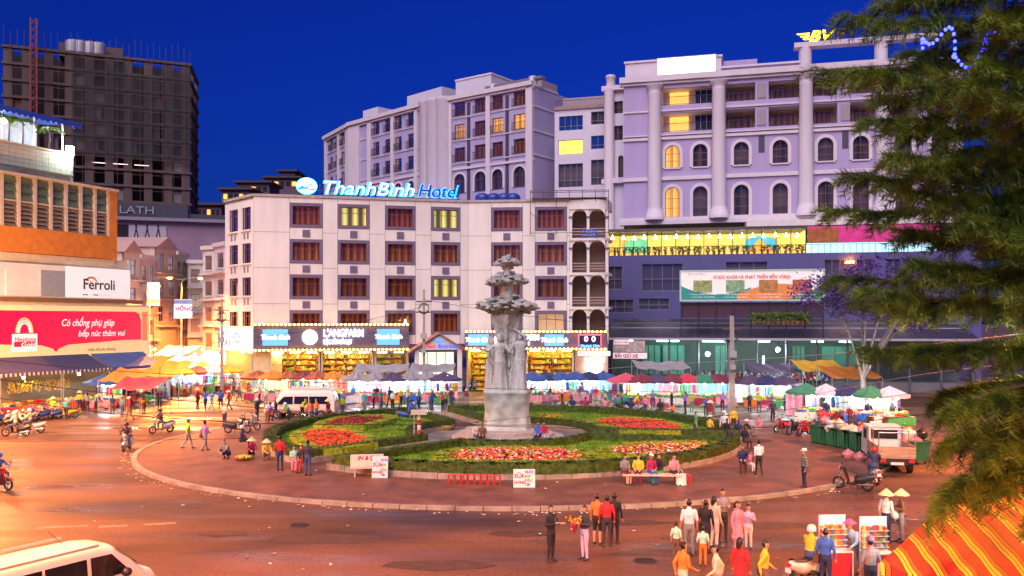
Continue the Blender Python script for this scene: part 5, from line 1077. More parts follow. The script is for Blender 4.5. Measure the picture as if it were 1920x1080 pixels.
for i, px in enumerate((135, 149, 168, 184)):
    p = FT.P(FT.u(px), 2., TZ); t = MB().lathe([(.01, 0), (1.25, 0), (1.3, .6), (1.25, .7), (1.3, 1.4), (1.25, 1.5), (1.3, 2.3), (1., 2.7), (.01, 2.9)], (0, 0, 0), 16).build('water_tank', M('tank_steel', (.3, .28, .34), .5, .2), None, tuple(p)); tag(t, 'steel water tank on top of the unfinished tower', 'water tank', 'steel tanks on the tower')
FT.build(MB().box((FT.u(107), 3.6, TZ), (FT.u(230), 8, TZ+2.6)), 'roof_room', conc)
# ---------------------------------------------------------------- lower buildings behind the side street
FD = Fac(214, 135., 424, 140., None); db = thing('dark_sign_building', 'dark low building with unlit letters on its front below the tower', 'building', None, tuple(FD.P(0))); FD.root = db; FD.off = db.location.xy
zd = lambda py: FD.z(300, py)
FD.build(MB().box((0, 0, 0), (FD.L, 10, zd(415))), 'wall', M('wall_rose', (.32, .2, .28), .8, var=.2, scale=.3)); FD.build(MB().box((0, -.8, zd(415)), (FD.L, 10, zd(409))), 'ledge', M('ledge_grey', (.25, .22, .3)))
FD.build(MB().box((0, .5, zd(409)), (FD.u(352), 8, zd(381))), 'sign_wall', M('sign_dark', (.05, .045, .07), .6)); FD.build(MB().box((FD.u(352), 1, zd(409)), (FD.L, 8, zd(398))), 'roof_wall', M('sign_dark')); txt(FD, 222, 286, 400, 'LATH', M('letters_grey', (.3, .3, .34)), 14, .3)
FD.build(MB().box((FD.u(218), -.1, zd(445)), (FD.u(240), .02, zd(423))), 'opening', dk)
FD.build(MB().box((FD.u(242), -.15, zd(455)), (FD.u(312), .0, zd(424))), 'pale_panel', M('panel_pale', (.5, .42, .5)))
m = MB()
for i in range(6): m.tube((FD.u(255+11*i), -.3, zd(455)), (FD.u(262+11*i-(i % 2)*14), -.3, zd(424)), .1, n=5)
m.build('bracket', darkrail, db).location = tuple(FD.P(0)-db.location); db.children[-1].rotation_euler.z = FD.ang
FD.build(MB().box((0, -2.2, zd(472)), (FD.u(330), .1, zd(466))), 'awning_roof', M('roof_rust', (.2, .1, .09), .8))
# far roofs on the slope with a few lights
for i, (a, b, y0, y1, Y) in enumerate(((415, 470, 356, 400, 250.), (445, 505, 343, 400, 270.), (498, 560, 334, 372, 290.), (525, 553, 322, 340, 292.), (368, 415, 385, 412, 240.))):
    p, q = at(a, y1, Y), at(b, y0, Y); t = thing('far_house', 'dark distant house on the slope behind the white hotel', 'house', 'far houses on the slope', (p.x, Y, 0)); w = q.x-p.x
    MB().box((0, 0, 0), (w, 12, q.z)).build('wall', M('far_wall', (.12, .08, .12), .9), t); MB().box((-1, -1, q.z), (w+1, 13, q.z+.6)).build('roof', M('far_roof', (.07, .05, .07), .9), t)
    for k in range(5):
        MB().box((w*(.08+.18*k), -.12, q.z-2.6), (w*(.2+.18*k), .02, q.z-1.2)).build('window', E('far_window', (1., .3, .04), 1.6) if (i+k) % 3 == 0 and i != 3 else dk, t)
# ---------------------------------------------------------------- shophouses along the side street
hc = [(.68, .58, .5), (.7, .5, .42), (.64, .56, .56), (.72, .6, .48), (.62, .6, .6)]
def shophouse(a, b, ytop, Y0, Y1, ci, lab, gable=False, st=3):
    f = Fac(a, Y0, b, Y1, None); t = thing('shophouse', lab, 'house', 'shophouses on the side street', tuple(f.P(0))); f.root = t; f.off = t.location.xy
    zt = f.z((a+b)/2, ytop); w = f.L; hs = []; n = 2 if w > 4 else 1; wm = M('house_paint_%d' % ci, hc[ci], .8, var=.2, scale=.8, streak=True)
    for j in range(st):
        z0 = zt-(j+1)*3.4+.7
        for i in range(n): hs.append((w*(i+.22)/n, w*(i+.78)/n, z0, z0+1.9))
    fwall(f, wall(MB(), 0, w, 0, zt, hs, .2), 'wall', wm); f.build(MB().box((0, .22, 0), (w, 9, zt-.02)), 'body', wm)
    for h in hs: window(f, h[0], h[2], h[1]-h[0], h[3]-h[2], M('grey_frame'), 2, (.6,), gl=glass_d, back=curtain[int(h[2]) % 3], sill=wm)
    for j in range(st): f.build(MB().box((-.05, -.7, zt-(j+1)*3.4), (w+.05, 0, zt-(j+1)*3.4+.18)), 'balcony_slab', wm)
    if gable: f.build(MB().slab([(-.3, zt), (w/2, zt+1.5), (w+.3, zt)], -.3, 9), 'roof', M('roof_pink', (.5, .3, .26)))
    else: f.build(MB().box((-.15, -.3, zt), (w+.15, .2, zt+.5)), 'parapet', wm); f.build(MB().box((0, .3, zt), (w, 9, zt+.05)), 'roof', M('roof_concrete'))
shophouse(232, 262, 474, 104., 107., 0, 'white gabled shophouse right of the white billboard', True); shophouse(263, 292, 486, 108., 112., 2, 'pale flat shophouse behind the green poster'); shophouse(293, 330, 466, 112., 118., 1, 'salmon gabled shophouse behind the brighter street lamp', True); shophouse(331, 352, 480, 119., 124., 3, 'narrow cream shophouse right of the brighter street lamp'); shophouse(352, 381, 494, 121., 121.5, 4, 'grey white shophouse behind the second street lamp'); shophouse(380, 402, 468, 117., 116., 0, 'tall pale shophouse next to the white hotel', False, 4); shophouse(402, 424, 462, 113., 110., 2, 'blind sided shophouse touching the white hotel', False, 4)
gp = at(287, 572, 98.); t = thing('green_poster', 'bright green and white lit poster over the side street', 'sign', None, tuple(gp)); MB().box((-.65, 0, 0), (.65, .15, 2.5)).build('panel', E('poster_white', (.8, 1., .75), 1.3), t); MB().box((-.65, -.02, .2), (.65, -.002, .7)).build('print', E('poster_green', (.1, .6, .15), .7), t); MB().tube((0, .1, -6), (0, .1, 0), .06).build('post', darkrail, t)
gp = at(343, 597, 97.); t = thing('tilted_sign', 'tilted pale sign with red lettering above the side street stalls', 'sign', None, tuple(gp), .15); MB().box((-.95, 0, 0), (.95, .12, 2.1)).build('panel', M('sign_pale', (.75, .75, .8), emit=(.8, .8, .9), es=.5), t); MB().box((-.95, -.01, 1.6), (.95, -.002, 2.05)).build('print', M('print_skyblue', (.2, .4, .7)), t); text('lettering', 'HỒNG', .62, M('sign_crimson'), t, (-.8, -.02, .85), 0, .004, bold=.02); MB().tube((0, .1, -6), (0, .1, 0), .06).build('post', darkrail, t)
# ---------------------------------------------------------------- street lamps
sodium = E('sodium_lamp', (1., .4, .06), 300.); steel = M('galvanised_steel', (.3, .3, .32), .5, .5); concp = M('pole_concrete', (.36, .32, .29), .8, var=.25, bump=.3)
def street_lamp(x, y, h, yaw, power, label, c=(1., .25, .03), kind='SPOT'):
    t = thing('street_lamp', label, 'street lamp', 'sodium street lamps', (x, y, 0), yaw)
    MB().lathe([(.2, 0), (.2, .5), (.1, .7), (.07, h-.6), (.06, h)], n=12).build('pole', steel, t)
    MB().path([(0, 0, h-.2), (.4, 0, h+.25), (1.2, 0, h+.4), (1.9, 0, h+.38)], .045).build('arm', steel, t)
    hd = MB().slab([(1.7, h+.5), (2.6, h+.45), (2.7, h+.36), (1.7, h+.34)], -.16, .16).build('lamp_head', steel, t)
    MB().lathe([(.02, 0), (.12, .03), (.17, .09), (.17, .1)], (2.25, 0, h+.22), 12, sx=1.6).build('lens', sodium, hd)
    l = bpy.data.lights.new('lamp_light', kind)
    if kind == 'SPOT': l.spot_size = R(162); l.spot_blend = .3
    l.energy = power; l.color = c; l.shadow_soft_size = .2
    o = bpy.data.objects.new('lamp_light', l); col.objects.link(o); o.parent = t; o.location = (2.25, 0, h+.1)
    return t
for px, py, Y, w, lab in ((318, 523, 97., 30000, 'brighter sodium street lamp over the side street stalls'), (376, 524, 103., 22000, 'smaller sodium street lamp beside the white hotel')):
    p = at(px, py, Y); street_lamp(p.x-2.25, p.y, p.z-.2, 0, w, lab)
for x, y, yaw, w, lab in ((-18.5, 19, .5, 14500, 'assumed unseen street lamp at the left kerb near the white van'), (3, -4, 1.57, 40000, 'assumed unseen street lamp below the viewpoint'), (19.5, 27, 3.3, 9000, 'assumed unseen street lamp beside the striped tents'), (-34, 46, 0, 26000, 'assumed unseen street lamp at the left end of the roundabout'), (31.5, 47, 3.1, 14000, 'assumed unseen street lamp behind the big pine')):  # lamps out of view, assumed from the orange light on the ground
    street_lamp(x, y, 10., yaw, w, lab)
street_lamp(17.5, 15.5, 7., 2.9, 5200, 'low unshielded lamp added out of view to light the big pine', (1., .72, .34), 'POINT'); street_lamp(-38, 55, 9., 1.2, 9000, 'unshielded lamp added out of view to light the corner building', (1., .5, .18), 'POINT')  # two unseen lamps added to brighten the pine, tents and corner building
# ---------------------------------------------------------------- utility poles and overhead wires
def util_pole(px, pybase, ytop, label, w=.22, arms=True):
    b = gd(px, pybase); zt = EYE-(ytop-HZ)/FPX*b.y; t = thing('utility_pole', label, 'pole', 'utility poles', tuple(b))
    MB().add([(-w, -w*.8, 0), (w, -w*.8, 0), (w, w*.8, 0), (-w, w*.8, 0), (-w*.6, -w*.5, zt), (w*.6, -w*.5, zt), (w*.6, w*.5, zt), (-w*.6, w*.5, zt)], [(0, 1, 5, 4), (1, 2, 6, 5), (2, 3, 7, 6), (3, 0, 4, 7), (4, 5, 6, 7)]).build('post', concp, t)
    for z in ((zt-1.2, zt-2.2) if arms else (zt-.6,)): MB().box((-.75, -.06, z), (.75, .06, z+.12)).build('crossarm', rust, t)
    for i, (z, s) in enumerate(((zt*.55, .3), (zt*.42, .22))): MB().box((-s, -w-.25, z), (s, -w*.7, z+s*1.8)).build('meter_box', M('meter_grey', (.4, .4, .38), .6), t)
    m = MB()
    for k in range(5): m.path([(.5*math.cos(a), -.1, zt-1.9+.45*math.sin(a)+.05*k) for a in [i*.7+k for i in range(9)]], .02, 4)
    m.build('coiled_cable', M('cable_black', (.02, .02, .02), .5), t); return t
util_pole(795, 748, 543, 'slim utility pole in front of the hotel entrance', .15); util_pole(1372, 765, 592, 'stout utility pole among the right market stalls', .26)
util_pole(416, 742, 560, 'thin utility pole at the left corner of the white hotel', .13)
cab = M('cable_black', (.02, .02, .02), .5); cabp = M('cable_pale', (.5, .4, .38), .5)
def wire(pts, label, r=.013, m=None):
    P = [at(*p) for p in pts]; q = []
    for i in range(len(P)-1):
        for k in range(8): q.append(P[i].lerp(P[i+1], k/8))
    q.append(P[-1])
    # soften the knots into one hanging line
    for _ in range(6): q = [q[0]]+[(q[i-1]+q[i]*2+q[i+1])/4 for i in range(1, len(q)-1)]+[q[-1]]
    tag(MB().path(q, r, 5).build('overhead_wire', m or cab), label, 'wire', 'overhead wires')
wire([(-80, 668, 30), (160, 692, 33), (480, 712, 37), (860, 728, 42), (1300, 735, 45)], 'uppermost dark wire crossing from the left edge')
wire([(-80, 700, 26), (130, 730, 28), (480, 765, 31), (900, 800, 34), (1240, 790, 37), (1480, 768, 38), (2000, 700, 34)], 'dark wire sagging across the monument pedestal')
wire([(-80, 735, 24), (200, 776, 26), (480, 795, 29), (860, 797, 33), (1250, 808, 35), (1600, 795, 30), (2000, 740, 26)], 'lowest dark wire sagging over the flower beds')
wire([(-80, 829, 27), (480, 823, 31), (760, 806, 36), (1100, 770, 42)], 'thin wire running over the orange flower bed', .009)
wire([(1000, 706, 60), (1140, 690, 50), (1560, 665, 36), (1920, 626, 26), (2050, 610, 24)], 'pale wire rising to the right past the stout pole', .011, cabp)
wire([(1400, 765, 60), (1700, 705, 34), (1920, 678, 24), (2050, 660, 22)], 'pale wire crossing the middle of the big pine', .011, cabp)
wire([(795, 562, 81), (930, 585, 84), (1140, 612, 88)], 'dark wire from the slim pole to the market canopy', .02)
wire([(795, 575, 81), (640, 612, 84), (430, 640, 90), (300, 655, 95)], 'dark wire from the slim pole to the side street', .02)
wire([(416, 575, 87), (350, 600, 92), (262, 590, 75)], 'dark wire from the thin pole to the red billboard', .02)
# ---------------------------------------------------------------- fast mesh from arrays
def npmesh(name, vs, fs, mats, mi=None, k=3):
    me = bpy.data.meshes.new(name); nv, nf = len(vs), len(fs)
    me.vertices.add(nv); me.vertices.foreach_set('co', np.asarray(vs, np.float32).ravel()); me.loops.add(nf*k); me.loops.foreach_set('vertex_index', np.asarray(fs, np.int32).ravel())
    me.polygons.add(nf); me.polygons.foreach_set('loop_start', np.arange(0, nf*k, k, dtype=np.int32))
    for m in mats: me.materials.append(m)
    if mi is not None: me.polygons.foreach_set('material_index', np.asarray(mi, np.int32))
    me.update(calc_edges=True); me.validate(); return me
# ---------------------------------------------------------------- the big pine on the right
rg = np.random.default_rng(5)
def branchlet(n, droop):
    """a shoot along +x of length 1 with needles all round; returns needle triangles"""
    t = np.linspace(.12, 1, n); base = np.stack([t, .06*np.sin(t*4+rg.uniform(0, 6)), .18*t-droop*t*t], 1)
    d = np.gradient(base, axis=0); d /= np.linalg.norm(d, axis=1)[:, None]
    ph = rg.uniform(0, 6.283, n); up = np.array([0, 0, 1.]); s = np.cross(d, up); s /= np.linalg.norm(s, axis=1)[:, None]; u = np.cross(s, d)
    rad = np.cos(ph)[:, None]*s+np.sin(ph)[:, None]*u
    dr = d*.75+rad*.85+up*.22; dr /= np.linalg.norm(dr, axis=1)[:, None]
    ln = (.3+.1*rg.random(n))*(1.1-.35*np.abs(t-.6)); w = np.cross(dr, rg.normal(size=(n, 3))); w /= np.linalg.norm(w, axis=1)[:, None]; w *= .013
    return np.stack([base-w, base+w, base+dr*ln[:, None]], 1).reshape(-1, 3)
BL = [branchlet(110, d) for d in (.05, .2, .4, .6, .85, 1.1)]
needle = foliage('pine_needles', (.03, .075, .008), (.24, .36, .03), 2.2, .2); bark = M('pine_bark', (.16, .09, .055), .9, var=.35, scale=4., bump=.6, bscale=14.)
PX, PY, PH = 11.3, 17.4, 23.
pine = thing('pine_tree', 'huge drooping pine filling the right edge in front of the lilac hotel', 'tree', None, (PX, PY, 0))
trk = MB(); trk.path([(0, 0, 0), (.05, 0, 4), (-.03, .04, 9), (.02, 0, 14), (0, 0, PH)], [.36, .3, .24, .15, .03], 12); trk.build('trunk', bark, pine)
def rotz(a): c, s = math.cos(a), math.sin(a); return np.array([[c, -s, 0], [s, c, 0], [0, 0, 1]])
rnd = random.Random(11)
zb_ = 4.7
while zb_ < PH-.5:
    nbr = 7; a0 = rnd.uniform(0, 6.28); k = 1-max(0, (zb_-13.5))/11
    for i in range(nbr):
        if zb_ > 16.5 and i % 2: continue
        az = a0+i*6.283/nbr+rnd.uniform(-.25, .25); L = (rnd.uniform(3.1, 4.9))*k; low = max(0, (7.4-zb_)/3.)
        if low > 0: L *= 1-.36*low
        if math.sin(az) < -.8 : L *= .8                          # the side towards the viewer is thinner
        bs = []; n = 12; dz = rnd.uniform(-.03, .06)
        for j in range(n+1):
            s = j/n; r = L*s*(1-.22*low*s*s); bs.append((r, .12*L*math.sin(s*2.2+i)*s*.4, (.16+dz)*L*s-.36*L*s*s*(.55+.9*low)+.12*L*s**4*(1-low)))
        bs = np.array(bs)@rotz(az).T+np.array([0, 0, zb_])
        m = MB(); m.path([tuple(p) for p in bs], [.06*(1-.82*j/n)+.006 for j in range(n+1)], 5); br = m.build('branch', bark, pine)
        V_ = []
        for j in range(40):
            s = .2+.8*(j/39)**.85; f = s*n; q = min(int(f), n-1); p = bs[q]+(bs[q+1]-bs[q])*(f-q); td = bs[q+1]-bs[q]; aa = math.atan2(td[1], td[0])
            side = (1 if j % 2 else -1); sp = side*rnd.uniform(.5, 1.15)*(1-.55*s) if j < 36 else rnd.uniform(-.4, .4)
            ln = rnd.uniform(.5, .92)*(1.1-.35*s)
            dd = rnd.choice((1, 2, 3, 3)) if low < .2 else rnd.choice((3, 4, 4, 5)); dd = min(5, dd+(1 if rnd.random() < .25 else 0))
            T = BL[dd]*ln*np.array([1, 1, 1.]); pit = rnd.uniform(-.35, .25)-.5*low; c, s_ = math.cos(pit), math.sin(pit); Ry = np.array([[c, 0, -s_], [0, 1, 0], [s_, 0, c]])
            V_.append(T@Ry.T@rotz(aa+sp).T+p)
            if rnd.random() < .5: V_.append((BL[dd]*ln*.7)@Ry.T@rotz(aa+sp*1.6+.2).T+p+np.array([0, 0, -.03]))
        V_ = np.concatenate(V_); put(npmesh('needles', V_, np.arange(len(V_)).reshape(-1, 3), [needle]), 'needles', br)['kind'] = 'stuff'
    zb_ += rnd.uniform(.62, .8)
sl_ = thing('string_lights', 'string of blue lights wound through the top of the big pine', 'lights', None, (PX-3.6, PY-.9, 12.6))
led = E('led_blue', (.03, .04, 1.), 6.); ledm = MB().ball((0, 0, 0), .035, 6, 4).mesh('led', led); pts = []
for i in range(46): s = i/45; pts.append((1.6*s, .25*math.sin(s*17), .25*math.sin(s*9)+.12*math.sin(s*31))); put(ledm, 'led', sl_, pts[-1])
MB().path(pts, .008, 4).build('cord', cab, sl_)
# ---------------------------------------------------------------- jacaranda with white limed trunk
def broad_tree(x, y, label, cat_, trunkm, leafm, h0, limbs, R_, cz, n, leaf, seed, squash=.8, lean=(0, 0)):
    r = random.Random(seed); t = thing('blossom_tree', label, 'tree', None, (x, y, 0)); tm_ = MB(); tm_.path([(0, 0, 0), (.05, 0, h0*.5), (0, 0, h0)], [.3, .24, .22], 9); ends = []
    for i in range(limbs):
        a = i*2.4+r.uniform(-.4, .4); q = R_*r.uniform(.45, .85); e = V(lean[0]+q*math.cos(a), lean[1]+q*math.sin(a), cz+r.uniform(-.3, .6)*R_*squash); mid = V(0, 0, h0).lerp(e, .5)+V(0, 0, .4)
        tm_.path([(0, 0, h0-.2), tuple(mid), tuple(e)], [.15, .09, .03], 6); ends.append(e)
        for k in range(4):
            b2 = e+V(r.gauss(0, 1), r.gauss(0, 1), r.gauss(.3, .7))*R_*.3; tm_.path([tuple(mid.lerp(e, .6)), tuple(b2)], [.04, .012], 5); ends.append(b2)
    tm_.build('trunk', trunkm, t); random.seed(seed); c = MB()
    for e in ends: leafcards(c, lambda: ((e.x+r.gauss(0, .5)*R_*.28, e.y+r.gauss(0, .5)*R_*.28, e.z+r.gauss(0, .5)*R_*.2), (0, 0, 1)), n, leaf, r.choice((0, 0, 1)), 1.5)
    c.build('crown', leafm, t); return t
jl = foliage('jacaranda_bloom', (.09, .035, .24), (.2, .085, .42), 2.); jl2 = foliage('jacaranda_leaf', (.05, .06, .08), (.16, .09, .3), 2.)
p = gd(1618, 762); broad_tree(p.x, p.y, 'blossom tree with violet crown and white limed trunk behind the dumpsters', 'tree', M('limed_bark', (.27, .24, .21), .8, var=.3), [jl, jl2], 2.6, 9, 5.0, 8.8, 170, .34, 4, .8, (1.8, 1.))
# ---------------------------------------------------------------- people
skinm = [M('skin_a', (.5, .27, .17), .55, var=.05), M('skin_b', (.42, .22, .14), .55, var=.05)]; hairm = M('black_hair', (.012, .01, .01), .4, var=.1); shoem = M('shoe_dark', (.03, .03, .035), .5)
CL = {}
def cloth(n):
    if 'cloth_'+n in MATS: return MATS['cloth_'+n]
    C = dict(black=(.015, .015, .02), dark=(.035, .035, .05), navy=(.02, .03, .1), blue=(.04, .13, .55), jeans=(.05, .08, .2), red=(.5, .02, .03), crimson=(.35, .02, .1), pink=(.7, .25, .33), white=(.75, .73, .72), cream=(.6, .52, .4), grey=(.22, .22, .24), olive=(.14, .14, .05), yellow=(.7, .5, .04), lime=(.42, .6, .03), orange=(.7, .2, .03), mint=(.35, .7, .55), purple=(.25, .16, .45), lilac=(.5, .4, .65), teal=(.05, .35, .35), brown=(.16, .08, .05), maroon=(.18, .02, .05), sky=(.3, .5, .75), green=(.06, .35, .1))
    return M('cloth_'+n, C[n], .8, var=.18, scale=7., bump=.15, bscale=25.)
plaid = striped('cloth_plaid', [(0, (.03, .05, .04)), (.3, (.35, .36, .3)), (.5, (.04, .12, .08)), (.8, (.2, .22, .18))], 2, .12); MATS['cloth_plaid'] = plaid
def finger_hand(w, d, side, grip=False):
    """palm and five fingers from wrist w along d"""
    w = Vector(w); d = Vector(d).normalized(); s = d.cross(V(0, 1, 0)); s = s.normalized() if s.length > .2 else V(1, 0, 0); n = d.cross(s).normalized()
    out = [([tuple(w), tuple(w+d*.05), tuple(w+d*.09)], [(.024, .03), (.04, .02), (.038, .016)], 0, 8)]
    for i, L in enumerate((.062, .075, .07, .055)):
        a = w+d*.085+s*(.03-.02*i); m = a+d*L*.55+n*.012; e = m+d*L*.35+n*(.03 if not grip else .045); out.append(([tuple(a), tuple(m), tuple(e)], [.0105, .0095, .0085], 0, 6))
    a = w+d*.03+s*.034; out.append(([tuple(a), tuple(a+d*.03+s*.026+n*.01), tuple(a+d*.062+s*.03+n*.022)], [.012, .0105, .009], 0, 6)); return out
def body(name, hip=.9, lean=0., knees=None, ankles=None, elbows=None, wrists=None, hair=0, skirt=0, look=0., twist=0.):
    knees = knees or [(-.1, -.01, .48), (.1, -.01, .48)]; ankles = ankles or [(-.11, .02, .09), (.11, .02, .09)]
    up = V(0, -math.sin(lean), math.cos(lean)); P = V(0, 0, hip); ch = P+up*.36; nk = P+up*.53; hd = nk+V(0, -math.sin(lean*.5)*.12-.01, .15)
    S = [([tuple(P-up*.04), tuple(P+up*.08)], [(.165, .125), (.16, .115)], 3), ([tuple(P+up*.08), tuple(P+up*.2), tuple(ch), tuple(P+up*.46), tuple(P+up*.5)], [(.16, .118), (.152, .112), (.185, .125), (.17, .1), (.1, .08)], 2),
         ([tuple(nk-up*.03), tuple(nk+V(0, -.01, .07))], [.056, .052], 0)]
    H = lambda x, y, z: (hd.x+x, hd.y+y, hd.z+z)
    S += [([H(0, -.012, -.085), H(0, -.005, -.03), H(0, .008, .04), H(0, .012, .085)], [(.05, .055), (.07, .085), (.078, .098), (.058, .075)], 0), ([H(0, -.095, .0), H(0, -.108, -.025)], [.012, .016], 0, 6)]
    S += [([H(s*.076, .01, .015), H(s*.078, .012, -.015)], [.016, .012], 0, 6) for s in (-1, 1)]
    if hair == 1: S += [([H(0, .03, .09), H(0, .09, .02), H(0, .1, -.12), H(0, .1, -.26)], [(.075, .06), (.085, .05), (.08, .04), (.05, .025)], 1)]
    if hair == 2: S += [([H(0, .085, .07), H(0, .12, .06)], [.045, .04], 1)]
    for i, s in enumerate((-1, 1)):
        sh = P+up*.46+V(s*.17, 0, 0); e = V(*(elbows[i] if elbows else (s*.235, .03, 1.1))); w = V(*(wrists[i] if wrists else (s*.25, -.05, .86)))
        S += [([tuple(sh), tuple(sh.lerp(e, .5)), tuple(e)], [.062, .055, .047], 2), ([tuple(e), tuple(e.lerp(w, .4)), tuple(w)], [.045, .042, .03], 5)]; S += finger_hand(w, w-e, s)
        k, a = V(*knees[i]), V(*ankles[i]); h = P+V(s*.085, 0, -.04)
        if not skirt: S += [([tuple(h), tuple(h.lerp(k, .5)), tuple(k)], [.092, .078, .058], 3)]
        S += [([tuple(k), tuple(k.lerp(a, .35)), tuple(a)], [.055, .056, .038], 6)]
        fd = V(0, -1, 0) if abs(k.y-a.y) < .5 else V(0, -1, 0); S += [([tuple(a+V(0, .03, -.035)), tuple(a+fd*.09+V(0, 0, -.05)), tuple(a+fd*.17+V(0, 0, -.055))], [(.036, .045), (.042, .034), (.034, .026)], 4)]
    if skirt:
        kk = (V(*knees[0])+V(*knees[1]))/2; S += [([tuple(P), tuple(P.lerp(kk, .5)), tuple(kk+V(0, 0, .02))], [(.165, .13), (.19, .15), (.22, .17)], 3)]
    hc_ = np.array(hd)
    def rel(co, lab):
        d = co-hc_; near = (np.abs(d[:, 0]) < .1)&(np.abs(d[:, 1]) < .14)&(d[:, 2] > -.075)&(d[:, 2] < .2)&(lab == 0)
        lab[near&((d[:, 2] > .055)|((d[:, 1] > .015)&(d[:, 2] > -.06)&(np.abs(d[:, 0]) < .085)))] = 1
        for s in (-1, 1): lab[near&(np.linalg.norm(d-np.array([s*.032, -.088, .008]), axis=1) < .017)] = 1
        return lab
    return fuse(name, S, [skinm[0], hairm, cloth('dark'), cloth('jeans'), shoem, cloth('dark'), cloth('jeans')], .0135, 3, relabel=rel)
SITK, SITA = [(-.11, -.42, .5), (.11, -.43, .5)], [(-.12, -.44, .09), (.12, -.4, .09)]
BODY = dict(
    stand=body('person'), woman=body('person', hair=1, elbows=[(-.22, .02, 1.1), (.25, -.02, 1.12)], wrists=[(-.24, -.06, .87), (.14, -.2, 1.2)], knees=[(-.08, -.02, .48), (.09, .02, .48)], ankles=[(-.08, 0, .09), (.1, .06, .09)]),
    walk=body('person', lean=.06, knees=[(-.09, -.16, .5), (.09, .05, .48)], ankles=[(-.09, -.24, .1), (.09, .3, .14)], elbows=[(-.23, .14, 1.12), (.23, -.06, 1.1)], wrists=[(-.24, .1, .88), (.22, -.24, .96)]),
    walk_woman=body('person', lean=.05, hair=2, knees=[(-.08, .05, .48), (.08, -.15, .5)], ankles=[(-.08, .28, .14), (.08, -.24, .1)], elbows=[(-.21, -.05, 1.1), (.21, .12, 1.12)], wrists=[(-.2, -.24, 1.0), (.22, .08, .88)]),
    phone=body('person', elbows=[(-.23, .02, 1.12), (.23, .02, 1.12)], wrists=[(-.1, -.26, 1.2), (.1, -.27, 1.18)]),
    dress=body('person', hair=1, skirt=1, knees=[(-.08, 0, .55), (.08, 0, .55)]),
    sit=body('person', hip=.55, lean=.1, knees=SITK, ankles=SITA, elbows=[(-.24, -.06, .78), (.24, -.06, .78)], wrists=[(-.12, -.3, .66), (.1, -.28, .66)]),
    sit_woman=body('person', hip=.55, lean=.15, hair=1, knees=[(-.08, -.42, .5), (.1, -.42, .52)], ankles=[(-.1, -.46, .09), (.06, -.5, .1)], elbows=[(-.22, -.12, .78), (.22, -.1, .78)], wrists=[(-.08, -.34, .8), (.09, -.32, .7)]),
    squat=body('person', hip=.3, lean=.45, knees=[(-.16, -.36, .5), (.16, -.36, .5)], ankles=[(-.13, -.1, .09), (.13, -.1, .09)], elbows=[(-.25, -.36, .58), (.25, -.36, .56)], wrists=[(-.12, -.58, .46), (.12, -.56, .42)]),
    ride=body('person', hip=.82, lean=.15, knees=[(-.2, -.38, .72), (.2, -.38, .72)], ankles=[(-.18, -.32, .32), (.18, -.32, .32)], elbows=[(-.3, -.2, 1.08), (.3, -.2, 1.08)], wrists=[(-.28, -.48, 1.03), (.28, -.48, 1.03)]),
    bend=body('person', hip=.88, lean=.6, elbows=[(-.22, -.36, 1.0), (.22, -.36, 1.0)], wrists=[(-.16, -.58, .92), (.14, -.6, .9)]))
HEADZ = dict(sit=1.26, sit_woman=1.25, squat=.98, ride=1.53, bend=1.52)
def hat_mesh(kind):
    if kind == 'cone': return MB().lathe([(.26, -.07), (.25, -.06), (.13, .05), (.015, .14), (.002, .142)], n=20).mesh('conical_hat', M('palm_straw', (.68, .55, .32), .8, var=.1))
    if kind == 'helmet': return MB().lathe([(.125, -.06), (.13, 0), (.115, .07), (.07, .115), (.002, .13)], n=14, sy=1.12).mesh('helmet', M('helmet_paint', (.6, .6, .62), .25))
    if kind == 'brim': return MB().lathe([(.2, -.0), (.19, .012), (.1, .02), (.1, .07), (.07, .1), (.002, .105)], n=16).mesh('sun_hat', M('hat_cloth', (.7, .66, .6), .8))
    m = MB().lathe([(.1, -.02), (.1, .03), (.08, .075), (.002, .095)], n=14, sy=1.15); m.box((-.06, -.2, -.025), (.06, -.08, -.012)); return m.mesh('cap', M('cap_cloth', (.72, .72, .74), .8))
BAGS = random.Random(77)
def bag_child():
    m = MB(); m.slab([(-.15, 0), (-.13, .24), (.13, .24), (.15, 0)], -.05, .06); m.v = [(x*.5+.24, y*1.6+.04 if True else y, z+.72) for x, y, z in m.v]
    m.path([(.24, .04, .94), (.2, -.02, 1.2), (.1, -.02, 1.42), (-.02, .1, 1.38)], .012, 5); return m.mesh('shoulder_bag', M('bag_leather', (.1, .05, .03), .6))
def zground(x, y): return .13 if ((x-ICX)/IA)**2+((y-ICY)/IB)**2 < .98 else 0.
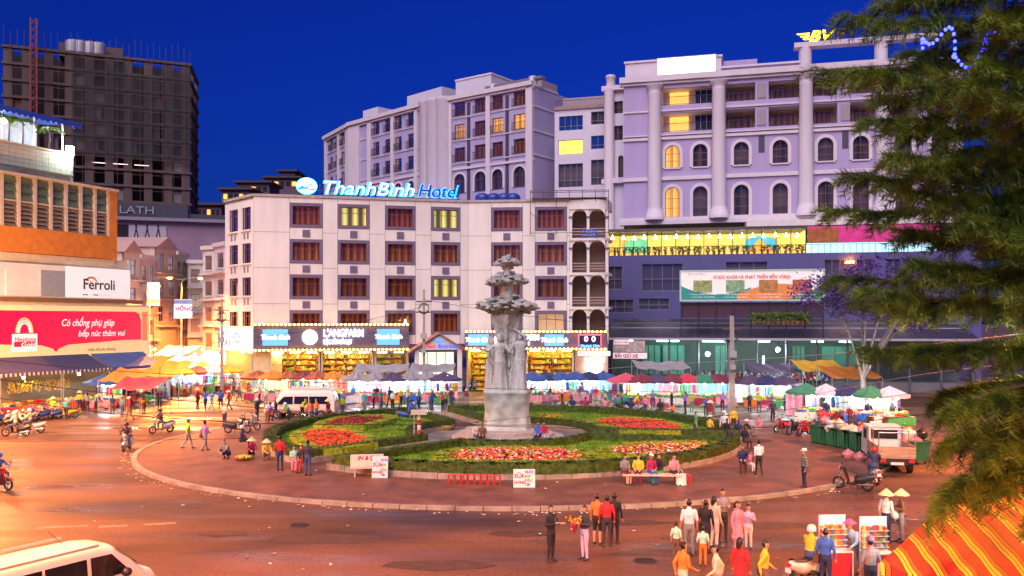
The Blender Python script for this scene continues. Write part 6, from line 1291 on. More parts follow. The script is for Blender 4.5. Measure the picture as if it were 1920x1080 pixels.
def person(pose, px, py, yaw, top, bot, label, group='people in the square', sc=1., hat=None, short=False, bare=False, z=None, hatm=None, loc=None, skin=0, shoe=None):
    if loc is None:
        p = gd(px, py, 0); z0 = zground(p.x, p.y) if z is None else z; p = gd(px, py, z0 if z is None else 0)
        if z is not None: p = V(p.x, p.y, z)
    else: p = V(*loc)
    o = put(BODY[pose], 'person', None, tuple(p), yaw); o.scale = (sc, sc, sc)
    ms = [skinm[skin], hairm, cloth(top), cloth(bot), shoe or shoem, skinm[skin] if short else cloth(top), skinm[skin] if bare else cloth(bot)]
    for i, m in enumerate(ms): o.material_slots[i].link = 'OBJECT'; o.material_slots[i].material = m
    if hat:
        h = put(shared(('hat', hat), lambda: hat_mesh(hat)), {'cone': 'conical_hat', 'helmet': 'helmet', 'brim': 'sun_hat', 'cap': 'cap'}[hat], o)
        lean = {'squat': .45, 'bend': .6, 'ride': .15, 'sit': .1, 'sit_woman': .15, 'walk': .06, 'walk_woman': .05}.get(pose, 0); hip = {'squat': .3, 'bend': .88, 'ride': .82, 'sit': .55, 'sit_woman': .55}.get(pose, .9)
        h.location = (0, -math.sin(lean)*.53-math.sin(lean*.5)*.12, hip+math.cos(lean)*.53+.15+(.085 if hat != 'helmet' else .03))
        if hatm: h.material_slots[0].link = 'OBJECT'; h.material_slots[0].material = hatm
    if BAGS.random() < .3 and pose in ('stand', 'walk', 'woman', 'walk_woman'):
        put(shared(('bag', 1), bag_child), 'shoulder_bag', o)
    return tag(o, label, 'person', group)
# ---------------------------------------------------------------- motor scooters
tyre = M('tyre_rubber', (.015, .015, .016), .8); chrome = M('chrome', (.55, .55, .57), .25, .9); black = M('black_plastic', (.02, .02, .022), .45)
def torus(mb, c, R_, r, n=18, m=7, mi=0):
    vs = [(c[0]+r*math.sin(b), c[1]+(R_+r*math.cos(b))*math.cos(a), c[2]+(R_+r*math.cos(b))*math.sin(a)) for a in (2*math.pi*i/n for i in range(n)) for b in (2*math.pi*j/m for j in range(m))]
    return mb.add(vs, [(i*m+j, ((i+1) % n)*m+j, ((i+1) % n)*m+(j+1) % m, i*m+(j+1) % m) for i in range(n) for j in range(m)], mi, True)
def make_bike():
    t = thing('motor_scooter', 'x', 'motorbike', 'motorbikes'); paint = M('bike_paint', (.3, .3, .32), .3)
    for y in (-.63, .6):
        w = torus(MB(), (0, y, .27), .225, .05).build('wheel', tyre, t); rm_ = MB(); rm_.tube((-.03, y, .27), (.03, y, .27), .05, n=10)
        for k in range(5): a = k*1.2566; rm_.tube((0, y, .27), (0, y+.2*math.cos(a), .27+.2*math.sin(a)), .016, n=5)
        torus(rm_, (0, y, .27), .195, .018, 16, 5); rm_.build('rim', chrome, w)
    m = MB()
    for s in (-.06, .06): m.tube((s, -.63, .27), (s, -.44, .86), .022, n=7)
    m.build('fork', chrome, t)
    MB().grid(lambda u, v: ((u-.5)*.13, -.63+.3*math.cos(.4+v*2.1), .27+.3*math.sin(.4+v*2.1)), 2, 8).build('front_fender', paint, t)
    MB().grid(lambda u, v: ((u-.5)*(.36-.1*v), -.44+.16*(1-v)+.1*abs(u-.5)*2, .3+.62*v), 6, 6).build('leg_shield', paint, t)
    MB().add([(-.13, -.3, .3), (.13, -.3, .3), (.13, .1, .3), (-.13, .1, .3), (-.12, -.3, .24), (.12, -.3, .24), (.12, .1, .22), (-.12, .1, .22)], [(0, 1, 2, 3), (7, 6, 5, 4), (0, 4, 5, 1), (1, 5, 6, 2), (2, 6, 7, 3), (3, 7, 4, 0)]).build('floorboard', black, t)
    S = [(.06, .3, .62, .12), (.2, .26, .68, .16), (.5, .32, .72, .17), (.8, .48, .76, .12), (.98, .6, .74, .05)]
    def rb(u, v):
        k = v*(len(S)-1); i = min(int(k), len(S)-2); f = k-i; y, z0, z1, w = [S[i][q]*(1-f)+S[i+1][q]*f for q in range(4)]; a = u*2*math.pi; return (w*math.cos(a), y, (z0+z1)/2+(z1-z0)/2*math.sin(a))
    MB().grid(rb, 14, 10).build('rear_body', paint, t)
    MB().grid(lambda u, v: ((.14-.03*v)*math.cos(math.pi*u), .04+.78*v, .69+.07*math.sin(math.pi*u)+.06*v-.05*math.sin(v*3.1)), 8, 8).build('seat', M('seat_vinyl', (.02, .02, .022), .5), t)
    m = MB(); m.path([(-.34, -.36, 1.02), (-.2, -.42, .98), (0, -.44, .93), (.2, -.42, .98), (.34, -.36, 1.02)], .018, 6); m.build('handlebar', black, t)
    MB().ball((0, -.47, .92), .12, 12, 7, 0, .1).build('headlight_cowl', paint, t); MB().ball((0, -.56, .93), .06, 10, 6).build('headlight', M('lens_clear', (.7, .7, .72), .1), t)
    for s in (-1, 1):
        m = MB(); m.tube((s*.22, -.41, .99), (s*.3, -.4, 1.18), .009, n=5); m.ball((s*.31, -.39, 1.2), .055, 8, 5, 0, .04); m.build('mirror', black, t)
    m = MB(); m.tube((.13, .25, .26), (.15, .85, .32), .04, .055, 8); m.build('exhaust', chrome, t); MB().box((-.07, .93, .62), (.07, .99, .7)).build('tail_light', M('lens_red', (.5, .01, .01), .2, emit=(.9, .02, .02), es=.4), t)
    MB().box((-.09, .98, .44), (.09, .995, .57)).build('number_plate', M('plate_white', (.7, .7, .7), .5), t); m = MB(); m.tube((-.12, .15, .28), (-.25, .1, .0), .015, n=5); m.build('side_stand', black, t); return proto(t)
BIKE = make_bike()
paints = {k: M('bike_'+k, c, .28, var=.05) for k, c in dict(white=(.72, .72, .74), red=(.45, .02, .03), black=(.025, .025, .03), blue=(.03, .07, .35), silver=(.4, .41, .44), green=(.05, .2, .12), yellow=(.7, .5, .03)).items()}
def bike(px, py, yaw, paint, label, group='motorbikes', loc=None, z=None):
    if loc is None: p = gd(px, py, 0); z0 = zground(p.x, p.y); p = gd(px, py, z0)
    else: p = V(*loc)
    q = paints[paint]; return copy_tree(BIKE, tuple(p), yaw, label, group=group, mats=dict(front_fender=q, leg_shield=q, rear_body=q, headlight_cowl=q))
def rider(px, py, yaw, paint, top, label_b, label_p, hat='helmet', hatm=None, short=False):
    b = bike(px, py, yaw, paint, label_b, 'motorbikes in the traffic'); person('ride', 0, 0, yaw, top, 'jeans', label_p, 'riders', hat=hat, hatm=hatm, loc=tuple(b.location), short=short); return b
hm = {k: M('helmet_'+k, c, .25, var=0) for k, c in dict(blue=(.02, .12, .65), white=(.75, .75, .76), red=(.55, .03, .04), black=(.03, .03, .03), pink=(.8, .15, .4)).items()}
pi = math.pi
rider(238, 845, .15, 'white', 'dark', 'white scooter coming towards the viewer left of the island', 'person in dark jacket riding the white scooter left of the island', hatm=hm['black'])
rider(303, 812, -.7, 'white', 'black', 'white scooter turning behind the oncoming one', 'person in black riding the scooter behind the oncoming one', hatm=hm['black'])
rider(-4, 918, 1.2, 'red', 'blue', 'red motorbike cut off by the left edge', 'person with big blue helmet riding at the left edge', hatm=hm['blue'])
rider(30, 818, -1.4, 'black', 'white', 'dark motorbike in front of the parked bikes at the left', 'person in white shirt on a motorbike by the left awnings', hatm=hm['white'], short=True)
rider(58, 812, -1.4, 'silver', 'cream', 'silver motorbike behind the white shirted rider', 'person in cream jacket on a motorbike by the left awnings', hatm=hm['white'])
rider(768, 790, 1.5, 'blue', 'blue', 'blue scooter behind the left lawn', 'person in bright blue jacket riding behind the left lawn', hatm=hm['black'])
rider(1640, 905, pi-.2, 'white', 'navy', 'white scooter seen from behind next to the small truck', 'person in navy jacket on the white scooter by the small truck', hatm=hm['red'])
rider(1518, 1092, 2.2, 'white', 'yellow', 'white scooter at the bottom edge by the snack racks', 'person in yellow shirt on the scooter at the bottom edge', hatm=hm['white'])
bike(1600, 918, -2.2, 'black', 'dark parked motorbike left of the white scooter', 'parked motorbikes')
for i, (px, py, pt) in enumerate(((1468, 810, 'red'), (1490, 814, 'black'), (1508, 816, 'red'), (1530, 812, 'blue'))): bike(px, py, -1.0+.1*i, pt, 'motorbike parked at the end of the green dumpsters', 'parked motorbikes')
for i, (px, py, pt, yw) in enumerate(((445, 812, 'black', 1.6), (468, 806, 'silver', 1.2), (548, 776, 'black', 1.8), (562, 778, 'red', 1.4))): bike(px, py, yw, pt, 'motorbike standing on the plaza behind the left lawn', 'parked motorbikes')
bike(1190, 776, 1.7, 'silver', 'motorbike standing behind the back lawn', 'parked motorbikes')
for i in range(11): bike(-15+i*14+random.uniform(-3, 3), 798-i*1.5+random.uniform(-4, 4), -.6+random.uniform(-.3, .3), random.choice(list(paints)), 'motorbike parked in the row under the left awnings', 'bikes parked under the left awnings')
for i in range(9): bike(855+i*6.0, 731, .2+random.uniform(-.2, .2), random.choice(('blue', 'red', 'black', 'white')), 'motorbike parked right of the hotel entrance', 'bikes parked by the hotel') if i < 7 else None
for r_ in range(2):
    for i in range(17):
        px = 1300+i*15.5+r_*6; Y = 92.2+r_*2.6-(px-1300)*.009; bike(0, 0, random.choice((0, pi))+random.uniform(-.25, .25), random.choice(('black', 'blue', 'red', 'white', 'silver', 'black')), 'motorbike parked in the %s row under the market canopy' % ('front', 'back')[r_], 'bikes parked under the market canopy', loc=((px-960)/FPX*Y, Y, 1.0))
drop(BIKE)
# ---- named people, nearest first
person('phone', 1033, 1053, .9, 'black', 'black', 'person in black suit looking at a lit phone in the foreground', sc=1.03)
person('phone', 1096, 1050, -1.0, 'dark', 'lilac', 'person in dark vest and lilac trousers holding a yellow bouquet')
person('stand', 1120, 1021, 2.6, 'orange', 'black', 'person in orange jacket and black shorts with bare legs', bare=True)
person('stand', 1138, 1025, pi, 'red', 'dark', 'person in bright red jacket seen from behind')
person('stand', 1152, 1020, 2.8, 'black', 'black', 'person in black standing behind the red jacket')
person('stand', 1292, 1043, pi, 'white', 'grey', 'person in white t-shirt seen from behind', sc=1.06, short=True)
person('stand', 1323, 1036, 2.7, 'black', 'dark', 'person in black hooded jacket next to the white t-shirt'); person('woman', 1340, 1028, 2.2, 'cream', 'white', 'person with long hair in a cream top behind the black hood')
person('phone', 1355, 1017, .1, 'grey', 'dark', 'person in grey shirt facing the camera in the crowd', sc=1.06, short=True)
person('stand', 1268, 1052, 2.5, 'mint', 'brown', 'child in mint t-shirt left of the white t-shirt', sc=.72, short=True); person('stand', 1318, 1062, 2.9, 'mint', 'orange', 'child in mint t-shirt in front of the black hood', sc=.72, short=True)
person('woman', 1403, 1030, -.3, 'lilac', 'white', 'girl in lilac jacket at the right of the crowd', sc=.86); person('dress', 1383, 1040, .6, 'pink', 'pink', 'person in pale pink dress beside the lilac jacket')
person('walk_woman', 1280, 1138, 2.0, 'orange', 'cream', 'person in orange top walking at the bottom edge'); person('walk', 1345, 1146, -1.8, 'cream', 'pink', 'person in cream top walking at the bottom edge'); person('dress', 1388, 1128, 2.4, 'red', 'red', 'person in red dress at the bottom edge'); person('walk', 1432, 1134, 1.4, 'yellow', 'brown', 'person in yellow jacket walking at the bottom edge')
person('stand', 1508, 915, -1.5, 'plaid', 'navy', 'person in plaid shirt and white cap standing on the road', hat='cap')
person('walk_woman', 1423, 893, pi, 'white', 'black', 'person in white blouse walking away right of the garden', short=False)
person('stand', 1449, 790, .2, 'dark', 'black', 'person in dark clothes standing on the far right road')
person('phone', 421, 801, -.5, 'cream', 'navy', 'person in cream jacket with camera on the plaza at the left')
person('stand', 525, 882, pi, 'red', 'navy', 'person with long black hair in red jacket at the left lawn'); person('stand', 577, 892, 2.9, 'dark', 'jeans', 'person in dark jacket and jeans seen from behind at the left lawn')
person('sit_woman', 552, 882, .2, 'mint', 'pink', 'person in mint jacket sitting at the left lawn edge', sc=.92); person('sit_woman', 566, 884, -.1, 'black', 'red', 'person in black top and red trousers sitting at the left lawn edge', sc=.95)
person('squat', 428, 860, -.5, 'grey', 'navy', 'person in grey hoodie squatting beside a fruit basket'); person('squat', 470, 858, .5, 'crimson', 'dark', 'fruit seller in crimson jacket squatting by the basket', hat='cone'); person('squat', 497, 862, .6, 'yellow', 'grey', 'fruit seller in yellow jacket with conical hat', hat='cone')
person('sit', 452, 842, 1.8, 'navy', 'black', 'person in navy jacket and white helmet on the plaza', hat='helmet')
person('walk', 352, 842, 2.3, 'lime', 'grey', 'person in lime green jacket walking on the left plaza'); person('walk_woman', 384, 846, 2.6, 'purple', 'grey', 'person in purple jacket walking beside the lime jacket')
person('walk', 517, 788, -1.2, 'dark', 'navy', 'person in dark suit striding behind the left lawn'); person('sit', 580, 788, 1.0, 'red', 'black', 'person in red jacket sitting behind the left lawn'); person('stand', 592, 784, 2., 'cream', 'grey', 'person in cream coat behind the left lawn'); person('sit', 505, 792, .5, 'red', 'black', 'person in red and black sitting at the left lawn tip')
GZL = .79-.13
for px, py, yw, tp, bt_, lab in ((893, 828, .3, 'cream', 'jeans', 'person in cream top sitting on the monument steps'), (905, 832, -.2, 'brown', 'dark', 'person in brown jacket sitting on the monument steps'), (1010, 828, -.4, 'blue', 'navy', 'person in blue jacket sitting on the monument steps'), (1019, 826, .4, 'red', 'sky', 'person in red top sitting on the monument steps')):
    p = gd(px, py, .13); p = V(p.x, SY-3.1 if abs(px-950) < 55 else SY-2.6, .13); person('sit', 0, 0, yw, tp, bt_, lab, 'people on the monument steps', loc=((px-960)/FPX*p.y, p.y, .1))
for px, tp, lab in ((1073, 'navy', 'person in navy jacket and yellow hat'), (1098, 'crimson', 'person in crimson jacket'), (1135, 'pink', 'person in pink and white top'), (1165, 'dark', 'person in dark jacket'), (1183, 'navy', 'person in navy sweater'), (1238, 'black', 'person in black jacket'), (1262, 'orange', 'child in orange top')):
    Y = 69.6-(px-1073)*.012; person('sit', 0, 0, pi+random.uniform(-.4, .4), tp, 'dark', lab+' sitting on the far rim of the garden', 'people on the garden rim', loc=((px-960)/FPX*Y, Y, .1), sc=1. if px != 1262 else .75)
for px, py, tp, lab, hat in ((1330, 820, 'yellow', 'snack seller in yellow with sun hat right of the garden', 'brim'), (1362, 826, 'black', 'person in black sitting right of the garden', None), (1384, 828, 'navy', 'person in navy sitting right of the garden', None), (1368, 842, 'dark', 'person in dark jacket sitting on the right garden rim', None), (1396, 843, 'black', 'broad person in black sitting on the right garden rim', None), (1392, 886, 'navy', 'person in navy on a red stool by the garden wall', None), (1405, 884, 'pink', 'child in pink top on a stool by the garden wall', None)):
    person('sit' if px != 1405 else 'sit_woman', px, py, random.uniform(-.6, .6) if py > 850 else 2.2, tp, 'dark' if px != 1405 else 'white', lab, 'people sitting right of the garden', hat=hat, sc=.75 if px == 1405 else 1.)
FBY = gd(1220, 907, .13)
for px, ps, tp, bt_, lab, hat in ((1170, 'sit_woman', 'grey', 'maroon', 'person in grey coat and maroon skirt at the left end of the front bench', None), (1197, 'sit', 'yellow', 'maroon', 'person in yellow jacket on the front bench', None), (1220, 'sit', 'crimson', 'blue', 'person in crimson jacket and white cap on the front bench', 'cap'), (1238, 'sit', 'black', 'green', 'person in black jacket turned aside on the front bench', None), (1262, 'sit_woman', 'pink', 'dark', 'person in pale pink top at the right end of the front bench', None)):
    Y = FBY.y+.18; person(ps, 0, 0, random.uniform(-.4, .4) if px != 1238 else -1.1, tp, bt_, lab, 'people on the front bench', loc=((px-960)/FPX*Y, Y, .1), hat=hat, bare=px == 1170, shoe=None)
# ---- market crowd
tops = ['red', 'white', 'black', 'navy', 'pink', 'orange', 'mint', 'purple', 'yellow', 'grey', 'cream', 'blue', 'maroon', 'teal', 'crimson', 'green', 'lime', 'sky']; poses = ['stand', 'walk', 'woman', 'walk_woman', 'phone', 'bend', 'stand']
cr = random.Random(21)
def crowd(n, x0, x1, y0, y1, where, zz=None, pz=poses):
    for i in range(n):
        px = x0+(x1-x0)*(i+cr.uniform(.15, .85))/n; py = cr.uniform(y0, y1); tp = cr.choice(tops); bt_ = cr.choice(('dark', 'jeans', 'black', 'navy', 'grey', 'brown'))
        ht = cr.choice((None, None, None, None, 'helmet', 'cone', 'cap'))
        person(cr.choice(pz), px, py, cr.uniform(0, 6.28), tp, bt_, 'person in %s %s' % (tp+' top', where), 'market crowd', hat=ht, sc=cr.uniform(.92, 1.04), skin=cr.randrange(2), short=cr.random() < .3)
crowd(12, 640, 850, 757, 772, 'in front of the grey market tents'); crowd(13, 1130, 1365, 765, 780, 'shopping at the maroon umbrellas'); crowd(10, 990, 1140, 754, 762, 'at the blue umbrella stalls'); crowd(14, 290, 470, 738, 772, 'walking into the side street'); crowd(12, 285, 420, 700, 735, 'deep in the side street'); crowd(9, 90, 280, 768, 790, 'by the left awning stalls'); crowd(8, 470, 640, 742, 762, 'at the stalls under the left sign band'); crowd(9, 1500, 1700, 775, 800, 'at the vegetable stalls behind the dumpsters'); crowd(4, 1390, 1480, 765, 785, 'near the dark purple umbrellas')

crowd(9, 470, 650, 776, 796, 'on the plaza behind the left lawn'); crowd(7, 690, 880, 762, 772, 'on the road behind the monument'); crowd(6, 1290, 1440, 798, 826, 'on the plaza right of the pink flower bed', pz=['sit', 'stand', 'squat', 'sit_woman'])
# ---------------------------------------------------------------- market: umbrellas, tables, tarps, lamps, goods
mr_ = random.Random(33)
stallw = E('stall_bulb', (.85, .95, 1.), 320.); stallg = E('stall_bulb_green', (.65, 1., .88), 290.); stallo = E('stall_bulb_warm', (1., .75, .4), 280.)
polem = M('stall_pole', (.45, .45, .47), .4, .5)
UC = dict(maroon=(.2, .04, .06), redbrown=(.4, .1, .05), blue=(.05, .1, .3), navy=(.03, .04, .12), red=(.6, .05, .08), purple=(.09, .06, .12), orange=(.75, .26, .03), grey=(.3, .28, .3), green=(.05, .25, .14), pinkred=(.65, .1, .15), yellow=(.75, .42, .04), pale=(.6, .6, .7))
def cvm(n): return M('canvas_'+n, UC[n], .75, var=.18, scale=1.2, bump=.2, bscale=8.)
def umb_mesh(n, R_=1.55, h=.62):
    def f():
        m = MB(); k = 8
        for i in range(k):
            a0, a1 = 2*math.pi*i/k, 2*math.pi*(i+1)/k
            for j in range(4):
                def pt(s, a, mid=False):
                    r = R_*s*(.955 if mid else 1); return (r*math.cos(a), r*math.sin(a), 2.2+h*(1-s)-.1*math.sin(s*3.14)*(0 if not mid else 1))
                am = (a0+a1)/2; s0, s1 = j/4+.001, (j+1)/4
                m.add([pt(s0, a0), pt(s0, am, 1), pt(s1, am, 1), pt(s1, a0)], [(0, 3, 2, 1)]); m.add([pt(s0, am, 1), pt(s0, a1), pt(s1, a1), pt(s1, am, 1)], [(0, 3, 2, 1)])
            am = (a0+a1)/2; p0, p1 = (R_*math.cos(a0), R_*math.sin(a0)), (R_*math.cos(a1), R_*math.sin(a1)); pm = (.955*R_*math.cos(am), .955*R_*math.sin(am))
            m.add([(*p0, 2.2), (*pm, 2.2), (*p1, 2.2), (*p1, 2.04), (*pm, 2.0), (*p0, 2.04)], [(0, 1, 4, 5), (1, 2, 3, 4)])
        return m.mesh('canopy', cvm(n))
    return shared(('umb', n, R_), f)
def umbrella(p, n, label, R_=1.55, group='market umbrellas', z=0):
    t = thing('market_umbrella', label, 'umbrella', group, (p[0], p[1], z), mr_.uniform(0, 1)); put(umb_mesh(n, R_), 'canopy', t)
    put(shared('umbpole', lambda: MB().tube((0, 0, 0), (0, 0, 2.86), .028, n=8).mesh('pole', polem)), 'pole', t); put(shared('umbbase', lambda: MB().lathe([(.25, 0), (.25, .08), (.05, .14), (.04, .3)], n=12).mesh('base', concp)), 'base', t)
    def ribs():
        m = MB()
        for i in range(8): a = 2*math.pi*i/8; m.tube((0, 0, 2.3), (.8*R_*math.cos(a), .8*R_*math.sin(a), 2.28), .012, n=4)
        return m.mesh('ribs', polem)
    put(shared(('ribs', R_), ribs), 'ribs', t); return t
CLN = ['red', 'blue', 'white', 'teal', 'crimson', 'orange', 'pink', 'green']
def table(p, yaw, c, label, w=1.7, z=0):
    t = thing('stall_table', label, 'table', 'stall tables', (p[0], p[1], z), yaw)
    put(shared(('ttop', w), lambda: MB().box((-w/2, -.45, .72), (w/2, .45, .77)).mesh('table_top', M('ply_top', (.4, .28, .16), .7))), 'table_top', t)
    def cl():
        m = MB(); n = 26
        m.grid(lambda u, v: (-w/2-.02+(w+.04)*u, -.47-.03*math.sin(u*40), .775-.62*v), n, 3); return m.mesh('cloth_skirt', cloth(c))
    put(shared(('skirt', w, c), cl), 'cloth_skirt', t)
    lm = shared('tleg', lambda: MB().box((-.025, -.025, 0), (.025, .025, .72)).mesh('leg', polem))
    for x in (-w/2+.06, w/2-.06):
        for y in (-.38, .38): put(lm, 'leg', t, (x, y, 0))
    return t
PC = [('red', (.6, .05, .03)), ('orange', (.75, .25, .03)), ('green', (.1, .3, .04)), ('lime', (.35, .5, .06)), ('yellow', (.75, .5, .05)), ('purple', (.2, .04, .15)), ('white', (.7, .68, .6)), ('brown', (.3, .15, .06))]
def produce(n, c, kind):
    def f():
        m = MB(); r = random.Random(hash(n) % 99)
        if kind == 'leaf':
            random.seed(5); leafcards(m, lambda: ((r.uniform(-.26, .26), r.uniform(-.18, .18), r.uniform(.12, .34)), (0, -.4, 1)), 70, .16, 0, 1.)
        else:
            for k in range(26): x, y = r.uniform(-.24, .24), r.uniform(-.16, .16); m.ball((x, y, .13+.14*max(0, 1-abs(x)*3-abs(y)*3)+r.uniform(0, .03)), .055, 7, 5)
        return m.mesh('produce', M('produce_'+n, c, .45, var=.25, scale=9.))
    return shared(('prod', n, kind), f)
TR = [('red', (.55, .03, .04)), ('blue', (.04, .12, .5)), ('green', (.04, .3, .12)), ('white', (.7, .7, .72)), ('straw', (.5, .34, .14))]
def crate(loc, yaw, ti, pj, where, kind='ball'):
    tn, tc_ = TR[ti]; pn, pc = PC[pj]
    t = thing('produce_crate', '%s crate of %s %s %s' % (tn, pn, 'greens' if kind == 'leaf' else 'fruit', where), 'crate', 'crates of produce', loc, yaw)
    def f():
        m = MB(); m.box((-.3, -.21, 0), (.3, .21, .02))
        for s in (-1, 1):
            for z0, z1 in ((.02, .07), (.1, .15)): m.box((-.3, s*.2-.012, z0), (.3, s*.2+.012, z1)); m.box((s*.29-.012, -.2, z0), (s*.29+.012, .2, z1))
            for x in (-.29, 0, .29): m.box((x-.015, s*.205-.012, .02), (x+.015, s*.205+.012, .16))
        return m.mesh('tray', M('crate_'+tn, tc_, .5))
    put(shared(('crate', tn), f), 'tray', t); put(produce(pn, pc, kind), 'produce', t)['kind'] = 'stuff'; return t
def lamp(loc, label, m, cat_='stall lamps', L=.5):
    t = thing('stall_lamp', label, 'lamp', cat_, loc); put(shared(('bulbl', m.name), lambda: MB().ball((0, 0, 0), .1, 10, 7).mesh('bulb', m)), 'bulb', t)
    put(shared(('lcord', L), lambda: MB().tube((0, 0, .08), (0, 0, L), .012, n=5).mesh('cord', cab)), 'cord', t); put(shared('lcap', lambda: MB().lathe([(.05, .07), (.06, .1), (.03, .16)], n=10).mesh('socket', black)), 'socket', t); return t
def goods_rail(p, yaw, label, n=7, w=1.9, z=0):
    """rail of hanging clothes"""
    t = thing('clothes_rail', label, 'clothes rail', 'clothes rails', (p[0], p[1], z), yaw); m = MB()
    for x in (-w/2, w/2): m.tube((x, 0, 0), (x, 0, 1.8), .025, n=6)
    m.tube((-w/2, 0, 1.78), (w/2, 0, 1.78), .02, n=6); m.build('rail', polem, t)
    for i in range(n):
        c = mr_.choice(tops); me = shared(('garment', c), lambda: MB().slab([(-.2, -.1), (-.08, 0), (.08, 0), (.2, -.1), (.17, -.3), (.14, -.75), (-.14, -.75), (-.17, -.3)], -.05, .05).mesh('garment', cloth(c)))
        o = put(me, 'garment', t, (-w/2+(i+.5)*w/n, 0, 1.75)); o.rotation_euler.z = mr_.uniform(.2, .9)
    return t
def stall_row(n, pa, pb, Ya, Yb, cols, where, bulb, R_=1.55, rail=.25, crates=4, yaw=0.):
    for i in range(n):
        f = (i+.5)/n; px = pa+(pb-pa)*f; Y = 1/((1-f)/Ya+f/Yb); x = (px-960)/FPX*Y; c = cols[i % len(cols)]; dy = mr_.uniform(-.4, .4); y = Y+dy
        umbrella((x, y), c, '%s market umbrella %s' % (c, where), R_*mr_.choice((.94, 1., 1.06)))
        tc_ = mr_.choice(CLN); tw = mr_.choice((1.7, 2.1)); table((x+mr_.uniform(-.3, .3), y-.9), yaw+mr_.uniform(-.12, .12), tc_, '%s skirted stall table %s' % (tc_, where), tw)
        lamp((x+mr_.uniform(-.4, .4), y-.75, 2.02), 'bright stall bulb %s' % where, bulb, L=.28)
        for k in range(crates): crate((x-.66+k*.44 if k < 4 else x, y-.95+(.1 if k % 2 else -.05), .78), mr_.uniform(-.1, .1), mr_.randrange(5), mr_.randrange(8), where, mr_.choice(('ball', 'ball', 'leaf')))
        bk = mr_.choice(('white', 'cream', 'sky', 'mint', 'white', 'pink')); tag(put(shared(('backsheet', bk), lambda: MB().grid(lambda u, v: (-1.1+2.2*u, .05*math.sin(u*23), .3+1.75*v), 24, 3).mesh('cloth_screen', cloth(bk))), 'cloth_screen', None, (x, y+1.25, 0), 0.), '%s cloth sheet added to catch bulb light %s' % (bk, where), 'cloth', 'added light catching sheets of the stalls')  # pale sheets added behind the stalls to catch the bulb light
        if mr_.random() < rail: goods_rail((x+.2, y+.6), mr_.uniform(-.2, .2), 'rail of hanging clothes '+where)
        for k in range(2): crate((x+mr_.uniform(-1., 1.), y-1.75+mr_.uniform(-.15, .1), .0), mr_.uniform(-.3, .3), mr_.randrange(5), mr_.randrange(8), 'on the ground '+where, mr_.choice(('ball', 'leaf')))
stall_row(6, 470, 640, 82., 82., ['redbrown', 'orange', 'redbrown', 'maroon'], 'under the left sign band', stallo)
stall_row(6, 655, 850, 80., 80., ['grey', 'grey', 'purple'], 'before the hotel door', stallw, 1.75)
stall_row(6, 985, 1145, 80., 81., ['blue', 'navy', 'blue'], 'right of the monument', stallw, 1.6)
stall_row(7, 1160, 1362, 78., 77., ['pinkred', 'maroon', 'purple', 'maroon', 'red', 'green', 'maroon'], 'left of the stout pole', stallg, 1.65)
stall_row(3, 1392, 1480, 76., 75., ['purple', 'navy', 'purple'], 'right of the stout pole', stallw, 1.6)
stall_row(4, 175, 300, 74., 82., ['blue', 'orange', 'red', 'orange'], 'beside the left awnings', stallw, 1.6)
stall_row(5, 300, 440, 88., 92., ['orange', 'yellow', 'red', 'pale', 'orange'], 'at the side street mouth', stallw, 1.6)
stall_row(5, 285, 410, 100., 106., ['pale', 'grey', 'pale', 'yellow', 'pale'], 'deep in the side street', stallw, 1.7, .1)
# ---- tarps slung over poles
def tarp(pa, pb, Y, zf, zb, dep, c, label, sag=.25, m=None):
    xa, xb = (pa-960)/FPX*Y, (pb-960)/FPX*Y; w = xb-xa; t = thing('market_tarp', label, 'tarp', 'market tarps', (xa, Y, 0))
    MB().grid(lambda u, v: (w*u, dep*v, zf+(zb-zf)*v-sag*math.sin(math.pi*u)*(.5+.5*math.sin(math.pi*v))-.06*math.sin(u*17+v*5)), 22, 10).build('sheet', m or cvm(c), t)
    for x in (0, w):
        for y, z in ((0, zf), (dep, zb)): MB().tube((x, y, 0), (x, y, z), .035, n=7).build('pole', polem, t)
    return t
tarp(1195, 1295, 84, 2.9, 3.5, 4, 'grey', 'crumpled grey green tarp behind the maroon umbrellas', .4); tarp(1505, 1590, 83, 2.7, 3.6, 4, 'yellow', 'glowing orange yellow tarp left of the white trunk'); tarp(1560, 1655, 79, 2.3, 3.2, 4, 'orange', 'lower orange tarp in front of the yellow one'); tarp(1410, 1500, 86, 2.4, 3.2, 3, 'purple', 'dark purple tarp by the market steps')
tarp(184, 262, 70, 2.7, 3.5, 4, 'orange', 'big orange tarp in front of the red billboard', .3); tarp(205, 290, 67, 2.3, 3.0, 3, 'red', 'red tarp at the corner of the side street'); tarp(262, 335, 76, 2.7, 3.9, 4, 'yellow', 'yellow orange tarp at the side street mouth')
tarp(300, 372, 92, 3.0, 3.6, 5, 'pale', 'pale tarp over the side street stalls'); tarp(360, 425, 96, 3.0, 4.0, 5, 'pale', 'pale tarp next to the white hotel corner'); tarp(286, 350, 104, 3.4, 4.4, 5, 'pale', 'pale tarp deep in the side street'); tarp(660, 760, 82.5, 2.7, 3.3, 3.4, 'grey', 'grey tarp left of the hotel entrance', .3); tarp(765, 850, 82.5, 2.7, 3.3, 3.4, 'grey', 'grey tarp in front of the hotel entrance', .3)
for i in range(7): lamp(tuple(at(670+i*28, 706+2*(i % 2), 80.5)), 'dazzling bulb under the grey tarps before the hotel', stallw)
for i in range(6): lamp(tuple(at(1500+i*30, 735+4*(i % 3), 73.)), 'dazzling bulb over the vegetable stalls by the dumpsters', stallw)
for i in range(9): lamp(tuple(at(290+i*15, 655+5*(i % 3), 96.+i % 4)), 'dazzling bulb over the side street', stallw)
